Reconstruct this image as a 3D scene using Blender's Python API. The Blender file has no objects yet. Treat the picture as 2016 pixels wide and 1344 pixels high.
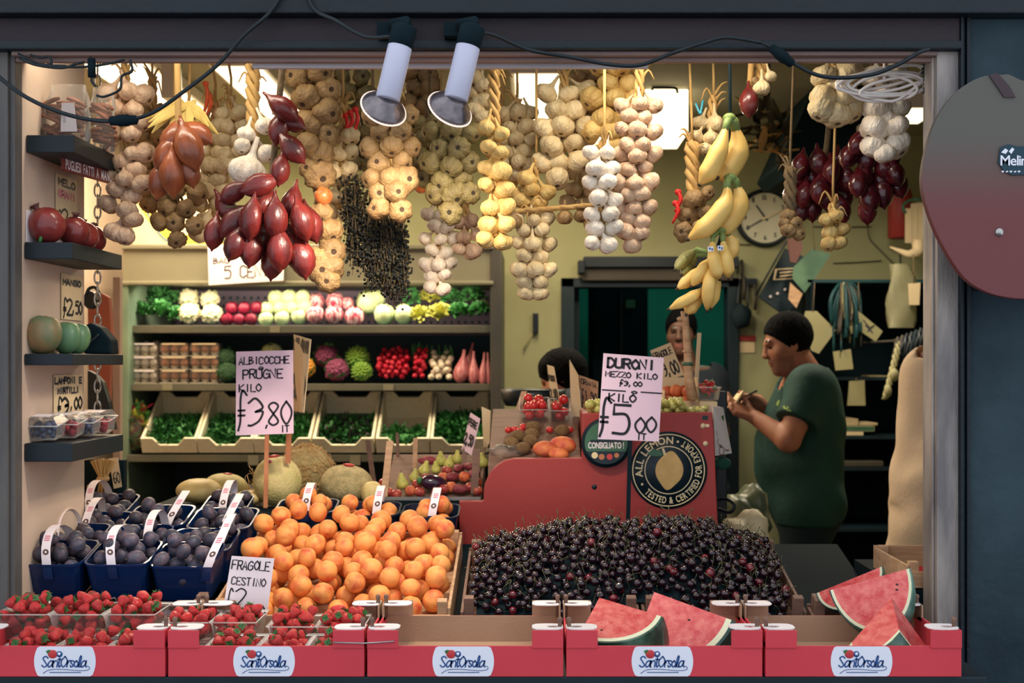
import bpy, bmesh, math, random
import numpy as np
from mathutils import Vector, Matrix, Euler
R = random.Random(7)
PI = math.pi
SC = bpy.context.scene
COL = SC.collection
# ---------------------------------------------------------------- camera, world, exposure, big lights
CX, HY, F, EYE = 1050.0, 710.0, 2437.0, 1.55      # vanishing point, horizon, focal length in pixels, eye height
cam = bpy.data.cameras.new('camera'); camo = bpy.data.objects.new('camera', cam); COL.objects.link(camo)
camo.location = (0, 0, EYE); camo.rotation_euler = (PI/2, 0, 0)
cam.sensor_width = 36; cam.lens = F/2016*36
cam.shift_x = (1008-CX)/2016; cam.shift_y = (HY-672)/2016
cam.clip_start = .05; cam.clip_end = 60
cam.dof.use_dof = True; cam.dof.focus_distance = 2.75; cam.dof.aperture_fstop = 4.8
SC.camera = camo
SC.view_settings.view_transform = 'Standard'; SC.view_settings.look = 'None'
SC.view_settings.exposure = 0.0; SC.view_settings.gamma = 1.0; SC.view_settings.use_curve_mapping = False
SC.cycles.max_bounces = 6; SC.cycles.transparent_max_bounces = 12; SC.cycles.sample_clamp_indirect = 6
SC.cycles.use_denoising = True
W = bpy.data.worlds.new('dusk'); SC.world = W; W.use_nodes = True
W.node_tree.nodes['Background'].inputs[0].default_value = (.84, .90, 1.0, 1)
W.node_tree.nodes['Background'].inputs[1].default_value = 1.25
def area_light(name, loc, sx, sy, power, col, rot=(0, 0, 0)):
    l = bpy.data.lights.new(name, 'AREA'); l.shape = 'RECTANGLE'; l.size = sx; l.size_y = sy; l.energy = power; l.color = col
    o = bpy.data.objects.new(name, l); COL.objects.link(o); o.location = loc; o.rotation_euler = rot; return o
WARM = (1.0, .80, .55); WARM2 = (1.0, .87, .68)
# ceiling fluorescents of the shop (each sits just under its own fixture, built further down)
LIGHTS = [(-1.62, 5.3, 2.68, .22, 1.0, 30, WARM), (-1.16, 5.4, 2.68, .16, 1.1, 22, WARM), (.015, 5.5, 2.68, .17, 1.0, 22, WARM), (.59, 5.38, 2.40, .2, .1, 10, WARM2), (1.50, 5.3, 2.46, .14, .5, 13, WARM2)]
for i, (x, y, z, sx, sy, p, c) in enumerate(LIGHTS):
    area_light('fluorescent_light', (x, y, z-.02), sx, sy, p, c)
area_light('shopfront_light', (-.85, 2.86, 2.36), .6, .08, 3.5, WARM2, (-.1, 0, 0))   # tubes tucked up behind the lintel
area_light('shopfront_light', (.25, 2.86, 2.36), .5, .08, 7, WARM2, (-.1, 0, 0))
area_light('back_room_light', (.95, 7.7, 2.5), .5, .5, 9, (.25, .9, .75))
area_light('cabinet_light', (-1.05, 5.80, 1.895), 1.5, .05, 9, WARM2, (.35, 0, 0))
# ---------------------------------------------------------------- helpers
def P(px, py, Y):
    return Vector(((px-CX)*Y/F, Y, EYE-(py-HY)*Y/F))
def S(px, Y): return px*Y/F
def T(x, y=0, z=0): return Matrix.Translation((x, y, z)) if not isinstance(x, Vector) else Matrix.Translation(x)
def RX(a): return Matrix.Rotation(a, 4, 'X')
def RY(a): return Matrix.Rotation(a, 4, 'Y')
def RZ(a): return Matrix.Rotation(a, 4, 'Z')
def SCL(x, y=None, z=None):
    m = Matrix.Identity(4); m[0][0] = x; m[1][1] = x if y is None else y; m[2][2] = x if z is None else z; return m
def rot_to(v):
    return Vector(v).to_track_quat('Z', 'Y').to_matrix().to_4x4()
def rnd_rot(): return Euler((R.uniform(0, 6.3), R.uniform(0, 6.3), R.uniform(0, 6.3))).to_matrix().to_4x4()
def spl(pts, n=6):
    pts = [Vector(p) for p in pts]
    if len(pts) < 3: return pts
    out = []
    for i in range(len(pts)-1):
        p0 = pts[i-1] if i else pts[0]*2-pts[1]; p1 = pts[i]; p2 = pts[i+1]; p3 = pts[i+2] if i+2 < len(pts) else pts[-1]*2-pts[-2]
        for k in range(n):
            t = k/n
            out.append(.5*((2*p1)+(p2-p0)*t+(2*p0-5*p1+4*p2-p3)*t*t+(3*p1-p0-3*p2+p3)*t**3))
    out.append(pts[-1]); return out
class MB:
    def __init__(s): s.v = []; s.f = []; s.m = []; s.s = []
    def add(s, vs, fs, mi=0, M=None, smooth=True):
        o = len(s.v)
        s.v += [tuple(M @ Vector(v)) for v in vs] if M is not None else [tuple(v) for v in vs]
        for k, f in enumerate(fs):
            s.f.append([i+o for i in f]); s.m.append(mi if isinstance(mi, int) else mi[k]); s.s.append(smooth)
        return s
    def box(s, x0, x1, y0, y1, z0, z1, mi=0, M=None):
        v = [(x, y, z) for x in (x0, x1) for y in (y0, y1) for z in (z0, z1)]
        return s.add(v, [(0, 1, 3, 2), (4, 6, 7, 5), (0, 4, 5, 1), (2, 3, 7, 6), (0, 2, 6, 4), (1, 5, 7, 3)], mi, M, False)
    def bx(s, c, d, mi=0, M=None):
        return s.box(c[0]-d[0]/2, c[0]+d[0]/2, c[1]-d[1]/2, c[1]+d[1]/2, c[2]-d[2]/2, c[2]+d[2]/2, mi, M)
    def tube(s, pts, r, n=8, mi=0, M=None, cap=True, sq=None):
        pts = [Vector(p) for p in pts]; m = len(pts)
        rs = r if isinstance(r, (list, tuple)) else [r]*m
        if len(rs) != m: rs = [float(np.interp(i/(m-1), np.linspace(0, 1, len(rs)), rs)) for i in range(m)]
        vs = []; up = None
        for i in range(m):
            t = (pts[min(i+1, m-1)]-pts[max(i-1, 0)]).normalized()
            if up is None: up = Vector((0, 0, 1)) if abs(t.z) < .9 else Vector((1, 0, 0))
            a = t.cross(up); a = a.normalized() if a.length > 1e-6 else t.orthogonal().normalized(); b = a.cross(t); up = b
            for k in range(n):
                th = 2*PI*k/n; q = rs[i]
                if sq: q *= 1+sq*math.cos(5*th)
                vs.append(pts[i]+a*math.cos(th)*q+b*math.sin(th)*q)
        fs = [(i*n+k, i*n+(k+1) % n, (i+1)*n+(k+1) % n, (i+1)*n+k) for i in range(m-1) for k in range(n)]
        if cap: fs += [tuple(reversed(range(n))), tuple(range((m-1)*n, m*n))]
        return s.add(vs, fs, mi, M)
    def lathe(s, prof, n=20, mi=0, M=None, fn=None, mf=None):
        vs = []; fs = []; ms = []; m = len(prof)
        for i, (r, z) in enumerate(prof):
            for k in range(n):
                th = 2*PI*k/n; q = r*(fn(th, i/(m-1)) if fn else 1)
                vs.append((q*math.cos(th), q*math.sin(th), z))
        for i in range(m-1):
            for k in range(n):
                fs.append((i*n+k, i*n+(k+1) % n, (i+1)*n+(k+1) % n, (i+1)*n+k)); ms.append(mf(i) if mf else mi)
        fs.append(tuple(reversed(range(n)))); ms.append(ms[0]); fs.append(tuple(range((m-1)*n, m*n))); ms.append(ms[-2])
        return s.add(vs, fs, ms, M)
    def ball(s, c, r, n=12, m=8, mi=0, M=None, fn=None):
        r = (r, r, r) if not isinstance(r, (tuple, list)) else r
        vs = [(0, 0, -1)]; fs = []
        for i in range(1, m):
            ph = -PI/2+PI*i/m
            for k in range(n): th = 2*PI*k/n; vs.append((math.cos(ph)*math.cos(th), math.cos(ph)*math.sin(th), math.sin(ph)))
        vs.append((0, 0, 1)); L = len(vs)-1
        if fn: vs = [tuple(Vector(v)*fn(Vector(v))) for v in vs]
        for k in range(n): fs.append((0, 1+(k+1) % n, 1+k)); fs.append((L, L-n+k, L-n+(k+1) % n))
        for i in range(m-2):
            for k in range(n): a = 1+i*n; fs.append((a+k, a+(k+1) % n, a+n+(k+1) % n, a+n+k))
        vs = [(c[0]+v[0]*r[0], c[1]+v[1]*r[1], c[2]+v[2]*r[2]) for v in vs]
        return s.add(vs, fs, mi, M)
    def prism(s, poly, d, mi=0, M=None, smooth=False):
        """poly: (x, z) outline, extruded along +y by d"""
        n = len(poly); vs = [(x, 0, z) for x, z in poly]+[(x, d, z) for x, z in poly]
        fs = [tuple(range(n)), tuple(reversed(range(n, 2*n)))]+[(i, i+n, (i+1) % n+n, (i+1) % n) for i in range(n)]
        return s.add(vs, fs, mi, M, smooth)
    def mesh(s, name, mats, bevel=0, seg=2, fix=True):
        assert not s.f or max(map(max, s.f)) < len(s.v), name
        me = bpy.data.meshes.new(name); me.from_pydata(s.v, [], s.f)
        for m in (mats if isinstance(mats, (list, tuple)) else [mats]): me.materials.append(m)
        me.polygons.foreach_set('material_index', s.m); me.polygons.foreach_set('use_smooth', s.s)
        if fix or bevel:
            bm = bmesh.new(); bm.from_mesh(me)
            if fix: bmesh.ops.recalc_face_normals(bm, faces=bm.faces)
            if bevel:
                es = [e for e in bm.edges if e.is_manifold and e.calc_face_angle(0) > .6]
                bmesh.ops.bevel(bm, geom=es, offset=bevel, segments=seg, affect='EDGES', profile=.6, clamp_overlap=True)
            bm.to_mesh(me); bm.free()
        me.update(); return me
def link(name, me, parent=None, M=None):
    o = bpy.data.objects.new(name, me); COL.objects.link(o)
    if M is not None: o.matrix_basis = M
    if parent is not None:
        o.parent = parent
        if M is None: o.matrix_parent_inverse = parent.matrix_basis.inverted()
    return o
def obj(name, mb, mats, parent=None, bevel=0, M=None, fix=True, seg=2):
    """one mesh object; with a parent and no M its coordinates are the world's"""
    o = link(name, mb.mesh(name, mats, bevel, seg, fix), parent, M)
    while parent is not None and parent.parent is not None: parent = parent.parent
    return o
def sub(name, mb, mats, part, bevel=0):
    """a sub-part in world coordinates under a part whose own thing is an unrotated empty"""
    return link(name, mb.mesh(name, mats, bevel), part)
def tag(o, label, cat, group=None, kind=None):
    o['label'] = label; o['category'] = cat
    if group: o['group'] = group
    if kind: o['kind'] = kind
    return o
def thing(name, label, cat, loc=(0, 0, 0), group=None, M=None):
    o = bpy.data.objects.new(name, None); COL.objects.link(o); o.empty_display_size = .03
    o.matrix_basis = M if M is not None else Matrix.Translation(Vector(loc))
    return tag(o, label, cat, group)
def struct(name, mb, mats, bevel=0, parent=None):
    o = obj(name, mb, mats, parent, bevel)
    if parent is None: o['kind'] = 'structure'
    return o
def spawn(tpl, M, label, cat, group=None):
    """tpl = (name, mesh, [(child name, mesh, [...]), ...]): a new thing sharing the template's meshes"""
    o = bpy.data.objects.new(tpl[0], tpl[1]); COL.objects.link(o); o.matrix_basis = M; tag(o, label, cat, group)
    def kids(p, lst):
        for c in lst:
            k = bpy.data.objects.new(c[0], c[1]); COL.objects.link(k); k.parent = p
            if len(c) > 3: k.matrix_basis = c[3]
            if len(c) > 2: kids(k, c[2])
    kids(o, tpl[2] if len(tpl) > 2 else []); return o
def basis_rel(root, M): return M
# ---------------------------------------------------------------- materials
def srgb(r, g, b):
    f = lambda c: (c/255/12.92) if c/255 <= .04045 else ((c/255+.055)/1.055)**2.4
    return (f(r), f(g), f(b), 1)
def mat(name, c1, c2=None, scale=12, rough=.6, bump=0, bscale=None, spec=.4, metal=0, coat=0, thr=(.35, .65), rnd=0, detail=4, trans=0, alpha=1, emis=0, sss=0, space='Object', bdist=.01, stretch=None):
    m = bpy.data.materials.new(name); m.use_nodes = True; N = m.node_tree.nodes; L = m.node_tree.links
    b = N['Principled BSDF']; b.inputs['Roughness'].default_value = rough; b.inputs['Metallic'].default_value = metal
    b.inputs['Specular IOR Level'].default_value = spec; b.inputs['Coat Weight'].default_value = coat
    b.inputs['Transmission Weight'].default_value = trans; b.inputs['Alpha'].default_value = alpha
    c1 = srgb(*c1); b.inputs['Base Color'].default_value = c1
    if sss: b.inputs['Subsurface Weight'].default_value = sss; b.inputs['Subsurface Radius'].default_value = (.01, .005, .003)
    if emis: b.inputs['Emission Color'].default_value = c1; b.inputs['Emission Strength'].default_value = emis
    if c2 is not None or bump:
        tc = N.new('ShaderNodeTexCoord'); co = tc.outputs[space]
        if stretch:
            mp = N.new('ShaderNodeMapping'); mp.inputs['Scale'].default_value = stretch; L.new(co, mp.inputs[0]); co = mp.outputs[0]
        oi = N.new('ShaderNodeObjectInfo'); mul = N.new('ShaderNodeMath'); mul.operation = 'MULTIPLY'; mul.inputs[1].default_value = 37
        L.new(oi.outputs['Random'], mul.inputs[0])
    if c2 is not None:
        nz = N.new('ShaderNodeTexNoise'); nz.noise_dimensions = '4D'; nz.inputs['Scale'].default_value = scale; nz.inputs['Detail'].default_value = detail
        L.new(co, nz.inputs['Vector']); L.new(mul.outputs[0], nz.inputs['W'])
        rp = N.new('ShaderNodeValToRGB'); rp.color_ramp.elements[0].position = thr[0]; rp.color_ramp.elements[1].position = thr[1]
        rp.color_ramp.elements[0].color = c1; rp.color_ramp.elements[1].color = srgb(*c2)
        L.new(nz.outputs['Fac'], rp.inputs[0]); out = rp.outputs[0]
        if rnd:
            hs = N.new('ShaderNodeHueSaturation'); mr = N.new('ShaderNodeMapRange'); mr.inputs[3].default_value = 1-rnd; mr.inputs[4].default_value = 1+rnd
            L.new(oi.outputs['Random'], mr.inputs[0]); L.new(mr.outputs[0], hs.inputs['Value']); L.new(out, hs.inputs['Color']); out = hs.outputs[0]
        L.new(out, b.inputs['Base Color'])
    if bump:
        n2 = N.new('ShaderNodeTexNoise'); n2.inputs['Scale'].default_value = bscale or scale*3; n2.inputs['Detail'].default_value = 3
        L.new(co, n2.inputs['Vector']); bp = N.new('ShaderNodeBump'); bp.inputs['Strength'].default_value = bump; bp.inputs['Distance'].default_value = bdist
        L.new(n2.outputs['Fac'], bp.inputs['Height']); L.new(bp.outputs[0], b.inputs['Normal'])
    return m
def clear(name, col, opac=.18, rough=.08):
    """thin clear plastic film: mostly see-through, with gloss"""
    m = bpy.data.materials.new(name); m.use_nodes = True; N = m.node_tree.nodes; L = m.node_tree.links
    b = N['Principled BSDF']; b.inputs['Base Color'].default_value = srgb(*col); b.inputs['Roughness'].default_value = rough
    b.inputs['Specular IOR Level'].default_value = .6
    fr = N.new('ShaderNodeFresnel'); fr.inputs[0].default_value = 1.3; ad = N.new('ShaderNodeMath'); ad.operation = 'ADD'; ad.inputs[1].default_value = opac; ad.use_clamp = True
    L.new(fr.outputs[0], ad.inputs[0]); L.new(ad.outputs[0], b.inputs['Alpha']); return m
M_ = {}
def mm(key, *a, **k): M_[key] = mat(key, *a, **k); return M_[key]
mm('teal_paint', (9, 27, 36), (5, 21, 30), 4, .55, .2, 60)
mm('beam_mauve', (42, 30, 36), (33, 26, 32), 3, .6, .2, 50)
mm('beam_edge', (150, 122, 112), (128, 108, 104), 5, .6)
mm('lilac_board', (200, 190, 190), (186, 178, 180), 4, .6)
mm('steel_post', (182, 172, 162), (112, 108, 108), 5, .45, .15, 80, metal=.3, stretch=(3, 3, .6))
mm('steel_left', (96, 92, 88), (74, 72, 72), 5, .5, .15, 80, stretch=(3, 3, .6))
mm('blue_plaster', (20, 41, 52), (54, 74, 82), 3.2, .8, .4, 30, thr=(.42, .75), detail=9)
mm('pavement', (70, 78, 84), (55, 62, 70), 6, .8, .3)
mm('shop_floor', (60, 66, 66), (42, 52, 54), 5, .5)
mm('cream_wall', (160, 160, 120), (148, 148, 108), 2.5, .75, .1, 40)
mm('white_wall', (212, 188, 166), (200, 176, 156), 3, .6, .1, 40)
mm('ceiling_paint', (160, 156, 132), (148, 144, 120), 2, .8)
mm('teal_room', (44, 118, 98), (34, 98, 84), 2, .7)
mm('dark', (11, 36, 45), (7, 29, 37), 8, .55)
mm('darker', (7, 30, 37), (5, 25, 32), 8, .75, spec=.15)
mm('black_rubber', (10, 26, 32), None, rough=.5)
mm('white_plastic', (232, 226, 214), (222, 214, 202), 6, .4)
mm('tube_glow', (255, 236, 196), None, emis=2.2)
mm('cab_metal', (142, 138, 114), (128, 124, 102), 3, .45, metal=.2)
mm('cab_green', (120, 138, 112), (96, 116, 96), 5, .4)
mm('cab_brown', (74, 70, 62), (60, 60, 56), 4, .5)
mm('cab_rail', (104, 100, 84), (86, 88, 76), 6, .45)
mm('cab_inner', (20, 66, 70), (14, 56, 62), 3, .5)
mm('pegboard', (150, 130, 146), (136, 118, 134), 4, .6)
mm('red_card', (218, 66, 78), (208, 60, 72), 4, .55, .06, 200)
mm('brown_card', (178, 146, 118), (162, 130, 104), 5, .75, .1, 150)
mm('white_card', (240, 232, 232), (230, 222, 222), 5, .6)
mm('pale_label', (240, 242, 252), (234, 237, 249), 4, .5)
mm('wood', (206, 168, 130), (180, 140, 104), 9, .65, .15, 90, stretch=(1, 8, 8))
mm('wood_dark', (132, 100, 84), (110, 84, 72), 9, .65, .15, 90, stretch=(1, 8, 8))
mm('wood_stick', (196, 130, 86), (168, 106, 70), 14, .6)
mm('paper_pink', (226, 198, 212), (218, 188, 204), 3, .7)
mm('paper_white', (244, 232, 234), (238, 226, 228), 3, .7)
mm('paper_cream', (226, 204, 164), (210, 188, 148), 4, .7)
mm('ink', (20, 22, 30), None, rough=.6)
mm('ink_grey', (60, 62, 70), None, rough=.6)
mm('ink_pink', (222, 120, 140), None, rough=.6)
mm('navy', (34, 78, 140), None, rough=.5)
mm('sticker_red', (200, 60, 62), None, rough=.4)
mm('leaf_green', (60, 120, 60), (44, 96, 48), 20, .6)
mm('steel', (190, 190, 186), (160, 162, 160), 20, .3, metal=.8)
CLEAR = clear('clear_plastic', (235, 232, 225), .045); FILM = clear('plastic_film', (225, 222, 215), .06, .12)
mm('shelf_dark', (7, 26, 34), (5, 22, 30), 6, .5)
# ================================================================ THE SHELL
FY = 2.76                                  # facade plane
XL, XR = -1.16, (1843-CX)*FY/F             # opening, left and right
b = MB().box(-2.4, 2.6, 2.84, 9.2, -.05, 0); struct('floor', b, M_['shop_floor'])
b = MB().box(-4, 4, -3, 2.84, -.05, 0); struct('ground', b, M_['pavement'])
b = MB().box(-2.4, 2.6, 2.84, 6.7, 2.75, 2.85); struct('ceiling', b, M_['ceiling_paint'])
b = MB().box(-2.2, XL-.001, 2.80, 3.2, 0, 2.75); b.box(-2.2, -2.1, 3.2, 6.7, 0, 2.75); struct('wall_left', b, M_['white_wall'])
b = MB().box(2.35, 2.45, 2.84, 6.7, 0, 2.75); struct('wall_right', b, M_['cream_wall'])
DX0, DX1, DZ = (1112-CX)*6.6/F, (1446-CX)*6.6/F, EYE+(HY-555)*6.6/F
b = MB().box(-2.1, DX0, 6.6, 6.7, 0, 2.75); b.box(DX1, 2.35, 6.6, 6.7, 0, 2.75); b.box(DX0, DX1, 6.6, 6.7, DZ, 2.75); struct('wall_back', b, M_['cream_wall'])
# facade: blue plaster to the right, grey strip to the left, layered lintel above
PX = (1886-CX)*FY/F
b = MB().box(PX+.012, 3.2, FY, 2.84, 0, 3.4); struct('wall_front', b, M_['blue_plaster'])
b = MB().box(PX, PX+.006, FY-.02, 2.84, 0, 2.5); b.box(PX+.016, PX+.024, FY-.012, 2.84, 0, 2.5); struct('trim_3', b, M_['teal_paint'], .001)
b = MB().box(XR, PX, FY-.005, 2.84, 0, 2.3); b.box(XR-.006, XR, FY+.01, 2.835, 0, 2.3); struct('trim_2', b, M_['steel_post'], .002)
b = MB().box(-2.6, XL-.012, FY, 2.80, 0, 2.3); b.box(XL-.012, XL, FY+.01, 2.81, 0, 2.3); struct('trim_1', b, M_['steel_left'], .002)
def zy(y, Y=FY): return EYE-(y-HY)*Y/F
b = MB().box(-2.6, PX, FY-.03, 2.785, zy(103), zy(86)); b.box(-2.6, 3.2, FY-.05, 2.84, zy(38), zy(-140)); struct('lintel', b, M_['teal_paint'], .004)
b = MB().box(-2.6, PX, FY-.015, 2.84, zy(86), zy(38)); struct('trim_4', b, M_['beam_mauve'], .003)
b = MB().box(XL, XR, FY-.01, FY+.03, zy(111), zy(103)); b.box(XL, XR, FY+.012, FY+.03, zy(119), zy(111)); struct('trim_5', b, M_['beam_edge'], .002)
b = MB().box((498-CX)*2.81/F, (1276-CX)*2.81/F, 2.80, 2.815, zy(136, 2.81), zy(104, 2.81)); struct('trim_6', b, M_['lilac_board'], .002)
# doorway at the back and the dim teal room behind it
b = MB(); b.box(DX0-.02, DX0+.05, 6.57, 6.72, 0, DZ+.02); b.box(DX1-.04, DX1+.02, 6.57, 6.72, 0, DZ+.02); b.box(DX0-.02, DX1+.02, 6.57, 6.72, DZ-.03, DZ+.02); struct('door_1', b, M_['dark'], .004)
b = MB().box(-.6, 2.2, 8.8, 8.9, 0, 2.75); b.box(-.7, -.6, 6.7, 8.9, 0, 2.75); b.box(2.2, 2.3, 6.7, 8.9, 0, 2.75); b.box(-.7, 2.3, 6.7, 8.9, 2.75, 2.8); struct('wall_far', b, M_['teal_room'])
# ================================================================ lamps and lit fixtures
def fluo(x, y, z, sx, sy, label, on=True, side=False):
    t = thing('ceiling_light', label, 'ceiling light', (x, y, z), None)
    b = MB().box(x-sx/2-.02, x+sx/2+.02, y-sy/2-.02, y+sy/2+.02, z+.012, 2.75 if not side else z+.08); obj('housing', b, M_['white_plastic'], t, .004)
    b = MB().box(x-sx/2, x+sx/2, y-sy/2, y+sy/2, z, z+.012); obj('diffuser', b, M_['tube_glow'], t, .004)
    return t
fluo(-1.62, 5.3, 2.69, .24, 1.0, 'bright ceiling light over the left end of the fridge, behind the hanging sausage bags')
fluo(-1.16, 5.4, 2.69, .18, 1.1, 'bright ceiling light behind the large red shallot bunch')
fluo(.015, 5.5, 2.69, .18, 1.05, 'long white ceiling light seen between the golden garlic braids, right of the lamps')
# hooded lit box hanging at the back, behind the bright garlic braids
def at(px, py, Y): return P(px, py, Y)
t = thing('extractor_hood', 'olive metal hood with a glowing panel hanging behind the garlic, left of the bananas', 'hood', P(1305, 275, 5.6))
b = MB().box(P(1262, 0, 5.6).x, P(1348, 0, 5.6).x, 5.45, 5.85, EYE+(HY-190)*5.6/F, 2.748); obj('casing', b, M_['cab_metal'], t, .01)
b = MB().box(P(1264, 0, 5.6).x, P(1346, 0, 5.6).x, 5.43, 5.85, EYE+(HY-275)*5.6/F, EYE+(HY-191)*5.6/F); obj('glowing_panel', b, M_['tube_glow'], t, .006)
b = MB().tube(spl([P(1284, 176, 5.43), P(1290, 172, 5.4), P(1328, 173, 5.4), P(1334, 182, 5.43)], 5), .006, 6); obj('handle', b, M_['darker'], t)
fluo(1.53, 5.0, EYE+(HY-232)*5/F, .13, .26, 'rounded white lamp at the right edge of the shop, beside the garlic braid', side=True)
fluo(1.50, 5.6, EYE+(HY-300)*5.6/F, .14, .5, 'slanted white light panel low on the right, behind the garlic braid', side=True)
t = thing('junction_box', 'white box hanging from the ceiling over the left garlic braids', 'box', P(330, 190, 4.6)); b = MB().box(P(317, 0, 4.6).x, P(345, 0, 4.6).x, 4.6, 4.68, P(0, 192, 4.6).z, 2.748); obj('casing', b, M_['white_plastic'], t, .004); b = MB().box(P(345, 0, 4.6).x+.001, P(349, 0, 4.6).x, 4.6, 4.66, P(0, 190, 4.6).z, 2.748); mm('green_edge', (40, 120, 90), None, rough=.5); obj('green_edge', b, M_['green_edge'], t)
# two reflector spot lamps hanging from the lintel
def spot_lamp(top, bot, rimc, label):
    Y = 2.62; a = P(*top, Y); c = P(*bot, Y-.01); r0 = S(24, Y)
    t = thing('spot_lamp', label, 'lamp', P(top[0], 60, Y))
    d = (c-a).normalized(); M = T(a) @ rot_to(d); Ln = (c-a).length
    b = MB().lathe([(r0*.97, 0), (r0, .003), (r0, Ln-.002), (r0*.9, Ln)], 28, M=M); obj('lamp_body', b, M_['lamp_white'], t)
    b = MB().lathe([(r0*.8, -.035), (r0*1.04, -.030), (r0*1.04, .012), (r0*.9, .014)], 24, M=M); obj('collar', b, M_['darker'], t)
    # bracket up to the lintel
    k = P(top[0]-18, 48, Y+.05); b = MB().tube([a-d*.02, a-d*.045, k, k+Vector((0, .08, .01))], .012, 8); b.bx(k+Vector((0, .06, .0)), (.075, .05, .03)); obj('bracket', b, M_['darker'], t, 0)
    R0 = S(46, Y); e = P(*rimc, Y-.005); h = (e-c).length+.004; dd = (e-c+Vector((0, .022, 0))).normalized(); M2 = T(c-dd*.004) @ rot_to(dd)
    fl = lambda th, u: 1+.012*math.cos(36*th)*min(1, u*2)*(1-u*.5)
    b = MB().lathe([(r0*.86, 0), (r0*.95, h*.12), (R0*.74, h*.45), (R0*.93, h*.8), (R0*.99, h*.93)], 72, M=M2, fn=fl); obj('reflector', b, M_['reflector'], t)
    b = MB().lathe([(R0*.97, h*.92), (R0*1.03, h*.93), (R0*1.04, h*1.0), (R0*.98, h*1.04), (R0*.5, h*1.10), (.002, h*1.12)], 40, M=M2); obj('lens', b, M_['lens_glow'], t)
    l = bpy.data.lights.new('spot_bulb', 'SPOT'); l.energy = SPOT_W; l.color = (1, .84, .66); l.spot_size = 2.0; l.spot_blend = .7; l.shadow_soft_size = .04
    lo = bpy.data.objects.new('spot_bulb', l); COL.objects.link(lo); lo.location = e+dd*(h*.4); lo.rotation_euler = (Vector((dd.x*.5, .75, -.9))).to_track_quat('-Z', 'Y').to_euler()
mm('lamp_white', (205, 206, 226), (196, 198, 220), 3, .35)
mm('reflector', (150, 140, 140), (96, 92, 98), 30, .25, metal=.7)
mm('lens_glow', (255, 226, 206), None, emis=.9)
SPOT_W = 26
spot_lamp((790, 82), (763, 196), (749, 217), 'white reflector spot lamp pointing down, the left one of the pair')
spot_lamp((924, 82), (897, 196), (880, 218), 'white reflector spot lamp pointing down, the right one of the pair')
# ================================================================ refrigerated cabinet
CY = 5.75
def X(px, Y=CY): return (px-CX)*Y/F
def Z(py, Y=CY): return EYE-(py-HY)*Y/F
t = thing('fridge_cabinet', 'tall open refrigerated display cabinet with three shelves of vegetables', 'fridge', ((X(245)+X(985))/2, 6.0, 0))
b = MB().box(X(245), X(972), CY-.03, 6.5, Z(557), Z(490)); b.box(X(245), X(972), CY-.05, CY-.03, Z(562), Z(554)); b.box(X(245), X(972), CY-.05, CY-.03, Z(492), Z(482)); obj('canopy', b, M_['cab_metal'], t, .006)
b = MB().box(X(245), X(972), 6.44, 6.5, 0, Z(557)); obj('back_panel', b, M_['cab_inner'], t)
b = MB().box(X(262), X(962), 6.40, 6.435, Z(655), Z(557)); nb = b
for i in range(46):
    for k in range(5): b.bx((X(266)+i*.0357, 6.398, Z(652)+.02+k*.042), (.012, .006, .014), 1)
obj('peg_panel', b, [M_['pegboard'], M_['cab_inner']], t)
b = MB().box(X(245), X(258), CY-.04, 6.5, 0, Z(557)); obj('side_post', b, M_['cab_green'], t, .006)
b = MB().box(X(966), X(986), CY-.04, 6.5, 0, Z(482)); obj('side_post', b, M_['cab_brown'], t, .006)
for (ya, yb, yf) in ((640, 655, CY+.02), (755, 769, CY), (893, 907, CY-.06)):
    b = MB().box(X(260), X(965), yf+.02, 6.44, Z(ya+10), Z(ya+2)); sh = obj('shelf', b, M_['cab_inner'], t, .003)
    b = MB().box(X(258), X(966), yf, yf+.02, Z(yb), Z(ya)); link('price_rail', b.mesh('price_rail', M_['cab_rail'], .003), sh)
    for px in {640: (540,), 755: (330, 765), 893: (640, 703, 505)}[ya]:
        c = MB().box(X(px-10), X(px+10), yf-.006, yf-.001, Z(yb+(6 if ya == 893 else -1)), Z(ya+1)); link('price_tag', c.mesh('price_tag', M_['cab_metal']), sh)
b = MB().box(X(260), X(965), CY-.02, CY+.6, 0, Z(1010)); obj('plinth', b, M_['darker'], t, .004)
# ================================================================ counters
b = MB().box(-1.16, .90, 2.455, 2.755, .82, .924); b.box(-1.14, .88, 2.48, 2.75, 0, .82)
tag(obj('counter', b, M_['dark'], None, .004), 'dark teal counter under the row of red cartons', 'counter')
def slope(Y): return .927+(Y-2.8)*.215           # the tilted display bed behind the cartons
b = MB(); pts = [(2.775, 0), (3.46, 0), (3.46, slope(3.46)-.03), (2.775, slope(2.775)-.03)]
b.prism([(y, z) for y, z in pts], 1.98, M=T(.85, 0, 0) @ RZ(PI/2))
tag(obj('display_stand', b, M_['darker'], None, .003), 'dark sloping display stand carrying the plum, apricot and cherry crates', 'stand')
b = MB().box(-1.13, -.225, 3.47, 4.3, 0, 1.122); tag(obj('low_table', b, M_['darker'], None, .004), 'low dark table under the melons', 'table')
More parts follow.
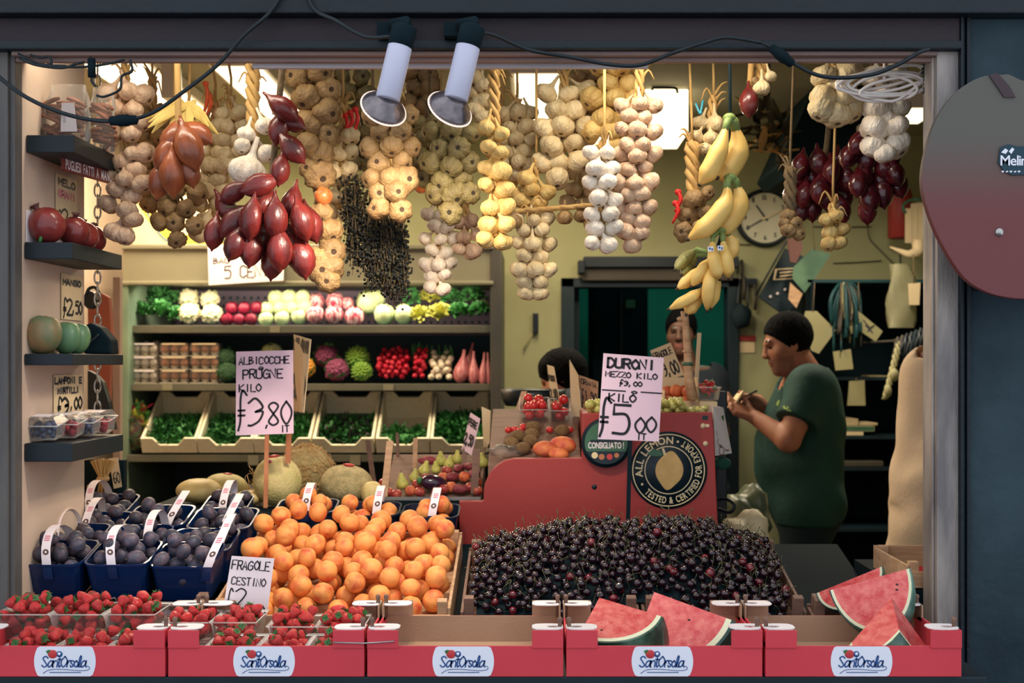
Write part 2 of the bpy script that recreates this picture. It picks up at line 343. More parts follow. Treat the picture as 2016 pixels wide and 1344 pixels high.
# ================================================================ lettering: hand-drawn strokes and cut letters
GL = {
 'A': '00 26 40;12 32', 'B': '00 06;~06 26 35 24 03;~03 33 42 31 00', 'C': '~45 26 05 03 01 20 41', 'D': '00 06;~06 26 44 42 20 00', 'E': '46 06 00 40;03 33',
 'F': '00 06 46;03 33', 'G': '~45 26 04 01 20 41;41 43 23', 'H': '00 06;40 46;03 43', 'I': '20 26', 'i': '20 24;26 26', 'K': '00 06;46 03 40', 'L': '06 00 40',
 'M': '00 06 22 46 40', 'N': '00 06 40 46', 'O': '~26 04 02 20 42 44 26', 'P': '00 06;~06 36 45 33 03', 'Q': '~26 04 02 20 42 44 26;31 50', 'R': '00 06;~06 36 45 33 03;23 40',
 'S': '~45 26 05 23 41 20 01', 'T': '06 46;26 20', 'U': '~06 01 20 41 46', 'V': '06 20 46', 'Z': '06 46 00 40', '0': '~26 04 02 20 42 44 26', '1': '15 26 20', '2': '~05 26 45 33 00;00 40',
 '3': '~05 26 44 23;~23 43 31 10 00', '4': '30 36 02 42', '5': '46 06 04;~04 34 42 30 00', '6': '~46 15 02 20 42 23 02', '7': '06 46 10', '8': '~23 05 26 45 23 01 20 41 23', '9': '~44 26 05 14 44;~44 42 20',
 ',': '11 0z', '.': '10 10', '-': '03 43', "'": '26 14', '!': '26 22;20 20', '/': '00 46', ' ': '', 'o': '~24 02 20 42 24', 'e': '~02 42 34 14 01 20 41', 'f': '~46 27 15 11 0z;03 33;02 32',
 'a': '~43 24 02 10 31 43;~44 41 50', 'n': '04 00;~02 24 43 40', 't': '~26 21 30 41;05 45', 'r': '04 00;~02 24 44', 's': '~43 24 03 31 10 01', 'l': '~00 22 36 27 15 11 30 41', 'm': '04 00;~02 13 20;~22 33 40',
 'W': '06 10 24 30 46', 'X': '00 46;06 40', 'd': '~42 23 01 20 42;46 40', 'u': '~04 01 20 41 44;44 40', '_': '00 40', 'p': '04 0x;~03 24 42 20 01', 'c': '~43 24 02 20 41'}
def gpt(s): f = lambda c: {'z': -1, 'x': -2}.get(c, None) if not c.isdigit() else int(c); return Vector((f(s[0])/4, f(s[1])/6, 0))
def strokes(text, x, y, h, w, jit=0, slant=0, rr=random.Random(3)):
    """polylines of a line of handwriting whose lower left corner is (x, y), y up, fitted to width w"""
    n = max(1, len(text)); adv = w/n; out = []
    for i, ch in enumerate(text):
        g = GL.get(ch, GL.get(ch.upper(), ''))
        if ch in '.,': pass
        dx, dy = rr.uniform(-jit, jit)*adv, rr.uniform(-jit, jit)*h
        for st in g.split(';'):
            if not st: continue
            sm = st[0] == '~'; pts = [gpt(p) for p in st.strip('~').split()]
            if sm: pts = spl(pts, 5)
            out.append([(x+i*adv+dx+(p.x*.78+p.y*slant)*adv, y+dy+p.y*h) for p in pts])
    return out
def ribbon(polys, wd, mp, mb=None, mi=0):
    """flat pen strokes; mp maps (x, y, lift) to a point of the place"""
    mb = mb or MB()
    for p in polys:
        p = [Vector((a, c, 0)) for a, c in p]
        if (p[-1]-p[0]).length < 1e-6 and len(p) == 2: p[1] = p[0]+Vector((wd, 0, 0)); p[0] = p[0]-Vector((wd*.1, 0, 0))
        vs = []; n = len(p)
        for i in range(n):
            t = p[min(i+1, n-1)]-p[max(i-1, 0)]; t = t.normalized() if t.length > 1e-9 else Vector((1, 0, 0)); q = Vector((-t.y, t.x, 0))*wd/2
            e = t*(-wd*.35 if i == 0 else (wd*.35 if i == n-1 else 0))
            a, c = p[i]+e+q, p[i]+e-q; vs += [mp(a.x, a.y, 1), mp(c.x, c.y, 1)]
        mb.add(vs, [(2*i, 2*i+1, 2*i+3, 2*i+2) for i in range(n-1)], mi)
    return mb
_tc = {}
def letter_mesh(ch, bold=0):
    """outline of one printed letter as (vertices, faces, advance), in units of the font size"""
    k = (ch, bold)
    if k not in _tc:
        c = bpy.data.curves.new('letters', 'FONT'); c.body = ch; c.size = 1; c.resolution_u = 3; c.offset = bold; c.fill_mode = 'FRONT'
        o = bpy.data.objects.new('letters', c); COL.objects.link(o); dg = bpy.context.evaluated_depsgraph_get(); dg.update()
        me = bpy.data.meshes.new_from_object(o.evaluated_get(dg)); vs = [tuple(v.co) for v in me.vertices]; fs = [tuple(p.vertices) for p in me.polygons]
        bpy.data.objects.remove(o); bpy.data.curves.remove(c); bpy.data.meshes.remove(me)
        xs = [v[0] for v in vs] or [0, .3]; _tc[k] = (vs, fs, min(xs), max(xs))
    return _tc[k]
def printed(mb, text, M, size, bold=.01, gap=.06, mi=0, align=0, width=None):
    """printed word laid along local +x of M, local y up"""
    x = 0; items = []
    for ch in text:
        if ch == ' ': x += .28; continue
        vs, fs, a, c = letter_mesh(ch, bold); items.append((vs, fs, x-a)); x += (c-a)+gap
    k = size*1.0; sx = k if width is None else width/x; off = -x*align
    for vs, fs, dx in items: mb.add([((v[0]+dx+off)*sx, v[1]*k, 0) for v in vs], fs, mi, M)
    return mb
FRONT = Matrix(((1, 0, 0, 0), (0, 0, -1, 0), (0, 1, 0, 0), (0, 0, 0, 1)))       # local xy plane -> upright plane facing the street
def quad_map(TL, TR, BR, BL):
    nrm = ((TR-TL).cross(BL-TL)).normalized()
    if nrm.y > 0: nrm = -nrm
    def mp(u, v, lift=0):           # u to the right, v DOWN, both 0..1
        a = TL.lerp(TR, u); c = BL.lerp(BR, u); return a.lerp(c, v)+nrm*(.0012*lift)
    mp.n = nrm; return mp
def card(parent, corners, lines, m='paper_pink', ink='ink', thick=.0015, curl=0):
    """paper card on 4 corners (TL, TR, BR, BL), with hand lettering. lines: (text, u0, v_base, height, width, pen width)"""
    mp = quad_map(*corners); n = mp.n; b = MB(); G = 6 if curl else 1; top = []; 
    pt = lambda u, v: mp(u, v)+n*(curl*math.sin(v*PI)) 
    vs = [pt(i/1, j/G) for j in range(G+1) for i in (0, 1)]; vs2 = [v-n*thick for v in vs]; L = len(vs)
    fs = [(2*j, 2*j+1, 2*j+3, 2*j+2) for j in range(G)]+[(L+2*j, L+2*j+2, L+2*j+3, L+2*j+1) for j in range(G)]
    fs += [(0, L, L+1, 1), (2*G, 2*G+1, L+2*G+1, L+2*G)]+[(2*j, 2*j+2, L+2*j+2, L+2*j) for j in range(G)]+[(2*j+1, L+2*j+1, L+2*j+3, 2*j+3) for j in range(G)]
    b.add(vs+vs2, fs, 0, None, False); c = obj("card", b, M_[m], parent)
    wpx = (corners[1]-corners[0]).length; hpx = (corners[3]-corners[0]).length; asp = hpx/wpx
    if lines:
        # draw in square units (width = 1), then map
        for k in sorted({l[6] if len(l) > 6 else ink for l in lines}):
            mb = MB()
            for l in lines:
                if (l[6] if len(l) > 6 else ink) != k: continue
                if l[0] == '__': ps = [[(l[1], -l[2]*asp), (l[1]+l[4], -l[2]*asp-l[3])]]
                else: ps = strokes(l[0], l[1], -l[2]*asp, l[3]*asp, l[4], .05)
                ribbon(ps, l[5], lambda x, y, q: pt(x, -y/asp)+n*.0012, mb)
            obj('lettering', mb, M_[k], parent, fix=False)
    return c
def stick(parent, p0, p1, w=.012, d=.005, m='wood_stick', name='stick'):
    v = p1-p0; M = T(p0) @ rot_to(v); b = MB().box(-w/2, w/2, -d/2, d/2, 0, v.length, 0, T(p0) @ Matrix(((1, 0, v.x/v.length, 0), (0, 1, v.y/v.length, 0), (0, 0, v.z/v.length, 0), (0, 0, 0, 1))))
    return obj(name, b, M_[m], parent, .0008)
def sign(label, px, Y, lines, stk=None, m='paper_pink', ink='ink', name='price_sign', cat='price sign', stw=.012, smat='wood_stick', curl=0, behind=True, group=None):
    """px: four (x, y[, Y]) corners TL, TR, BR, BL in the photograph; stk: ((x, y), (x, y)) of its stick"""
    cs = [P(c[0], c[1], c[2] if len(c) > 2 else Y) for c in px]
    base = P(stk[1][0], stk[1][1], stk[1][2] if len(stk[1]) > 2 else Y) if stk else cs[3]
    t = thing(name, label, cat, base, group); card(t, cs, lines, m, ink, curl=curl)
    if stk:
        off = Vector((0, .005 if behind else -.006, 0)); y0 = stk[0][2] if len(stk[0]) > 2 else Y; y1 = stk[1][2] if len(stk[1]) > 2 else Y
        stick(t, P(stk[1][0], stk[1][1], y1)+off, P(stk[0][0], stk[0][1], y0)+off, stw, .005, smat)
    return t
# ================================================================ five red fruit cartons along the front
BY0, BY1 = 2.45, 2.745
def bz(py, Y=BY0): return EYE-(py-HY)*Y/F
ZB, ZW, ZT = .925, bz(1271), bz(1240)
logo_tpl = None
def carton(x0, x1, label):
    X0, X1 = x0*BY0/F-CX*BY0/F+.001, x1*BY0/F-CX*BY0/F-.001; w = X1-X0; th = .004; tw = .062
    t = thing('fruit_carton', label, 'carton', ((X0+X1)/2, (BY0+BY1)/2, ZB), 'red fruit cartons along the front of the stall')
    b = MB()
    for ya in (BY0, BY1-th): b.box(X0, X1, ya, ya+th, ZB, ZW, 0 if ya == BY0 else 1)
    for xa in (X0, X1-th): b.box(xa, xa+th, BY0+th, BY1-th, ZB, ZW+.006, 0)
    obj('wall', b, [M_['red_card'], M_['brown_card']], t, .0012)
    b = MB().box(X0+th, X1-th, BY0+th, BY1-th, ZB, ZB+th); b.box(X0+th, X1-th, BY1-th-.001, BY1-th, ZB, ZW); b.box(X0+th, X1-th, BY0+th, BY0+th+.001, ZB, ZW-.002); obj('lining', b, M_['brown_card'], t)
    for sx in (0, 1):
        for sy in (0, 1):
            xa, xb = (X0, X0+tw) if sx == 0 else (X1-tw, X1)
            b = MB()
            if sy == 0: b.box(xa, xb, BY0-.003, BY0, ZW-.004, ZT); b.box(xa if sx == 0 else xb-th, xa+th if sx == 0 else xb, BY0, BY0+.055, ZW-.004, ZT)
            else: b.box(xa, xb, BY1, BY1+.003, ZW-.004, ZT+.002); b.box(xa if sx == 0 else xb-th, xa+th if sx == 0 else xb, BY1-.055, BY1, ZW-.004, ZT+.002)
            c = obj('corner_post', b, M_['red_card'] if sy == 0 else M_['brown_card'], t, .001)
            # white folded top with an oval hole and a wooden peg through it
            cx = xa+tw/2; ya = BY0 if sy == 0 else BY1-.055; ho = .011
            prof = []; N = 14; inr = []; ex = xa if sx == 0 else xb; s_ = 1 if sx == 0 else -1
            for i in range(N):
                th_ = 2*PI*i/N; inr.append((ex+s_*(.020+.013*math.cos(th_)), ya+.026+.009*math.sin(th_)))
                d = max(abs(math.cos(th_)), abs(math.sin(th_)))**.6; px_ = math.cos(th_)/d; py_ = math.sin(th_)/d
                prof.append((ex+s_*max(0, min(tw, .030+.033*px_)), ya+.0275+.0265*py_))
            vs = [(x, y, ZT+.002) for x, y in prof]+[(x, y, ZT+.002) for x, y in inr]+[(x, y, ZT-.0) for x, y in prof]+[(x, y, ZT-.0) for x, y in inr]
            fs = [(i, (i+1) % N, N+(i+1) % N, N+i) for i in range(N)]+[(2*N+i, 3*N+i, 3*N+(i+1) % N, 2*N+(i+1) % N) for i in range(N)]+[(i, 2*N+i, 2*N+(i+1) % N, (i+1) % N) for i in range(N)]+[(N+i, N+(i+1) % N, 3*N+(i+1) % N, 3*N+i) for i in range(N)]
            b = MB().add(vs, fs, 0, None, False); link('top_flap', b.mesh('top_flap', M_['white_card']), c)
            hx = ex+s_*.006
            b = MB().lathe([(.0042, -.03), (.0042, .012), (.0055, .014), (.005, .019), (.002, .021)], 8, M=T(hx, ya+.026, ZT)); link('peg', b.mesh('peg', M_['wood_dark']), c)
    # oval white label with the grower's logo
    lx = (X0+X1)/2-.004; lz0, lz1 = ZB+.001, ZW-.001; hw = .061; cz = (lz0+lz1)/2; hh = (lz1-lz0)/2; poly = []
    for i in range(40):
        th_ = 2*PI*i/40; xx = hw*math.cos(th_); zz = .060*math.sin(th_); poly.append((xx, max(-hh, min(hh, zz))))
    b = MB().prism(poly, .0008, M=T(lx, BY0-.0009, cz)); lab = obj('label', b, M_['pale_label'], t)
    b = MB(); mp = lambda x, y, q: Vector((lx+x, BY0-.0016, cz+y))
    wr = ['S', 'a', 'n', 't', 'O', 'r', 's', 'o', 'l', 'a']; xs = [-.046, -.034, -.0245, -.016, -.0085, .004, .0105, .0175, .0255, .0315]; hs = [.021, .019, .019, .018, .021, .019, .019, .019, .019, .019]; ws = [.0125, .0115, .011, .009, .0135, .009, .0095, .010, .0085, .0115]
    for ch, x, h, w_ in zip(wr, xs, hs, ws): ribbon(strokes(ch, x, -.011, h, w_, 0, .3), .0026, mp, b)
    ribbon([spl([(.041, -.006, 0), (.047, -.007, 0), (.045, -.0125, 0), (.040, -.013, 0)], 4)], .0018, lambda x, y, q: mp(x, y, q), b) if False else None
    sw = [(p.x, p.y) for p in spl([(-.043, -.0235, 0), (-.030, -.0165, 0), (-.005, -.0155, 0), (.03, -.018, 0), (.046, -.0165, 0), (.049, -.012, 0), (.044, -.0085, 0)], 5)]; ribbon([sw], .0013, mp, b)
    for i in range(26): ribbon([[(-.03+i*.0024, -.0215), (-.03+i*.0024+.0015, -.0215)]], .0016, mp, b)
    link('brand_name', b.mesh('brand_name', M_['navy'], fix=False), lab)
    b = MB().ball((lx-.024, BY0-.0016, cz+.0145), (.0095, .0012, .0085), 12, 8); b.add([(lx-.037, BY0-.0022, cz+.021), (lx-.03, BY0-.0022, cz+.0235), (lx-.024, BY0-.0022, cz+.019), (lx-.034, BY0-.0022, cz+.0155)], [(0, 1, 2, 3)], 1)
    b.ball((lx-.0105, BY0-.0016, cz+.0145), (.0062, .0012, .0062), 12, 8, 2); b.ball((lx-.0105, BY0-.0032, cz+.0155), (.003, .0008, .003), 8, 6, 3)
    link('berry_mark', b.mesh('berry_mark', [M_['sticker_red'], M_['leaf_green'], M_['navy'], M_['pale_label']]), lab)
    return t
carton(-62, 326, 'red carton full of strawberries at the left end of the front row')
carton(330, 718, 'red carton of strawberries in punnets, second from the left, below the handwritten strawberry sign')
carton(722, 1110, 'empty red carton between the strawberries and the watermelon pieces')
carton(1114, 1502, 'red carton holding two large watermelon wedges, in front of the cherries')
carton(1506, 1894, 'red carton holding watermelon pieces at the right end of the front row')
# grey cord tied across the corner posts of the second and third cartons
b = MB().tube([P(656, 1264, BY0-.006), P(716, 1266, BY0-.006), P(776, 1262, BY0-.006)], .0016, 6); tag(obj('cord', b, M_['steel']), 'thin grey cord tied across the joint of the second and third red cartons', 'cord')
# ================================================================ watermelon pieces
def tex_melon_skin():
    m = mat('melon_skin', (18, 62, 52), (120, 160, 140), 9, .25, 0, thr=(.52, .78), detail=8, coat=.3); return m
M_['melon_skin'] = tex_melon_skin()
mm('melon_flesh', (214, 62, 66), (238, 122, 112), 60, .28, .5, 260, coat=.5, bdist=.004)
mm('melon_rind', (238, 236, 200), (216, 222, 176), 8, .35)
mm('seed', (60, 40, 36), None, rough=.3)
FL = .90; RI = .965
def melon_piece(label, O, a, b_, c, half=False, seeds=0, ylim=2.738):
    """sphere octant (or quarter with half=True) spanned by the edges a, b_, c from the melon's heart O"""
    t = thing('watermelon_wedge', label, 'watermelon', O+(a+b_+c)*.3, 'cut watermelon pieces')
    N = 22; t0 = -PI/2*0
    cl = lambda p: Vector((p.x, min(ylim, max(BY0+.006, p.y)), max(ZB+.0055, p.z)))
    def sec(u, v, r, th): return cl(O+(u*math.cos(th)+v*math.sin(th))*r)
    def face(u, v, th0, th1, r0, r1, mb, mi):
        vs = []; K = 5 if r0 == 0 else 2
        for i in range(N+1):
            th = th0+(th1-th0)*i/N
            for k in range(K+1): vs.append(sec(u, v, r0+(r1-r0)*k/K, th))
        mb.add(vs, [(i*(K+1)+k, i*(K+1)+k+1, (i+1)*(K+1)+k+1, (i+1)*(K+1)+k) for i in range(N) for k in range(K)], mi)
    fa = [(a, b_, 0, PI if half else PI/2), (a, c, 0, PI if half else PI/2)]+([] if half else [(b_, c, 0, PI/2)])
    mb = MB(); [face(u, v, h0, h1, 0, FL, mb, 0) for u, v, h0, h1 in fa]
    # flesh core is closed by an inner dome so the piece stays solid
    def dome(r, mb, mi):
        vs = []; h = PI if half else PI/2
        for i in range(N+1):
            al = h*i/N
            for k in range(N+1):
                be = PI/2*k/N; d = a*math.cos(al)+(b_*math.cos(be)+c*math.sin(be))*math.sin(al); vs.append(cl(O+d*r))
        mb.add(vs, [(i*(N+1)+k, i*(N+1)+k+1, (i+1)*(N+1)+k+1, (i+1)*(N+1)+k) for i in range(N) for k in range(N)], mi)
    if not half:
        pass
    dome(FL, mb, 0); fl = obj('flesh', mb, M_['melon_flesh'], t)
    mb = MB(); [face(u, v, h0, h1, FL, RI, mb, 0) for u, v, h0, h1 in fa]; obj('white_rind', mb, M_['melon_rind'], t)
    mb = MB(); [face(u, v, h0, h1, RI, 1, mb, 0) for u, v, h0, h1 in fa]; dome(1, mb, 0); obj('skin', mb, M_['melon_skin'], t)
    rr = random.Random(len(label))
    for i in range(seeds):
        th = rr.uniform(.3, 1.2); r = rr.uniform(.5, .8); p = sec(a, b_, r, th); n = a.cross(b_).normalized(); n = n if n.y < 0 else -n
        sb = MB().ball((0, 0, 0), (.0035, .0022, .0012), 8, 6, M=T(p+n*.0006) @ rot_to(n)); obj('seed', sb, M_['seed'], fl)
    return t
O = P(1180, 1176, 2.61); melon_piece('watermelon wedge lying left of the other wedge in the fourth carton', O, P(1137, 1256, 2.49)-O, P(1306, 1214, 2.55)-O, P(1236, 1306, 2.655)-O, seeds=1)
O = P(1288, 1165, 2.715); melon_piece('watermelon wedge with a long dark rind on its right, beside the fourth carton\'s right end', O, P(1236, 1300, 2.625)-O, P(1446, 1222, 2.615)-O, P(1382, 1296, 2.76)-O, seeds=2)
O = P(1712, 1140, 2.69); melon_piece('half-moon watermelon slice leaning at the back of the fifth carton', O, P(1792, 1118, 2.69)-O, P(1742, 1244, 2.655)-O, P(1744, 1200, 2.725)-O, True, 2)
O = P(1672, 1141, 2.775); melon_piece('thin watermelon slice topmost behind the half-moon one in the fifth carton', O, P(1738, 1114, 2.775)-O, P(1684, 1196, 2.765)-O, P(1700, 1170, 2.83)-O, True, ylim=9)
O = P(1755, 1175, 2.575); melon_piece('small watermelon quarter showing two cut faces, at the front of the fifth carton', O, P(1668, 1274, 2.49)-O, P(1772, 1246, 2.47)-O, P(1832, 1284, 2.56)-O)
# ================================================================ fruit meshes shared by the many copies
def fruit_tpl(name, mb, m): return mb.mesh(name, m)
mm('apricot_skin', (240, 160, 84), (212, 84, 54), 1.0, .55, .06, 20, thr=(.46, .70), rnd=.1, sss=.05, bdist=.03)
mm('plum_skin', (46, 58, 76), (108, 86, 94), 1.5, .5, .05, 12, thr=(.35, .75), rnd=.35, detail=7, bdist=.03)
mm('strawberry_skin', (228, 48, 54), (238, 88, 80), 2, .28, .6, 9, thr=(.4, .8), rnd=.15, coat=.3, bdist=.12)
mm('cherry_skin', (40, 10, 20), (18, 10, 22), 1.2, .12, 0, thr=(.35, .65), rnd=.35, coat=.6)
mm('cherry_red', (112, 20, 32), (70, 12, 24), 1.2, .15, 0, rnd=.2, coat=.6)
mm('stem_green', (70, 84, 54), (88, 80, 52), 3, .6)
mm('stem_brown', (110, 88, 60), (84, 66, 48), 30, .7)
def crease(d, depth=.07, wdt=.16):
    return lambda v: 1-depth*math.exp(-(v.y/wdt)**2)*(1 if v.x > 0 else 0)*(1-.3*abs(v.z))-d*math.exp(-((1-v.z)/.06))-.5*d*math.exp(-((1+v.z)/.04))
APRICOT = [('apricot', MB().ball((0, 0, 0), r, 18, 12, fn=crease(.14)).mesh('apricot', M_['apricot_skin']), []) for r in ((1, .95, .98), (.97, 1, 1.04), (1.02, .93, .95))]
def stem_mesh(L=.5, r=.05): return MB().tube([(0, 0, .86), (0, 0, .95), (L*.1, 0, .95+L*.5), (L*.25, 0, .95+L)], [r*1.2, r, r, r*1.4], 6).mesh('stem', M_['stem_brown'])
PLUM = [('plum', MB().ball((0, 0, 0), r, 16, 11, fn=crease(.1, .05)).mesh('plum', M_['plum_skin']), [('stem', stem_mesh(.3), [])] if i else []) for i, r in enumerate(((.88, .86, 1.08), (.92, .9, 1.02), (.85, .84, 1.12)))]
def straw():
    mb = MB().lathe([(.02, -1.15), (.3, -1.0), (.6, -.6), (.86, -.1), (.98, .3), (.9, .62), (.6, .82), (.15, .84)], 14, fn=lambda t, u: 1+.04*math.cos(5*t+u*4))
    c = MB()
    for k in range(8):
        a = k*PI/4+.2; L = .75+.2*(k % 2); pts = [(0, 0, .84)]
        d = Vector((math.cos(a), math.sin(a), 0)); q = Vector((-d.y, d.x, 0))
        vs = [Vector((0, 0, .86)), d*L*.5+q*.17+Vector((0, 0, .95)), d*L*.5-q*.17+Vector((0, 0, .95)), d*L+Vector((0, 0, .86+.22*(k % 3)))]
        c.add(vs, [(0, 2, 3, 1)], 0)
    c.tube([(0, 0, .84), (0, .05, 1.05), (.08, .1, 1.3)], [.07, .05, .06], 5)
    return ('strawberry', mb.mesh('strawberry', M_['strawberry_skin']), [('calyx', c.mesh('calyx', M_['leaf_green'], fix=False), [])])
STRAW = straw()
def cherry(m):
    mb = MB().ball((0, 0, 0), (1, .97, .93), 12, 9, fn=lambda v: 1-.2*math.exp(-((1-v.z)/.08))-.04*math.exp(-(v.y/.2)**2)*(v.x > 0))
    st = MB().tube(spl([(0, 0, .78), (.05, .05, 1.3), (.4, .15, 2.2), (.9, .3, 2.9)], 4), [.07, .05, .05, .11], 5)
    return ('cherry', mb.mesh('cherry', m), [('stem', st.mesh('stem', M_['stem_green']), [])])
CHERRY = [cherry(M_['cherry_skin']), cherry(M_['cherry_red'])]
# ---------------------------------------------------------------- dropping fruit into a heap so that it rests and does not overlap
def heap(region, floor, top, r, n, rng, tries=30, jit=.08, fixed=(), maxfail=60):
    """region(x,y)->inside?, floor(x,y), top(x,y): allowed crest. Returns [(x, y, z, r)]"""
    x0, x1, y0, y1 = region; out = [tuple(f) for f in fixed]; fails = 0; nf = len(out)
    cell = {}; cs = r*2.4
    def near(x, y):
        i, j = int(math.floor(x/cs)), int(math.floor(y/cs))
        for a in (-1, 0, 1):
            for b in (-1, 0, 1): yield from cell.get((i+a, j+b), ())
    for f in out: cell.setdefault((int(math.floor(f[0]/cs)), int(math.floor(f[1]/cs))), []).append(f)
    while len(out)-nf < n and fails < maxfail:
        best = None
        for _ in range(tries):
            rr_ = r*(1+rng.uniform(-jit, jit)); x = rng.uniform(x0+rr_, x1-rr_); y = rng.uniform(y0+rr_, y1-rr_)
            z = floor(x, y)+rr_
            for (a, b, c, q) in near(x, y):
                d2 = (a-x)**2+(b-y)**2; s = q+rr_
                if d2 < s*s: z = max(z, c+math.sqrt(s*s-d2))
            ex = z+rr_*.6-top(x, y)
            if best is None or z-top(x, y) < best[0]: best = (z-top(x, y), x, y, z, rr_)
        if best[0] > -r*.3: fails += 1; continue
        p = best[1:]; out.append(p); cell.setdefault((int(math.floor(p[0]/cs)), int(math.floor(p[1]/cs))), []).append(p)
    return out[nf:]
ORD = ['', 'second ', 'third ', 'fourth ', 'fifth ', 'sixth ', 'seventh ', 'eighth ', 'ninth ', 'tenth ', 'eleventh ', 'twelfth ', 'thirteenth ', 'fourteenth ', 'fifteenth ', 'sixteenth ', 'seventeenth ', 'eighteenth ', 'nineteenth ', 'twentieth ']
def ordl(k, n, near='left', far='right'):
    return (ORD[k].strip()+' from the '+near if k else near+'most') if k <= n/2 else (ORD[n-1-k].strip()+' from the '+far if n-1-k else far+'most')
def rows_labels(objs, fmt, band):
    """label heaped fruit by its row up the heap and its place along that row, as seen from the street"""
    def pr(o): p = o.matrix_basis.translation; return (CX+F*p.x/p.y, HY-F*(p.z-EYE)/p.y)
    L = sorted(objs, key=lambda o: -pr(o)[1]); rows = []
    for o in L:
        if not rows or pr(rows[-1][0])[1]-pr(o)[1] > band: rows.append([o])
        else: rows[-1].append(o)
    for i, row in enumerate(rows):
        row.sort(key=lambda o: pr(o)[0])
        rn = 'front row' if i == 0 else ('back row' if i == len(rows)-1 and i > 0 else (ORD[i].strip()+' row up' if i < 20 else 'upper row'))
        for k, o in enumerate(row): o['label'] = fmt.format(pos=ordl(k, len(row)), row=rn)
# ---------------------------------------------------------------- wooden crates on the sloping stand
TILT = math.atan(.215)
def bedM(x0, Y0): return T(x0, Y0, slope(Y0)) @ RX(TILT)
def crate(x0, x1, Y0, Y1, label, fh=.055, post=.075, m='wood', M0=None):
    L = (Y1-Y0)/math.cos(TILT); M = M0 or bedM(x0, Y0); w = x1-x0
    t = thing('wooden_crate', label, 'crate', M=M)
    K = lambda b, n: link(n, b.mesh(n, M_[m], .0012), t, Matrix.Identity(4))
    b = MB()
    for i in range(5): b.box(.004, w-.004, .006+i*(L-.012)/5+.002, .006+(i+1)*(L-.012)/5-.002, .003, .008)
    K(b, 'slatted_floor')
    K(MB().box(0, w, 0, .007, .003, fh), 'front_board'); K(MB().box(0, w, L-.007, L, .003, fh+.02), 'back_board')
    for xa in (0, w-.007): K(MB().box(xa, xa+.007, .007, L-.007, .003, fh+.015), 'side_board')
    for xa in (.008, w-.008-.022):
        for ya in (.008, L-.008-.022): K(MB().box(xa, xa+.022, ya, ya+.022, .009, post), 'corner_post')
    return t, M, L
# apricots: one big tilted crate
AX0, AX1, AY0, AY1 = P(416, 0, 2.80).x, P(887, 0, 2.80).x, 2.80, 3.28
crate(AX0, AX1, AY0, AY1, 'pale wooden crate heaped with loose apricots', .05, .08)
ra = .0265; rng = random.Random(5)
def afl(x, y): return slope(y)+.012+(1 if (y < AY0+.06 or y > AY1-.06) and min(x-AX0, AX1-x) < .055 else 0)
def atop(x, y):
    u = (y-AY0)/(AY1-AY0); v = (x-AX0)/(AX1-AX0)
    return slope(y)+.062+.065*math.sin(min(1, u*1.6+.05)*PI/2)+.03*(1-v)*u
pts = heap((AX0+.010, AX1-.010, AY0+.022, AY1-.015), afl, atop, ra, 330, rng, 30, maxfail=200)
vis = []
def visible_first(pts, n, px=None):
    """keep the pieces that show: those nearest the crest"""
    return pts
apr = []
for (x, y, z, q) in pts:
    o = spawn(rng.choice(APRICOT), T(x, y, z) @ rnd_rot() @ SCL(q*.985), 'x', 'apricot', 'loose apricots heaped in the wooden crate'); apr.append(o)
rows_labels(apr, 'apricot {pos}, {row}, loose in the wooden crate', 26)
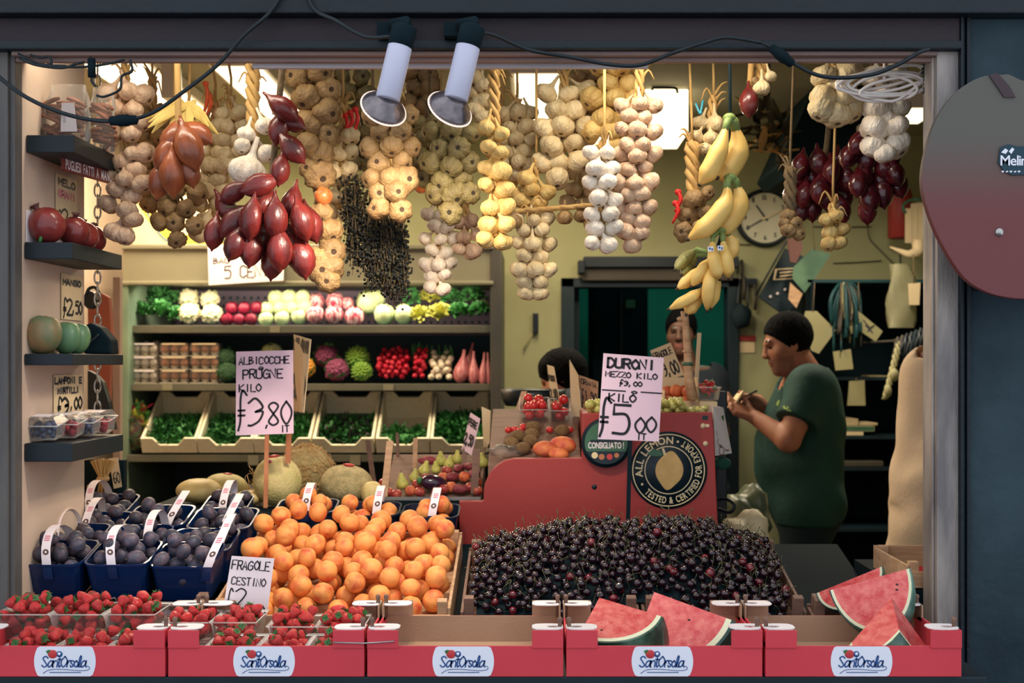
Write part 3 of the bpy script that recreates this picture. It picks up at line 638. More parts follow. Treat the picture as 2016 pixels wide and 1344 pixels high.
# ---------------------------------------------------------------- blue plastic baskets with paper handles
mm('basket_blue', (6, 38, 84), (5, 32, 72), 6, .35, coat=.2)
mm('basket_dark', (24, 40, 66), (18, 34, 56), 6, .35, coat=.2)
mm('logo_brown', (92, 66, 56), None, rough=.5)
def basket(M, w, d, h, label, mt='basket_blue', handle=None, group=None):
    """open tapered basket; local x along the front, y back, z up; handle=(side offset, lean)"""
    t = thing('fruit_basket', label, 'fruit basket', M=M, group=group); r = .02; th = .0018
    def ring(sx, sy, z, rr_):
        pts = []
        for cx_, cy_, a0 in ((sx/2-rr_, sy/2-rr_, 0), (-sx/2+rr_, sy/2-rr_, PI/2), (-sx/2+rr_, -sy/2+rr_, PI), (sx/2-rr_, -sy/2+rr_, 1.5*PI)):
            for k in range(4): a = a0+k*PI/6; pts.append((cx_+rr_*math.cos(a), d/2+cy_+rr_*math.sin(a), z))
        return pts
    b = MB(); R_ = [ring(w*.84, d*.84, .001, r), ring(w*.86, d*.86, .004, r), ring(w*.985, d*.985, h*.93, r*1.3), ring(w*1.02, d*1.02, h*.94, r*1.3), ring(w*1.02, d*1.02, h, r*1.3), ring(w*.965, d*.965, h, r*1.3), ring(w*.83, d*.83, .006, r)]
    vs = sum(R_, []); n = 16; fs = [(i*n+k, i*n+(k+1) % n, (i+1)*n+(k+1) % n, (i+1)*n+k) for i in range(6) for k in range(n)]+[tuple(reversed(range(n))), tuple(range(6*n, 7*n))]
    b.add(vs, fs, 0, None, False); link('tub', b.mesh('tub', M_[mt]), t, Matrix.Identity(4))
    if handle is not None:
        off, lean, hh, hw = handle; A = []
        for i in range(15):
            a = PI*i/14; A.append(Vector((off+lean*math.sin(a), d*.5-math.cos(a)*d*.515, h*.62+(hh-h*.62)*math.sin(a)**.7)))
        sk = lean*.35; vs = []
        for i, p in enumerate(A): q = (i/14-.5)*sk; vs += [p+Vector((-hw/2-q, 0, 0)), p+Vector((hw/2-q, 0, 0))]
        b = MB(); b.add(vs, [(2*i, 2*i+1, 2*i+3, 2*i+2) for i in range(14)], [1 if i < 1 else 0 for i in range(14)])
        for i in (2, 12):
            c = (vs[2*i]+vs[2*i+1]+vs[2*i+2]+vs[2*i+3])/4; u = (vs[2*i+1]-vs[2*i]).normalized(); v = (vs[2*i+2]-vs[2*i]).normalized(); nn = u.cross(v); nn = nn if nn.y < 0 or i > 7 else -nn
            for rad, mi, l in ((hw*.33, 2, .0008), (hw*.13, 0, .0014)):
                b.add([c+nn*l*(1 if i < 7 else 1)+u*rad*math.cos(k*PI/6)+v*rad*math.sin(k*PI/6) for k in range(12)], [tuple(range(12))], mi)
        c0 = (vs[8]+vs[9]+vs[10]+vs[11])/4; u = (vs[9]-vs[8]).normalized(); v = (vs[10]-vs[8]).normalized(); nn = u.cross(v); nn = nn if nn.y < 0 else -nn
        for k in range(3):
            q = c0+v*(k-1)*.006+nn*.0009; b.add([q-u*hw*.3-v*.0014, q+u*hw*.3-v*.0014, q+u*hw*.3+v*.0014, q-u*hw*.3+v*.0014], [(0, 1, 2, 3)], 3)
        link('paper_handle', b.mesh('paper_handle', [M_['paper_white'], M_['basket_blue'], M_['logo_brown'], M_['ink_pink']], fix=False), t, Matrix.Identity(4))
    return t
def fill(M, w, d, h, crest, r, n, tpls, label, cat, group, rng, band=14):
    """fruit heaped inside a basket whose frame is M"""
    Mi = M
    fl = lambda x, y: .008+max(0, abs(x)-w/2+.014+r)*(h/.03)*.5+max(0, abs(y-d/2)-d/2+.014+r)*(h/.03)*.5
    tp = lambda x, y: h+crest*(1-.8*max((abs(x)/(w/2))**3, (abs(y-d/2)/(d/2))**3))+.006
    ps = heap((-w*.5, w*.5, 0, d), fl, tp, r, n, rng, 26); out = []
    for (x, y, z, q) in ps:
        out.append(spawn(rng.choice(tpls), Mi @ T(x, y, z) @ rnd_rot() @ SCL(q*.985), label, cat, group))
    return out
# blue plum baskets, three rows going up the stand: (left, right, rim y, front depth)
PLB = [(34, 165, 1106, 2.87, 'front-row left', (.004, -.012)), (166, 294, 1106, 2.87, 'front-row middle', (.0, -.014)), (295, 422, 1110, 2.88, 'front-row right', (.05, .04)),
       (64, 190, 1070, 3.03, 'second-row left', (-.01, -.01)), (191, 319, 1072, 3.03, 'second-row middle', (.05, .0)), (320, 454, 1080, 3.03, 'second-row right', (.045, .03)),
       (108, 240, 1044, 3.19, 'third-row left', (-.01, .016)), (242, 364, 1030, 3.19, 'third-row middle', (.02, .05)), (366, 494, 1036, 3.19, 'third-row right', (.0, .045)),
       (146, 252, 1016, 3.35, 'topmost left', (-.02, -.01)), (392, 484, 1016, 3.35, 'topmost right', (0, .01))]
rng = random.Random(11)
for (xa, xb, ry, Y, where, hd) in PLB:
    w = S(xb-xa, Y); xc = P((xa+xb)/2, 0, Y).x; zr = P(0, ry, Y).z; h = .092; d = .152
    M = T(xc, Y, max(slope(Y)+.006, zr-h)) @ RX(.24)
    basket(M, w*.975, d, h, where+' blue plastic basket of plums with a white paper handle', handle=(hd[0], hd[1], h+.062, .021), group='blue plum baskets')
    ps = fill(M, w*.95, d*.96, h, .036 if 'front' in where else .016, .0205, 60, PLUM, 'x', 'plum', 'plums in the blue baskets', rng)
    rows_labels(ps, 'dark plum {pos}, {row}, in the '+where+' blue basket', 15)
# wooden crate edge showing left of and under the plums, with a few loose plums
crate(P(30, 0, 2.8).x, P(410, 0, 2.8).x, 2.785, 2.86, 'low wooden crate with a few loose plums below the blue baskets', .03, .085, 'wood_dark')
lp = [(215, 1192), (247, 1196), (283, 1200), (305, 1184), (330, 1196), (232, 1206), (265, 1208), (192, 1204)]
lo_ = []
for i, (x, y) in enumerate(lp):
    Y = 2.815+.012*(i % 3); p = P(x, y, Y); p.z = slope(Y)+.03+(.012 if y < 1195 else 0); lo_.append(spawn(PLUM[i % 3], T(p) @ rnd_rot() @ SCL(.020), 'x', 'plum', 'loose plums under the baskets'))
rows_labels(lo_, 'loose plum {pos}, {row}, lying in the low crate under the baskets', 12)
t = tag(obj('paper_band', MB().tube([P(212, 1185, 2.79), P(218, 1178, 2.792), P(226, 1176, 2.80), P(231, 1185, 2.806)], .0005, 4).add([P(210, 1188, 2.788), P(222, 1188, 2.788), P(226, 1200, 2.786), P(213, 1200, 2.786)], [(0, 1, 2, 3)]), M_['paper_white'], fix=False), 'torn white paper band among the loose plums under the baskets', 'paper band')
# apricot baskets behind the loose heap
AB = [(538, 660, 1006, 3.34, 'left', (.0, .012)), (662, 786, 1012, 3.33, 'middle', (.02, .012)), (788, 904, 1016, 3.33, 'right', (-.0, .018))]
for k, (xa, xb, ry, Y, where, hd) in enumerate(AB):
    w = S(xb-xa, Y); xc = P((xa+xb)/2, 0, Y).x; zr = P(0, ry, Y).z; h = .07; d = .12
    M = T(xc, Y, max(slope(Y)+.004, zr-h)) @ RX(.2)
    basket(M, w*.97, d, h, where+' one of three dark blue apricot baskets behind the apricot crate', 'basket_dark', (hd[0], hd[1], h+.062, .022), 'apricot baskets')
    ps = fill(M, w*.93, d*.95, h, .028, .0255, 22, APRICOT, 'x', 'apricot', 'apricots in the dark baskets', rng)
    rows_labels(ps, 'apricot {pos}, {row}, in the '+where+' dark blue basket', 16)
# ---------------------------------------------------------------- strawberries: clear punnets standing in the first two cartons, loose-looking berries between
def punnet(M, w, d, h, label, group=None, name='punnet'):
    t = thing(name, label, 'punnet', M=M, group=group); b = MB()
    q = lambda s, z: [(-w/2*s, d/2-d/2*s, z), (w/2*s, d/2-d/2*s, z), (w/2*s, d/2+d/2*s, z), (-w/2*s, d/2+d/2*s, z)]
    vs = q(.84, .001)+q(.985, h)+q(1.06, h+.001); fs = [(0, 3, 2, 1)]+[(i, (i+1) % 4, 4+(i+1) % 4, 4+i) for i in range(4)]+[(4+i, 4+(i+1) % 4, 8+(i+1) % 4, 8+i) for i in range(4)]
    b.add(vs, fs, 0, None, False); link('tub', b.mesh('tub', CLEAR, .004, fix=False), t, Matrix.Identity(4))
    b = MB()
    lp_ = [Vector(v) for v in q(1.05, h+.002)]; b.tube(lp_+[lp_[0]], .0014, 5); link('rim', b.mesh('rim', CLEAR2), t, Matrix.Identity(4)); return t
CLEAR2 = clear('clear_rim', (240, 236, 230), .3, .12)
rng = random.Random(21); ZI = ZB+.0055
PN = []
def row_punnets(xs, Y, z, w, d, h, crest, n, names):
    for px, nm in zip(xs, names):
        xc = P(px, 0, Y).x; M = T(xc, Y, z); punnet(M, w, d, h, 'clear plastic punnet of strawberries, '+nm, 'strawberry punnets')
        ps = fill(M, w*.985, d*.985, h, crest, .0128, n, [STRAW], 'x', 'strawberry', 'strawberries in the red cartons', rng)
        rows_labels(ps, 'strawberry {pos}, {row}, '+nm, 12)
row_punnets([56, 159, 262], 2.465, ZI, .101, .112, .048, .018, 70, ['left front of the first carton', 'middle front of the first carton', 'right front of the first carton'])
row_punnets([40, 146, 252], 2.60, ZI+.03, .108, .125, .055, .026, 70, ['left back of the first carton', 'middle back of the first carton', 'right back of the first carton'])
row_punnets([452, 555, 650], 2.465, ZI, .098, .112, .048, .014, 70, ['left front of the second carton', 'middle front of the second carton', 'right front of the second carton'])
row_punnets([366, 458], 2.592, ZI+.020, .094, .125, .050, .014, 70, ['left back of the second carton', 'back, below the strawberry sign'])
row_punnets([572, 668], 2.597, ZI+.012, .098, .122, .048, .022, 80, ['middle back of the second carton', 'right back of the second carton'])
# ---------------------------------------------------------------- cherries
CX0, CX1, CY0_, CY1_ = P(903, 0, 2.79).x+.004, P(1588, 0, 2.79).x, 2.79, 3.18
xm = P(1262, 0, 2.79).x
crate(CX0, xm-.003, CY0_, CY1_, 'brown wooden crate under the left half of the cherries', .045, .092, 'wood_dark')
crate(xm+.003, CX1, CY0_, CY1_, 'brown wooden crate under the right half of the cherries', .045, .092, 'wood_dark')
def ctop(x, y):
    u = (y-CY0_)/(CY1_-CY0_); v = (x-CX0)/(CX1-CX0); e = min(1, 4.5*min(v+.06, 1-v+.02))
    px_ = CX+F*x/y
    crest = np.interp(px_, [900, 960, 1030, 1100, 1180, 1260, 1340, 1400, 1450, 1500, 1560], [1074, 1060, 1044, 1030, 1022, 1026, 1018, 1030, 1046, 1062, 1090])
    zc = EYE-(crest-HY)*3.12/F; zf = slope(CY0_)+.052
    s = math.sin(min(1, u/.83)*PI/2)**.85
    return zf+(zc-zf)*s
rng = random.Random(31); rc = .0112
base = lambda x, y: ctop(x, y)-.036
def posts(x, y): return 1 if ((y < CY0_+.046 or y > CY1_-.05) and min(abs(x-q) for q in (CX0+.02, xm-.022, xm+.022, CX1-.02)) < .026) else 0
def inner_floor(x, y): return max(slope(y)+.013, base(x, y), slope(y)+.068 if abs(x-xm) < .022 else 0)
pts = heap((CX0+.012, CX1-.012, CY0_+.014, CY1_-.010), lambda x, y: inner_floor(x, y)+posts(x, y), lambda x, y: ctop(x, y)+.006, rc, 2600, rng, 7, .12, maxfail=500)
def pxy(p): return (CX+F*p[0]/p[1], HY-F*(p[2]-EYE)/p[1])
# the 300 that show largest: nearest, and on the surface
def cover(p, q): return p[2]-inner_floor(p[0], p[1])
pts = [p for p in pts if pxy(p)[1] < 1222]
vis = sorted(pts, key=lambda p: p[1]-1.6*(p[2]-ctop(p[0], p[1])))
front = vis[:300]; rest = vis[300:]
for p in front:
    up = Euler((rng.gauss(0, .8), rng.gauss(0, .8), rng.uniform(0, 6.3))).to_matrix().to_4x4()
    spawn(CHERRY[1 if rng.random() < .07 else 0], T(p[0], p[1], p[2]) @ up @ SCL(p[3]*.98), 'dark glossy cherry lying in the front of the heap in the brown crates', 'cherry', 'cherries heaped in front of the red counter')
b = MB(); cm = [MB().ball((0, 0, 0), (1, .97, .93), 10, 7), MB().tube(spl([(0, 0, .8), (.1, .05, 1.5), (.5, .15, 2.3), (.9, .3, 2.9)], 2), [.08, .06, .1], 4)]
for p in rest:
    M = T(p[0], p[1], p[2]) @ Euler((rng.gauss(0, .8), rng.gauss(0, .8), rng.uniform(0, 6.3))).to_matrix().to_4x4() @ SCL(p[3]*.98)
    b.add(cm[0].v, cm[0].f, 1 if rng.random() < .06 else 0, M); b.add(cm[1].v, cm[1].f, 2, M)
gx, gy = 60, 30; vs = []
for j in range(gy+1):
    for i in range(gx+1):
        x = CX0+.034+(CX1-CX0-.068)*i/gx; y = CY0_+.034+(CY1_-CY0_-.075)*j/gy; vs.append((x, y, inner_floor(x, y)-.001))
b.add(vs, [(j*(gx+1)+i, j*(gx+1)+i+1, (j+1)*(gx+1)+i+1, (j+1)*(gx+1)+i) for j in range(gy) for i in range(gx)], 3)
# stalks standing up out of the heap
for i in range(90):
    x = rng.uniform(CX0+.03, CX1-.03); y = rng.uniform(CY0_+.05, CY1_-.02); z = ctop(x, y); h = rng.uniform(.012, .034)
    b.tube([(x, y, z-.01), (x+rng.uniform(-.006, .006), y, z+h*.5), (x+rng.uniform(-.016, .016), y, z+h)], [.0008, .0007, .0014], 4, 2)
tag(obj('cherry_heap', b, [M_['cherry_skin'], M_['cherry_red'], M_['stem_green'], M_['darker']], fix=False), 'heap of dark cherries with stalks filling the two brown crates', 'cherries', kind='stuff')
# ================================================================ garlic braids, onions and bananas hanging from the rack
b0 = [('steel rail', 2.98), ('r', 3.18), ('r', 3.42)]
t = thing('hanging_rack', 'dark metal rack of three rails under the ceiling that the garlic braids hang from', 'rack', (0, 3.2, 2.46))
for y in (2.98, 3.18, 3.42): obj('rail', MB().tube([(-1.12, y, 2.46), (.95, y, 2.46)], .008, 8), M_['darker'], t)
for x in (-1.0, -.1, .85): obj('hanger', MB().tube([(x, 2.95, 2.452), (x, 3.45, 2.452)], .006, 6).tube([(x, 3.2, 2.45), (x, 3.2, 2.75)], .006, 6), M_['darker'], t)
GP = [(.06, -.74), (.20, -.76), (.30, -.80), (.62, -.72), (.93, -.34), (1.0, .02), (.90, .38), (.60, .70), (.30, .92), (.19, 1.2), (.15, 1.7), (.13, 2.2)]
def garlic(n, k, ph): return MB().lathe([(r, z) for r, z in GP], n, fn=lambda th, u: 1+(.17*abs(math.sin(k*.5*th+ph))-.10+.05*math.cos(2*th+ph)+.04*math.cos(3*th-ph))*max(0, 1-max(0, u-.55)*3)*min(1, u*5), mf=lambda i: 1 if i < 1 else 0)
def gm(name, c1, c2, root=(104, 84, 60)):
    m = mat('garlic_'+name, c1, c2, 1.6, .55, .25, 5, thr=(.32, .72), rnd=.14, stretch=(1, 1, .35), bdist=.08); r = mat('roots_'+name, root, None, rough=.9); return [k.mesh('bulb', [m, r]) for k in (garlic(28, 7, .4), garlic(26, 6, 2.), garlic(28, 9, 1.2), garlic(24, 5, .7))]
G = {'cream': gm('cream', (224, 204, 160), (194, 166, 118)), 'gold': gm('gold', (222, 190, 118), (190, 150, 84)), 'olive': gm('olive', (150, 134, 84), (112, 98, 62), (60, 50, 36)), 'white': gm('white', (240, 228, 208), (220, 198, 172)),  # olive kind: shade of the unlit braids is put into its skin colour
     'pink': gm('pink', (222, 192, 160), (178, 140, 112)), 'tan': gm('tan', (164, 132, 86), (126, 96, 60), (70, 52, 36)), 'onion': [MB().lathe([(.05, -1), (.45, -.92), (.86, -.5), (1, 0), (.86, .5), (.42, .86), (.14, 1.1), (.10, 1.5)], 18).mesh('bulb', mat('onion_gold', (222, 130, 66), (190, 90, 50), 1.5, .35, coat=.2))]}
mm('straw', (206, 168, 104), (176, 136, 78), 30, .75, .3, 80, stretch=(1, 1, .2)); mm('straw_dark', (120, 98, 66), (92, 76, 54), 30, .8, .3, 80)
mm('ribbon_orange', (226, 92, 44), None, rough=.4); mm('ribbon_red', (214, 40, 34), None, rough=.4)
hr = random.Random(77)
def plait(mb, top, bot, r, tw=14, n=6, mi=0, sway=.0):
    L = (bot-top).length; k = max(8, int(L/.018))
    for s in range(3):
        pts = []
        for i in range(k+1):
            u = i/k; a = u*L/.05*PI*1.1+s*2*PI/3; w = r*(1-.25*u)
            pts.append(top.lerp(bot, u)+Vector((math.cos(a)*w, math.sin(a)*w*.6, math.sin(a*2)*.002)))
        mb.tube(pts, [r*.62]*(k+1), n, mi)
def braid(label, top, bulbs, r, Y, kind='cream', stem='straw', sr=.009, group=None, hang=True, name='garlic_braid', cat='garlic braid', out=.75, leaves=5, tie=None, rim=None):
    """top: (x, y) of the visible top of the plait; bulbs: list of (x, y[, scale[, kind]]) in photo pixels"""
    tp = P(top[0], top[1], Y); x_, y_ = tp.x, tp.y
    ry = min((2.98, 3.18, 3.42), key=lambda q: abs(q-Y)); hk = Vector((tp.x, ry, 2.452))
    t = thing(name, label, cat, hk, group); bys = [q[1] for q in bulbs]; bot = P(np.mean([q[0] for q in bulbs if q[1] > max(bys)-60]), max(bys)-10, Y)
    mb = MB()
    if sr:
        if hang: mb.tube([hk, tp+Vector((0, 0, .05)), tp], .0035, 5, 0)
        plait(mb, tp, bot, sr); 
        for i in range(leaves):
            a = hr.uniform(0, 6.3); p = tp+Vector((0, 0, -.01*i)); mb.tube(spl([p, p+Vector((math.cos(a)*.02, math.sin(a)*.015, .03)), p+Vector((math.cos(a)*.035, math.sin(a)*.025, .01+hr.uniform(-.02, .04)))], 3), [.004, .003, .0012], 5)
        obj('plait', mb, M_[stem], t)
    R_ = S(r, Y)
    for q in bulbs:
        x, y = q[0], q[1]; s = q[2] if len(q) > 2 else 1; kd = q[3] if len(q) > 3 else kind
        u = (y-top[1])/max(1, (max(bys)-top[1])); axx = top[0]+(CX+F*bot.x/bot.y-top[0])*u
        dx = (x-axx)/max(20, r*1.6); dy = hr.uniform(-.6, .6)
        rooty = kd in ('tan', 'olive')      # the neck points up and back to the plait; some kinds show their roots
        ax = Vector((-dx*.9+hr.uniform(-.3, .3), (.75 if rooty else .25)+hr.uniform(-.3, .3), out+(0 if rooty else .5)+hr.uniform(-.3, .3))).normalized()
        if rooty and hr.random() < .28: ax = Vector((-dx*.6+hr.uniform(-.3, .3), 1, .1)).normalized()
        c = P(x, y, Y+hr.uniform(-.012, .012)-.02+.012*abs(dx)); sz = R_*s*hr.uniform(.98, 1.22)
        me = hr.choice(G[kd]); o = bpy.data.objects.new('bulb', me); COL.objects.link(o); o.parent = t
        o.matrix_basis = T(c-hk-ax*sz*.12) @ rot_to(ax) @ RZ(hr.uniform(0, 6.3)) @ SCL(sz*hr.uniform(.94, 1.05), sz*hr.uniform(.94, 1.05), sz*hr.uniform(.86, 1.02))
    if tie:
        mb = MB()
        for (x, y, ln) in tie[1]:
            p = P(x, y, Y-.03); mb.tube(spl([p, p+Vector((.006, -.004, -ln*.4)), p+Vector((-.008, 0, -ln))], 4), [.005, .006, .003], 6); mb.ball(tuple(p), (.009, .006, .008), 8, 6)
        obj('ribbon', mb, M_[tie[0]], t)
    return t
def cols(x0, y0, x1, y1, n, r, seed=1, jit=.25, step=1.45):
    """bulb places down a braid: n columns between the top (x0, y0) and the bottom (x1, y1)"""
    q = random.Random(seed); out = []; rows = max(1, int(abs(y1-y0)/(r*step)))
    for i in range(rows+1):
        u = i/rows; xc = x0+(x1-x0)*u; m = n-(1 if (i % 2 and n > 2) else 0)
        if u > .9 and n > 2: m = max(1, m-1)
        for k in range(m):
            off = (k-(m-1)/2)*r*1.75+(r*.5*(1 if i % 2 else -1) if n == 2 else 0)*.5
            out.append((xc+off+q.uniform(-jit, jit)*r, y0+(y1-y0)*u+q.uniform(-jit, jit)*r))
    return out
GB = 'garlic braids hanging across the stall'
braid('pinkish garlic braid at the far left, hanging behind the wooden taralli sign', (246, 128), [(215, 182), (252, 178), (280, 186), (228, 212), (262, 216), (258, 262), (278, 240), (224, 258), (262, 302), (238, 318), (264, 335), (246, 352), (258, 385), (232, 372), (250, 412), (262, 430), (228, 455), (246, 462), (212, 300), (210, 336), (214, 400), (278, 360), (282, 300)], 19, 3.12, 'pink', group=GB)
braid('olive garlic braid below the long brown shallots at left', (345, 330), cols(350, 378, 345, 470, 3, 19, 2), 19, 3.2, 'tan', group=GB, hang=True)
braid('pale bright garlic braid right of the brown shallots', (424, 200), cols(424, 245, 412, 455, 2, 18, 3), 18, 3.3, 'cream', group=GB, tie=('ribbon_orange', [(405, 165, .09), (412, 190, .05)]))
braid('rope of dried stalks ending in one big white garlic head', (498, 118), [(520, 246, .62), (523, 300, .68), (488, 334, 1.1), (486, 262, .5), (478, 285, .5)], 30, 3.04, 'white', 'straw', .013, GB, leaves=8)
braid('tall braid of large garlic with dark roots beside the red shallots', (598, 105), [(585, 150), (630, 140), (604, 190), (646, 178), (642, 220), (606, 242), (644, 264), (607, 284), (632, 302), (630, 345), (610, 330, .8), (636, 384, .7, 'onion'), (632, 420), (648, 455), (620, 448, .9), (652, 495), (626, 518), (651, 524), (634, 530, .9), (645, 553, .9)], 25, 3.10, 'tan', group=GB)
braid('garlic braid with orange ribbon left of the first lamp', (676, 205), cols(676, 262, 672, 335, 2, 17, 5), 17, 3.2, 'cream', group=GB, tie=('ribbon_red', [(680, 228, .06), (700, 215, .07), (690, 222, .05)]))
braid('wide garlic braid hanging directly below the first lamp', (770, 180), cols(772, 225, 765, 412, 3, 21, 6), 21, 3.05, 'tan', group=GB)
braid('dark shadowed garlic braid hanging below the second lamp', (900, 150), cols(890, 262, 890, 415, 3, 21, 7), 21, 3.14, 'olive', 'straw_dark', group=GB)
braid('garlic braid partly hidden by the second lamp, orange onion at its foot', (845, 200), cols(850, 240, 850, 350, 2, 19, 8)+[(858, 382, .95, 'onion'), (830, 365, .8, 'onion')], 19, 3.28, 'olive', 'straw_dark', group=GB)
braid('small pale garlic braid just under the lintel, right of the second lamp', (945, 112), [(934, 150), (952, 166), (930, 180), (948, 196), (936, 214), (950, 230)], 17, 3.2, 'cream', group=GB)
braid('bright white garlic braid in front of the fridge canopy', (868, 390), cols(868, 422, 862, 566, 3, 14, 9, step=1.5), 14, 3.4, 'white', group=GB)
braid('short pinkish garlic bunch right of the bright white braid', (915, 400), cols(917, 435, 922, 490, 2, 15, 10), 15, 3.4, 'pink', group=GB)
braid('golden garlic braid in two neat columns with a straw rope', (972, 138), [(963, 288), (960, 330), (1003-20, 300), (958, 362), (992, 372), (964, 408), (995, 405), (962, 440), (996, 440), (956, 470), (990, 475)]+[(958, 250), (986, 262), (984, 335)], 18, 3.0, 'gold', sr=.011, group=GB)
braid('cream garlic braid right of the golden braid, below the long ceiling light', (1018, 195), cols(1020, 222, 1018, 345, 3, 16, 12), 16, 3.3, 'cream', group=GB)
braid('garlic bunch with golden tops above the horizontal rope', (1056, 330), [(1026, 392), (1060, 396), (1046, 372), (1076, 378), (1038, 350), (1012, 380)], 17, 3.2, 'gold', group=GB, hang=True)
braid('garlic braid hanging from the left end of the horizontal rope', (1046, 410), cols(1050, 430, 1050, 576, 3, 16, 13), 16, 3.18, 'cream', group=GB, hang=False)
braid('garlic braid left of the wide one, right of the long ceiling light', (1112, 140), cols(1118, 180, 1102, 352, 3, 21, 14), 21, 3.22, 'cream', group=GB)
braid('wide golden garlic braid at the lintel right of the ceiling light', (1215, 108), cols(1216, 130, 1200, 290, 3, 22, 15), 22, 3.2, 'gold', group=GB)
braid('bright white braid of small garlic below the wide golden one', (1190, 285), cols(1186, 300, 1188, 478, 2, 17, 16, step=1.5), 17, 2.98, 'white', group=GB, hang=True)
braid('pinkish garlic braid beside the glowing hood panel', (1260, 130), cols(1256, 205, 1246, 480, 3, 17, 17, step=1.45), 17, 3.05, 'pink', group=GB)
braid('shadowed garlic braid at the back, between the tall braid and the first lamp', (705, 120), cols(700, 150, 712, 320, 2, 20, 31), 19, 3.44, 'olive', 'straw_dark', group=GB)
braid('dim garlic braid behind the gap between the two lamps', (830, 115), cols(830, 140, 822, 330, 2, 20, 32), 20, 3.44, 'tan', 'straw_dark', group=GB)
braid('golden garlic braid behind the golden two-column one', (985, 150), cols(1000, 240, 985, 420, 2, 18, 33), 18, 3.36, 'gold', group=GB)
braid('cream garlic braid low behind the horizontal rope, left of the white braid', (1150, 250), cols(1150, 280, 1140, 400, 2, 17, 34), 17, 3.42, 'cream', group=GB)
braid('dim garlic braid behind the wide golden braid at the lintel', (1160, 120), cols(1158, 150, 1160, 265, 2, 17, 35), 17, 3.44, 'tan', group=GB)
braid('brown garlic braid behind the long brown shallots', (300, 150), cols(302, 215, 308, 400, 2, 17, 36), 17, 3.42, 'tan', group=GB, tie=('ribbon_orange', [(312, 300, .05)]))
braid('tan garlic braid between the fridge canopy and the dried herb bunch', (655, 300), cols(662, 350, 668, 420, 2, 17, 37), 17, 3.4, 'cream', group=GB)
braid('pale garlic braid behind the big red shallots', (455, 190), cols(458, 225, 450, 350, 2, 17, 38), 17, 3.3, 'cream', group=GB)
# horizontal rope with a few bulbs
t = thing('garlic_rope', 'horizontal dried garlic rope strung between two braids, four bulbs hanging under it', 'garlic rope', P(1100, 412, 3.16), GB)
mb = MB(); plait(mb, P(1000, 418, 3.18), P(1195, 402, 3.12), .010); obj('plait', mb, M_['straw'], t)
for x, y in ((1012, 436), (1112, 428), (1146, 424), (1165, 440)):
    o = bpy.data.objects.new('bulb', hr.choice(G['tan'])); COL.objects.link(o); o.parent = t; o.matrix_basis = T(P(x, y, 3.15)-t.matrix_basis.translation) @ RX(hr.uniform(-.4, .4)) @ SCL(S(16, 3.15))
braid('garlic with dried leaves hanging behind the top bananas', (1405, 190), [(1380, 240), (1408, 242), (1372, 268), (1400, 270), (1424, 262), (1390, 292)], 16, 3.14, 'cream', group=GB)
braid('brown garlic string hanging left of the middle bananas', (1362, 280), [(1366, 392, 1.1), (1392, 380, .7), (1355, 424), (1386, 418, .8), (1346, 456), (1376, 446, .8)], 20, 3.1, 'tan', sr=.014, group=GB, tie=('ribbon_red', [(1335, 378, .05), (1330, 400, .05)]))
braid('large cream garlic braid at right under the lintel, black cable across it', (1640, 100), [(1624, 150), (1668, 148), (1622, 188), (1664, 188), (1620, 212), (1646, 222), (1672, 214), (1640, 166, .8)], 26, 2.98, 'cream', group=GB)
braid('cream garlic braid behind the white coiled cable at right', (1738, 100), [(1722, 150), (1762, 148), (1726, 210), (1764, 208), (1722, 248), (1762, 244), (1722, 285), (1762, 284), (1742, 300, .7), (1745, 180), (1742, 232, .7)], 25, 2.97, 'white', group=GB)
braid('small yellow garlic bunch below the dark red onions', (1640, 400), [(1628, 432), (1646, 424), (1634, 456), (1660, 450), (1652, 476), (1632, 478)], 14, 3.05, 'gold', group=GB)
braid('garlic cluster beside the clock, hanging from dried stalks', (1556, 330), [(1550, 425), (1566, 438), (1552, 452), (1572, 460), (1545, 440)], 13, 3.05, 'tan', sr=.012, stem='straw_dark', group=GB)
braid('small onion and garlic bunch on dried stalks right of the banana hook', (1498, 112), [(1500, 172, .9, 'cream'), (1516, 150, .7, 'cream'), (1484, 160, .7, 'tan')], 18, 3.05, 'cream', sr=.012, group=GB)
# ---------------------------------------------------------------- shallots and red onions
mm('shallot_red', (112, 34, 30), (64, 22, 22), 1.4, .34, .1, 4, thr=(.35, .7), rnd=.2, coat=.2, stretch=(1, 1, .25), bdist=.05)
mm('shallot_brown', (164, 90, 54), (120, 60, 36), 1.4, .32, .1, 4, rnd=.15, coat=.3, stretch=(1, 1, .25), bdist=.05)
mm('onion_purple', (104, 24, 32), (58, 14, 24), 1.4, .26, .1, 4, rnd=.25, coat=.5, stretch=(1, 1, .3), bdist=.05)
SHP = [(.04, -1.25), (.1, -1.12), (.32, -.95), (.58, -.6), (.68, -.15), (.64, .25), (.42, .7), (.2, 1.0), (.1, 1.25), (.07, 1.5)]
ONP = [(.04, -1.12), (.14, -1.0), (.5, -.82), (.82, -.42), (.88, 0), (.78, .35), (.48, .7), (.2, .95), (.1, 1.3)]
SH = {k: [MB().lathe(p, 16, fn=lambda th, u, a=a: 1+.05*math.cos(3*th+a)).mesh('bulb', M_[m]) for a in (0, 1.5)] for k, p, m in (('red', SHP, 'shallot_red'), ('brown', SHP, 'shallot_brown'), ('purple', ONP, 'onion_purple'))}
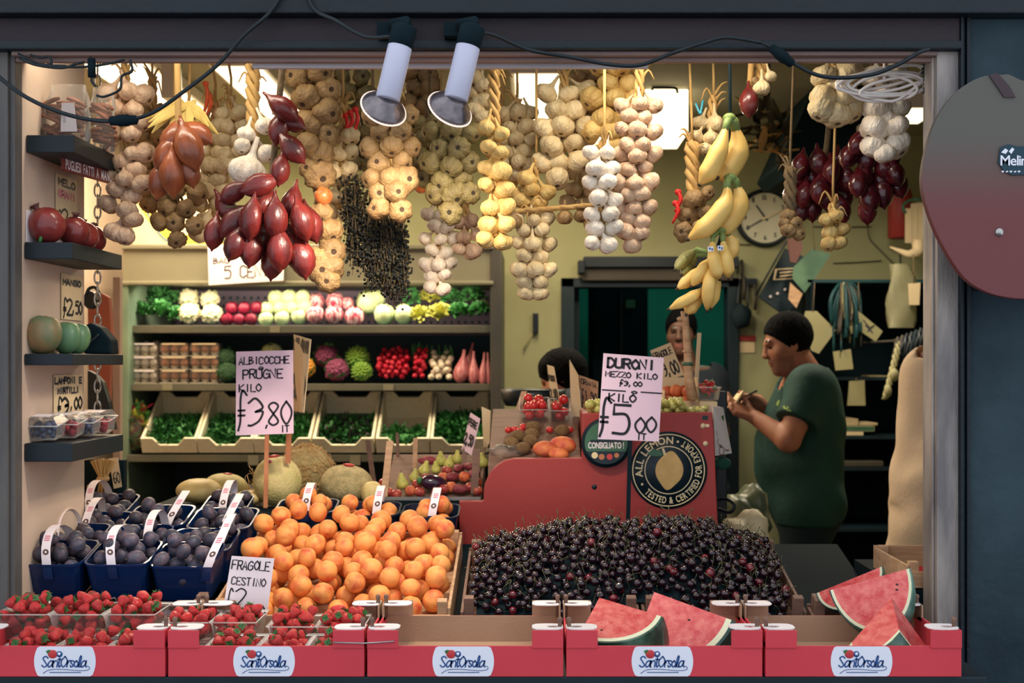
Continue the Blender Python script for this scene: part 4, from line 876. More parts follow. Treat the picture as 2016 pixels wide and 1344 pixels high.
def bunch(label, top, items, Y, kind, L, name='shallot_bunch', cat='shallots', group=None, stem='straw_dark'):
    """items: (x, y, tilt in the picture plane [0 = hanging tip down], scale, depth)"""
    ry = min((2.98, 3.18, 3.42), key=lambda q: abs(q-Y)); tp = P(*top, Y); hk = Vector((tp.x, ry, 2.452)); t = thing(name, label, cat, hk, group)
    mb = MB(); xs = np.mean([i[0] for i in items]); yb = np.mean([i[1] for i in items]); mb.tube(spl([hk, tp, P(xs, yb, Y+.03)], 5), .008, 7)
    for it in items:
        p = P(it[0], it[1], Y+(it[4] if len(it) > 4 else 0)); q = P((it[0]+xs*2)/3, min(it[1]-S(0, 1), yb), Y+.03); mb.tube([p, q], [.004, .003], 5)
    obj('stalks', mb, M_[stem], t)
    for it in items:
        a = it[2]; s = S(L, Y)*(it[3] if len(it) > 3 else 1); ax = Vector((math.sin(a), hr.uniform(-.1, .3), math.cos(a))).normalized()
        o = bpy.data.objects.new('bulb', hr.choice(SH[kind])); COL.objects.link(o); o.parent = t
        o.matrix_basis = T(P(it[0], it[1], Y+(it[4] if len(it) > 4 else hr.uniform(-.03, .03)))-hk) @ rot_to(ax) @ RZ(hr.uniform(0, 6.3)) @ (SCL(s*.86, s*.86, s*1.12) if kind == 'purple' else SCL(s))
    return t
bunch('big bunch of long glossy red shallots left of the tall garlic braid', (556, 120), [(556, 212, -.9, .9), (572, 240, -1.1, .8), (550, 252, .2, .85), (575, 292, -.7, .9), (552, 333, .1, .8, -.03), (513, 364, 1.2, .95, -.04), (462, 378, 1.0, .8), (445, 408, -.6, .85), (496, 430, .12, 1.0, -.06), (542, 429, 0, 1.0, -.06), (462, 436, .7, .95, -.02), (422, 458, .1, .85), (464, 478, .3, .9, -.05), (495, 486, .05, 1.0, -.03), (594, 434, -.25, 1.0, -.04), (612, 440, -.3, .95, 0), (550, 490, 0, 1.05, -.05), (570, 482, -.15, 1.05, 0), (538, 512, .1, .95, 0), (594, 506, -.2, 1.05, -.02), (520, 466, .1, .9, .02), (575, 400, .2, .9, .01), (520, 400, .4, .9, .02)], 2.94, 'red', 36)
bunch('long brown shallots tied at left among the garlic', (350, 170), [(372, 288, -.3, 1.05), (340, 275, .25, .9), (388, 262, -1.0, .8), (340, 340, 0, 1.0), (318, 352, .2, .9), (372, 335, -.3, .8), (328, 305, .3, .9)], 3.0, 'brown', 40, stem='straw')
t = thing('corn_husk', 'pale golden dried husks fanned out above the long brown shallots', 'dried husks', Vector((P(370, 0, 3.14).x, 3.18, 2.452))); b = MB(); q = random.Random(8)
for i in range(26):
    a = q.uniform(-1.3, 1.3); p = P(372+q.uniform(-12, 12), 205+q.uniform(-8, 8), 3.10); d = Vector((math.sin(a), q.uniform(-.5, .3), -math.cos(a)*.8+.1)); sd = Vector((math.cos(a), 0, math.sin(a))); L_ = q.uniform(.05, .11); vs = []
    for j in range(5):
        u = j/4; c = p+d*L_*u+Vector((0, -.02*u*u, -.03*u*u)); w_ = .011*math.sin(PI*(.15+.8*u)); vs += [c-sd*w_, c+Vector((0, -.004, 0)), c+sd*w_]
    b.add(vs, [(3*j+k, 3*j+k+1, 3*j+k+4, 3*j+k+3) for j in range(4) for k in (0, 1)])
mm('husk', (232, 206, 120), (206, 170, 84), 20, .6, stretch=(1, 1, .2)); obj('husks', b, M_['husk'], t, fix=False); b = MB().tube([t.matrix_basis.translation, P(372, 205, 3.10)], .004, 5); obj('string', b, M_['straw'], t)
bunch('dark red onion bunch right of the clock', (1632, 250), [(1576, 325, .2), (1612, 318, -.1), (1648, 320, .1), (1568, 360, .2), (1600, 350, 0), (1640, 352, 0), (1668, 352, -.2), (1584, 382, .15), (1624, 384, -.05), (1662, 384, -.2), (1600, 408, 0), (1644, 410, -.1), (1560, 380, .3), (1580, 410, .2), (1656, 412, -.25), (1612, 372, .1, 1, -.04), (1636, 335, 0, 1, -.04)], 3.27, 'purple', 25, 'onion_bunch', 'onions')
bunch('dark red onion bunch hanging below the white garlic braid at right', (1725, 240), [(1692, 280, .6), (1672, 305, .5), (1708, 310, .2), (1740, 325, 0), (1700, 345, .1), (1735, 352, -.1), (1762, 340, -.3), (1768, 362, -.2), (1712, 388, 0, 1.15), (1738, 378, -.1, 1.1), (1708, 412, 0, 1.0), (1690, 360, .2), (1756, 300, -.3)], 3.12, 'purple', 26, 'onion_bunch', 'onions')
bunch('single glossy red onion on a dried stalk beside the banana hook', (1478, 150), [(1475, 200, 0, 1.1)], 3.04, 'red', 26, 'onion_bunch', 'onions', stem='straw')
# ---------------------------------------------------------------- bunch of dried dark berries on twigs
def berry_bunch():
    t = thing('dried_herb_bunch', 'dark hanging bunch of dried herb sprigs below the wide garlic braid', 'dried herbs', Vector((P(735, 0, 3.2).x, 3.18, 2.452)))
    q = random.Random(9); b = MB(); tw = MB(); bm = MB().ball((0, 0, 0), 1, 6, 4); hk = P(735, 330, 3.2); tw.tube([t.matrix_basis.translation, hk], .004, 5)
    reg = [((688, 330), (705, 470), 26, 22), ((712, 400), (720, 520), 40, 30), ((760, 420), (765, 560), 62, 90), ((740, 430), (785, 585), 40, 50)]
    for (a, c, w_, n) in reg:
        for i in range(n):
            u = q.random(); x = a[0]+(c[0]-a[0])*u+q.uniform(-w_, w_)*.6; y0 = a[1]+(c[1]-a[1])*u*.6; y1 = y0+q.uniform(60, 110); y1 = min(y1, c[1]+q.uniform(0, 25))
            p0 = P(x, y0, 3.2+q.uniform(-.03, .03)); p1 = P(x+q.uniform(-14, 14), y1, 3.2+q.uniform(-.04, .03)); tw.tube([hk.lerp(p0, .6), p0, p1], [.0012, .0012, .0008], 4)
            for k in range(20):
                v = q.random(); p = p0.lerp(p1, v)+Vector((q.uniform(-1, 1), q.uniform(-1, 1), q.uniform(-1, 1)))*.014; b.add(bm.v, bm.f, 0 if q.random() < .8 else 1, T(p) @ SCL(q.uniform(.0028, .0046)))
    mm('dried_berry', (26, 27, 22), (18, 20, 18), 30, .7); mm('dried_leaf', (60, 56, 34), None, rough=.7)
    o = obj('berries', b, [M_['dried_berry'], M_['dried_leaf']], t, fix=False); o['kind'] = 'stuff'; obj('twigs', tw, M_['straw_dark'], t)
berry_bunch()
# ---------------------------------------------------------------- bananas on a hanging cord
mm('banana_skin', (236, 198, 116), (222, 176, 84), 30, .45, .05, 60, thr=(.3, .75)); mm('banana_tip', (60, 48, 36), None, rough=.6); mm('banana_neck', (120, 140, 76), None, rough=.5); mm('fruit_sticker', (230, 228, 226), None, rough=.4); mm('banana_skin_shaded', (150, 144, 84), (128, 124, 70), 30, .5)  # last skin is a darker copy: shade on the back bananas put into colour
def hand(label, top, list_, Y, extra=None):
    t = thing('banana_hand', label, 'bananas', P(*top, Y), 'banana hands on the hanging cord'); nb = MB().ball(tuple(P(*top, Y)), (.016, .014, .012), 10, 7)
    for it in list_:
        pts, r = it[0], it[1]; dY = it[2] if len(it) > 2 else 0; sk = it[3] if len(it) > 3 else 'banana_skin'
        c = spl([P(x, y, Y+dY*(.4+.6*math.sin(PI*k/(len(pts)-1)))) for k, (x, y) in enumerate(pts)], 6); rr_ = S(r, Y); n = len(c); b = MB()
        rad = [rr_*min(1, .34+2.2*max(0, u-.10) if u < .4 else 1, .22+3.6*(1-u)) for u in [i/(n-1) for i in range(n)]]
        b.tube(c, rad, 15, 0, sq=.055); e = (c[-1]-c[-2]).normalized(); b.tube([c[-1]-e*.002, c[-1]+e*.006], [rr_*.26, rr_*.2], 8, 1); b.tube([P(*top, Y), c[0], c[2]], [rr_*.42, rr_*.42, rr_*.4], 8, 2)
        o = obj('banana', b, [M_[sk], M_['banana_tip'], M_['banana_neck']], t)
        if len(it) > 4:
            p = P(*it[4], Y+dY-rr_*1.12); s_ = MB().bx(p, (.013, .002, .011)); s_.bx(p+Vector((-.002, -.0012, .001)), (.004, .001, .005), 1); s_.bx(p+Vector((.0035, -.0012, -.001)), (.003, .001, .006), 1); link('sticker', s_.mesh('sticker', [M_['fruit_sticker'], M_['navy']]), o)
    obj('crown', nb, M_['banana_neck'], t); return t
YB = 2.96
hand('topmost banana hand with green necks on the hanging cord', (1436, 232), [([(1432, 240), (1418, 290), (1400, 330), (1378, 362)], 19, -.03), ([(1445, 240), (1452, 290), (1432, 330), (1412, 348)], 25, .02)], YB)
hand('second banana hand from the top, curving down to the left', (1438, 350), [([(1432, 358), (1428, 400), (1398, 440), (1356, 470)], 19, -.035), ([(1448, 356), (1456, 396), (1434, 436), (1402, 456)], 21, .01)], YB)
hand('third banana hand with two stickered straight bananas', (1420, 452), [([(1402, 466), (1404, 500), (1410, 528), (1416, 548)], 13, -.03, 'banana_skin', (1399, 490)), ([(1422, 464), (1428, 500), (1432, 525), (1434, 546)], 13, -.025, 'banana_skin', (1418, 488)), ([(1432, 458), (1442, 480), (1440, 510)], 14, .02)], YB)
hand('lowest banana hand spreading to the left above the wooden pole', (1405, 500), [([(1398, 508), (1385, 530), (1362, 562)], 13, -.02), ([(1402, 515), (1396, 560), (1392, 610)], 13, -.04), ([(1408, 520), (1406, 565), (1400, 606)], 13, -.01), ([(1385, 566), (1360, 586), (1318, 608)], 11, -.02), ([(1388, 570), (1366, 596), (1352, 618)], 14, .01), ([(1388, 520), (1362, 545), (1334, 568)], 12, .03), ([(1372, 490), (1350, 508), (1330, 530)], 12, .05, 'banana_skin_shaded'), ([(1374, 500), (1358, 520), (1342, 540)], 11, .07, 'banana_skin_shaded')], YB+.03)
b = MB().tube(spl([Vector((P(1436, 0, YB).x, 2.98, 2.452)), P(1437, 150, YB+.01), P(1437, 236, YB+.02), P(1436, 360, YB+.035), P(1420, 460, YB+.04), P(1405, 505, YB+.05)], 5), .004, 6); tag(obj('cord', b, M_['darker']), 'black cord the banana hands hang from', 'cord')
t = thing('plastic_tie', 'blue plastic tie on the garlic behind the bananas', 'plastic tie', P(1378, 218, 3.1)); b = MB().tube(spl([P(1370, 204, 3.1), P(1378, 222, 3.09), P(1384, 198, 3.1)], 4), .003, 5).ball(tuple(P(1379, 222, 3.09)), .005, 8, 6); mm('tie_blue', (60, 150, 170), None, rough=.4); obj('knot', b, M_['tie_blue'], t)
# ================================================================ vegetables in the refrigerated cabinet
fr = random.Random(41)
def leafq(mb, p, d, w, L, cup=.3, mi=0, seg=3, wav=.0, rng=fr):
    """one curled leaf from p along d"""
    d = d.normalized(); sd = d.cross(Vector((0, 0, 1))); sd = sd.normalized() if sd.length > .05 else Vector((1, 0, 0)); up = sd.cross(d)
    vs = []
    for i in range(seg+1):
        u = i/seg; ww = w*math.sin(PI*(.12+.80*u))
        c = p+d*L*u+up*(cup*L*u*u)
        for k in (-1, 0, 1): vs.append(c+sd*ww*k+up*(abs(k)*w*.35+wav*w*rng.uniform(-1, 1)))
    mb.add(vs, [(3*i+k, 3*i+k+1, 3*i+k+4, 3*i+k+3) for i in range(seg) for k in (0, 1)], mi); return mb
mm('lettuce_green', (92, 156, 82), (50, 112, 62), 14, .55, rnd=.15); mm('lettuce_yellow', (206, 196, 96), (150, 160, 70), 9, .55, rnd=.12); mm('herb_green', (74, 140, 76), (40, 100, 56), 20, .55, rnd=.1)
mm('curd_white', (236, 224, 188), (216, 202, 160), 30, .6, .2, 60); mm('curd_purple', (150, 70, 104), (112, 46, 78), 30, .6, .3, 60); mm('curd_green', (58, 92, 58), (40, 74, 50), 30, .7, .3, 60); mm('curd_lime', (150, 184, 74), (112, 156, 60), 20, .6, .3, 60); mm('curd_orange', (232, 168, 64), (214, 140, 50), 30, .6, .3, 60)
mm('pale_leaf', (222, 226, 176), (170, 190, 120), 12, .5); mm('radicchio', (150, 32, 56), (110, 20, 44), 10, .4, rnd=.15); mm('radicchio_vein', (228, 180, 176), (170, 50, 74), 2.2, .4, thr=(.44, .56), stretch=(2.4, 2.4, .5)); mm('radish_red', (204, 36, 60), (180, 26, 50), 20, .35, rnd=.12); mm('bulb_white', (240, 226, 202), (224, 206, 176), 20, .4)
mm('long_onion', (182, 92, 100), (214, 150, 146), 2, .35, thr=(.4, .7), stretch=(3, 3, .4)); mm('egg_brown', (206, 140, 92), (188, 120, 76), 8, .5, rnd=.12); mm('egg_white', (238, 230, 214), None, rough=.5); mm('pulp_grey', (196, 188, 172), (180, 172, 158), 30, .8); mm('styro', (238, 230, 200), (228, 220, 188), 60, .6, .1, 200)
def lettuce(key, n=110, wild=.35):
    mb = MB()
    for i in range(n):
        a = fr.uniform(0, 6.3); e = fr.uniform(.05, 1.45); d = Vector((math.cos(a)*math.cos(e), math.sin(a)*math.cos(e), math.sin(e))); p = Vector((d.x*.45, d.y*.45, d.z*.4)); leafq(mb, p, d+Vector((fr.uniform(-.5, .5), fr.uniform(-.5, .5), fr.uniform(-.3, .5))), .2, fr.uniform(.4, .6), fr.uniform(-.3, .4), 0, 3, wild)
    return mb.mesh('lettuce', M_[key], fix=False)
def curd(key, n=70, br=.19, spiral=False, leaves='pale_leaf', nl=9):
    mb = MB(); bm = MB().ball((0, 0, 0), 1, 8, 5)
    for i in range(n):
        z = 1-i/n*1.05; rr_ = math.sqrt(max(0, 1-z*z)); a = i*2.399; d = Vector((rr_*math.cos(a), rr_*math.sin(a), max(z, -.1)))
        if spiral: mb.lathe([(br*1.1, -br*.4), (br*.8, br*.3), (br*.4, br*1.0), (.01, br*1.6)], 8, M=T(d*.78) @ rot_to(d))
        else: mb.add(bm.v, bm.f, 0, T(d*.80*fr.uniform(.94, 1.04)) @ SCL(br*fr.uniform(.8, 1.2)))
    mb.ball((0, 0, 0), (.8, .8, .8), 10, 6); lf = MB()
    for i in range(nl):
        a = i*2*PI/nl+fr.uniform(-.2, .2); leafq(lf, Vector((math.cos(a)*.45, math.sin(a)*.45, -.5)), Vector((math.cos(a)*.75, math.sin(a)*.75, .75)), .35, 1.15, .35, 0, 4, .12)
    return (mb.mesh('head', M_[key]), lf.mesh('leaves', M_[leaves], fix=False))
def ctpl(name, pr): return (name, pr[0], [('leaves', pr[1], [])])
CAUL = ctpl('cauliflower', curd('curd_white')); PURP = ctpl('purple_cauliflower', curd('curd_purple', 90, .17, leaves='lettuce_green')); BROC = ctpl('broccoli', curd('curd_green', 120, .14, leaves='herb_green', nl=5)); ROMA = ctpl('romanesco', curd('curd_lime', 70, .17, True, 'lettuce_green')); ORNG = ctpl('orange_cauliflower', curd('curd_orange', leaves='lettuce_green'))
def wrapped(name, m, m2, nl=11, tall=1.0):
    mb = MB().ball((0, 0, 0), (.86, .86, .9*tall), 18, 12); lf = MB()
    for i in range(nl):
        a = i*2.399; vs = []
        for u in range(6):
            ph = -1.35+u*(2.55+.12*(i % 3))/5; w_ = .55*math.cos(min(1.45, abs(ph))*.8)
            for k in (-1, -.33, .33, 1):
                th = a+k*w_*1.25; rr_ = .90+.03*(i % 4)+.05*max(0, ph)+(.05 if abs(k) == 1 and ph > .5 else 0); vs.append((rr_*math.cos(ph)*math.cos(th), rr_*math.cos(ph)*math.sin(th), rr_*tall*math.sin(ph)))
        lf.add(vs, [(4*u+k, 4*u+k+1, 4*u+k+5, 4*u+k+4) for u in range(5) for k in range(3)])
    return (name, mb.mesh('heart', M_[m]), [('leaves', lf.mesh('leaves', M_[m2], fix=False), [])])
RAD = wrapped('radicchio', 'radicchio', 'radicchio'); RADV = wrapped('veined_radicchio', 'radicchio_vein', 'radicchio_vein', 13); CABB = wrapped('cabbage', 'pale_leaf', 'pale_leaf', 12); 
LETG = [('lettuce', lettuce('lettuce_green'), []), ('lettuce', lettuce('lettuce_green'), [])]; LETY = [('lettuce', lettuce('lettuce_yellow'), []), ('lettuce', lettuce('lettuce_yellow'), [])]
def put(tpl, x, y, r, Y, label, cat, group=None, rot=None, sq=1):
    M = T(P(x, y, Y)) @ (rot if rot is not None else RX(.5+fr.uniform(-.2, .2)) @ RZ(fr.uniform(0, 6.3))) @ SCL(S(r, Y), S(r, Y), S(r, Y)*sq); return spawn(tpl, M, label, cat, group)
Y1, Y1b = 5.88, 6.02
# ---- top shelf
for i, (x, y, r, Yq) in enumerate(((276, 618, 30, Y1), (318, 618, 30, Y1), (345, 622, 22, Y1), (274, 588, 26, Y1b), (312, 584, 28, Y1b), (345, 590, 20, Y1b))):
    put(LETG[i % 2], x, y, r, Yq, ['front left', 'front middle', 'front right', 'back left', 'back middle', 'back right'][i]+' curly green lettuce at the left end of the top shelf', 'lettuce', 'green lettuces on the top shelf')
for x, y, r, Yq, w_ in ((374, 620, 23, Y1, 'front left'), (417, 621, 22, Y1, 'front right'), (372, 590, 21, Y1b, 'back left'), (414, 592, 20, Y1b, 'back right')): put(CAUL, x, y, r, Yq, w_+' white cauliflower of four on the top fridge shelf', 'cauliflower', 'white cauliflowers', RX(.75) @ RZ(fr.uniform(0, 6)))
for i, (x, y) in enumerate(((446, 629), (470, 630), (494, 629), (457, 607), (481, 607), (506, 606))): put(RAD, x, y, 13, Y1 if i < 3 else Y1b-.05, ['left', 'middle', 'right'][i % 3]+' small round radicchio in the '+('lower' if i < 3 else 'upper')+' row, beside the cauliflowers', 'radicchio', 'small round radicchio')
fx = ((524, 628), (555, 627), (588, 624), (526, 609), (551, 606), (576, 606), (598, 604), (543, 587), (570, 586), (596, 586))
for i, (x, y) in enumerate(fx): put(CABB, x, y, 16, Y1 if i < 3 else Y1b-.03, 'small pale cabbage in the '+('bottom' if i < 3 else 'middle' if i < 7 else 'top')+' row, '+ordl(i if i < 3 else i-3 if i < 7 else i-7, 3 if i < 3 else 4 if i < 7 else 3)+' of it', 'cabbage', 'small pale cabbages on the top shelf')
for i, (x, y, r) in enumerate(((620, 620, 19), (658, 620, 19), (698, 624, 20), (622, 594, 18), (660, 594, 19), (684, 598, 14))): put(RADV, x, y, r, Y1 if i < 3 else Y1b, ['pale pink', 'pink-veined', 'open red-and-white', 'dark red upper left', 'dark red upper middle', 'small dark red upper right'][i]+' radicchio head in the middle of the top shelf', 'radicchio', 'veined radicchio heads')
for i, (x, y, r) in enumerate(((724, 596, 24), (757, 620, 21), (794, 619, 20), (742, 588, 17))): put(CABB, x, y, r, Y1 if i in (1, 2) else Y1b, ['big pale cabbage behind, right of the radicchio heads', 'pale cabbage at the shelf front, right of the radicchio', 'round pale cabbage next to the yellow lettuce', 'small pale cabbage behind the dried herb bunch'][i], 'cabbage')
for i, (x, y, r, k) in enumerate(((826, 624, 25, 1), (866, 620, 27, 1), (812, 590, 24, 0), (846, 590, 26, 1), (905, 618, 27, 0), (944, 616, 26, 0), (888, 590, 26, 0), (930, 586, 28, 0), (950, 604, 14, 1))):
    put((LETY if k else LETG)[i % 2], x, y, r, Y1 if y > 610 else Y1b, ['yellow frilly lettuce at the front, left one', 'yellow frilly lettuce at the front, right one', 'green frilly lettuce behind the round pale cabbage', 'yellow-green lettuce at the back, above the yellow ones', 'dark green curly lettuce in front, right of the yellow ones', 'dark green curly lettuce at the front right corner', 'dark green lettuce at the back, right of the yellow ones', 'dark green lettuce at the back right corner', 'small yellow lettuce heart at the right end of the shelf'][i], 'lettuce', 'frilly lettuces at the right of the top shelf')
# ---- middle shelf: eggs in clear cartons
Y2 = 5.80; ETPL = {k: ('egg', MB().lathe([(.05, -1), (.5, -.9), (.86, -.5), (1, 0), (.93, .4), (.7, .82), (.4, 1.1), (.08, 1.25)], 14).mesh('egg', M_['egg_'+k]), []) for k in ('brown', 'white')}
zS = EYE-(755-HY)*(CY)/F
for ci, (xa, xb, k) in enumerate(((257, 311, 'white'), (314, 372, 'brown'), (374, 432, 'brown'))):
    for lv in range(3):
        w = S(xb-xa, Y2)-.004; h = .062; X0 = P(xa, 0, Y2).x; z0 = zS+.001+lv*(h+.001); Y0 = Y2-.005
        lab = ['top', 'middle', 'bottom'][2-lv]+' clear egg carton in the '+['white', 'left brown', 'right brown'][ci]+' egg stack'
        t = thing('egg_carton', lab, 'egg carton', (X0+w/2, Y0+.05, z0), 'egg cartons on the middle shelf'); b = MB()
        b.box(X0, X0+w, Y0, Y0+.10, z0, z0+.004)
        for i in range(3): 
            for j in range(2): b.lathe([(.010, .004), (.019, .012), (.021, .020), (.019, .020), (.009, .006)], 10, M=T(X0+w*(i+.5)/3, Y0+.027+j*.046, z0))
        obj('tray', b, M_['pulp_grey'], t); b = MB().box(X0, X0+w, Y0, Y0+.10, z0+.0205, z0+h-.001); obj('lid', b, FILM, t, .008)
        b = MB().box(X0+.012, X0+w-.012, Y0-.001, Y0+.06, z0+h-.0075, z0+h-.0005); obj('paper_label', b, M_['paper_white' if k == 'white' else 'paper_cream'], t)
        for i in range(3):
            for j in range(2): spawn(ETPL[k], T(X0+w*(i+.5)/3, Y0+.027+j*.046, z0+.033) @ SCL(.0195, .0195, .0205), k+' egg '+['left', 'middle', 'right'][i]+' in the '+['front', 'back'][j]+' row of the '+lab.replace(' clear egg', '').replace(' egg stack', ' stack'), 'egg', k+' eggs in the cartons')
t = thing('egg_carton', 'clear carton of white eggs on its own, topmost at the back left', 'egg carton', P(290, 690, 5.98)); b = MB().bx(P(290, 690, 5.98), (.155, .1, .004)); obj('tray', b, M_['pulp_grey'], t); b = MB().bx(P(290, 690, 5.98)+Vector((0, 0, .027)), (.155, .1, .05)); obj('lid', b, FILM, t, .008)
for i in range(3): spawn(ETPL['white'], T(P(290, 690, 5.98)+Vector(((i-1)*.05, -.02, .024))) @ SCL(.019, .019, .02), 'white egg '+['left', 'middle', 'right'][i]+' in the single carton at the back left', 'egg', 'white eggs in the cartons')
b = MB().box(P(250, 0, 5.98).x+.04, P(330, 0, 5.98).x, 5.925, 6.06, zS, P(0, 690, 5.98).z-.003); tag(obj('plastic_crate', b, M_['cab_inner']), 'dark crate under the single egg carton at the back', 'crate')
for i, (x, y, r) in enumerate(((448, 734, 22), (446, 705, 21))): put(BROC, x, y, r, Y2+.05*i, ['lower', 'upper'][i]+' dark broccoli head beside the brown egg stack', 'broccoli', 'broccoli heads', RX(.9))
put(CABB, 536, 700, 24, Y2+.1, 'pale round cabbage partly hidden behind the pink plum price sign', 'cabbage')
put(ORNG, 600, 727, 24, Y2, 'orange cauliflower beside the narrow melon sign', 'cauliflower', rot=RX(.9)); 
for i, (x, y, r) in enumerate(((664, 730, 26), (643, 703, 26))): put(PURP, x, y, r, Y2+.08*i, ['lower', 'upper'][i]+' purple cauliflower on the middle shelf', 'cauliflower', 'purple cauliflowers', RX(.9) @ RZ(i))
for i, (x, y, r) in enumerate(((712, 733, 22), (704, 706, 25))): put(ROMA, x, y, r, Y2+.08*i, ['lower', 'upper'][i]+' lime green romanesco beside the purple cauliflowers', 'romanesco', 'romanesco heads', RX(.9) @ RZ(i))
RB = MB().lathe([(.02, -1.5), (.06, -1.05), (.5, -.85), (.95, -.2), (1, .15), (.8, .65), (.3, .92), (.12, 1.2)], 12)
def root_bunch(label, x0, x1, y0, y1, r, n, m, nm, cat, group, leaf=True, Yb=Y2):
    me = RB.mesh('root', M_[m]); t = thing(nm, label, cat, P((x0+x1)/2, y1, Yb), group); w0 = t.matrix_basis.translation; q = random.Random(int(x0))
    pts = heap((P(x0, 0, Yb).x, P(x1, 0, Yb).x, Yb-.02, Yb+.13), lambda x, y: zS+(y-Yb+.02)*.75, lambda x, y: P(0, y0, Yb).z+(y-Yb)*.6, S(r, Yb), n, q, 16)
    for p in pts:
        o = bpy.data.objects.new('root', me); COL.objects.link(o); o.parent = t; ax = Vector((q.uniform(-.4, .4), .7, q.uniform(-.3, .8))); o.matrix_basis = T(Vector(p[:3])-w0) @ rot_to(ax) @ SCL(p[3])
    if leaf:
        b = MB()
        for i in range(26): p = P(q.uniform(x0, x1), y0+q.uniform(-2, 8), Yb+.10); leafq(b, p, Vector((q.uniform(-.5, .5), .3, 1)), .008, q.uniform(.05, .09), .4, 0, 3)
        obj('leaves', b, M_['herb_green'], t, fix=False)
root_bunch('left and larger bunch of bright red radishes on the middle shelf', 738, 807, 710, 755, 5.5, 70, 'radish_red', 'radish_bunch', 'radishes', 'radish bunches', False)
root_bunch('right and smaller bunch of bright red radishes on the middle shelf', 810, 841, 708, 755, 5.5, 34, 'radish_red', 'radish_bunch', 'radishes', 'radish bunches', True)
root_bunch('bunch of white spring onions with green tops on the middle shelf', 842, 893, 716, 755, 7, 34, 'bulb_white', 'spring_onion_bunch', 'spring onions', None, True)
LO = ('long_onion', MB().lathe([(.02, -1.0), (.35, -.95), (.8, -.6), (1, -.1), (.85, .4), (.5, 1.0), (.25, 1.5), (.2, 2.1)], 16).mesh('long_onion', M_['long_onion']), [])
for i, (x, y, r, tl) in enumerate(((908, 733, 16, .12), (932, 736, 12, 0), (951, 738, 10, .05), (962, 738, 7, -.05), (922, 718, 11, .2))): spawn(LO, T(P(x, y, Y2+.02*(i == 4)*3)) @ RX(-.25) @ RY(tl) @ SCL(S(r, Y2), S(r, Y2), S(22, Y2)), ['widest long', 'second long', 'third long', 'narrow rightmost long', 'long upper'][i]+' red onion standing at the right end of the middle shelf', 'onion', 'long red onions')
# ---- bottom shelf: white foam trays of salad leaves, tilted towards the street
zT = EYE-(893-HY)*(CY-.06)/F+.004; YT = CY-.055
SAL = ['left end', 'second from the left', 'third from the left', 'fourth from the left', 'half empty fifth', 'right end']
for i, (xa, xb) in enumerate(((280, 389), (391, 500), (502, 613), (617, 737), (741, 846), (848, 960))):
    X0 = P(xa, 0, YT).x; w = P(xb, 0, YT).x-X0; d = .36; M = T(X0, YT, zT) @ RX(.42); th = .012
    t = thing('foam_tray', 'white foam tray of salad leaves on the bottom shelf, '+SAL[i], 'tray', M=M, group='white foam trays'); K = lambda b, n: link(n, b.mesh(n, M_['styro'], .002), t, Matrix.Identity(4))
    pf = [(0, 0), (w, 0), (w, .075), (w-.055, .075), (w-.085, .040), (.085, .040), (.055, .075), (0, .075)]; K(MB().prism(pf, th), 'front_wall'); pb = [(0, 0), (w, 0), (w, .145), (w-.05, .145), (w-.075, .115), (.075, .115), (.05, .145), (0, .145)]; K(MB().prism(pb, th, M=T(0, d-th, 0)), 'back_wall')
    for xa_ in (0, w-th): b = MB(); b.prism([(0, 0), (d-2*th, 0), (d-2*th, .14), (0, .073)], th, M=T(xa_+th, th, 0) @ RZ(PI/2)); K(b, 'side_wall')
    K(MB().box(th, w-th, th, d-th, 0, .008), 'bottom')
    b = MB(); q = random.Random(i); n = [520, 520, 520, 620, 300, 640][i]; cov = .45 if i == 4 else 1
    for k in range(n):
        u, v = q.random(), q.random()*cov; hh = .014+.062*math.sin(PI*min(1, v*1.05+.06))*(1 if i != 4 else .6)*q.uniform(.5, 1)+(.02 if i == 5 else 0)
        p = M @ Vector((th+.014+u*(w-2*th-.028), th+.012+v*(d-2*th-.03), hh)); a = q.uniform(0, 6.3); leafq(b, p, Vector((math.cos(a), math.sin(a)-.3, q.uniform(-.1, .9))), q.uniform(.006, .011), q.uniform(.025, .045), q.uniform(-.5, .5), 1 if (i == 3 and q.random() < .3) else 0, 3, .2, q)
    b.add([M @ Vector(v_) for v_ in ((th, th, .012), (w-th, th, .012), (w-th, th+(d-2*th)*.5*cov, .05), (th, th+(d-2*th)*.5*cov, .05), (w-th, th+(d-2*th)*cov, .03), (th, th+(d-2*th)*cov, .03))], [(0, 1, 2, 3), (3, 2, 4, 5)], 0)
    tag(obj('salad_leaves', b, [M_['herb_green'], M_['plum_skin']], fix=False), 'salad leaves heaped in the foam tray at the '+['left end', 'second place from left', 'third place from left', 'fourth place from left', 'fifth place from left', 'right end'][i], 'salad leaves', 'salad leaves in the foam trays', 'stuff')
b = MB(); b.prism([(YT+.04, zT-.005), (YT+.42, zT-.005), (YT+.42, zT+.145)], P(960, 0, YT).x-P(280, 0, YT).x, M=T(P(960, 0, YT).x, 0, 0) @ RZ(PI/2)); tag(obj('shelf_riser', b, M_['cab_inner']), 'dark wedge under the tilted foam trays in the fridge', 'shelf riser')
t = thing('salad_bag', 'mixed bag of yellow and red leaves left of the foam trays', 'salad bag', P(268, 888, 5.72)); b = MB(); q = random.Random(3)
for k in range(150): p = P(q.uniform(254, 284), q.uniform(805, 885), 5.75+q.uniform(0, .06)); leafq(b, p, Vector((q.uniform(-1, 1), q.uniform(-1, .4), q.uniform(-.2, 1))), .014, .05, .2, q.choice((0, 0, 1, 2)), 3, .2, q)
obj('leaves', b, [M_['lettuce_yellow'], M_['radicchio'], M_['lettuce_green']], t, fix=False); b = MB().ball(tuple(P(268, 846, 5.78)), (.05, .06, .105), 12, 10); obj('bag', b, FILM, t)
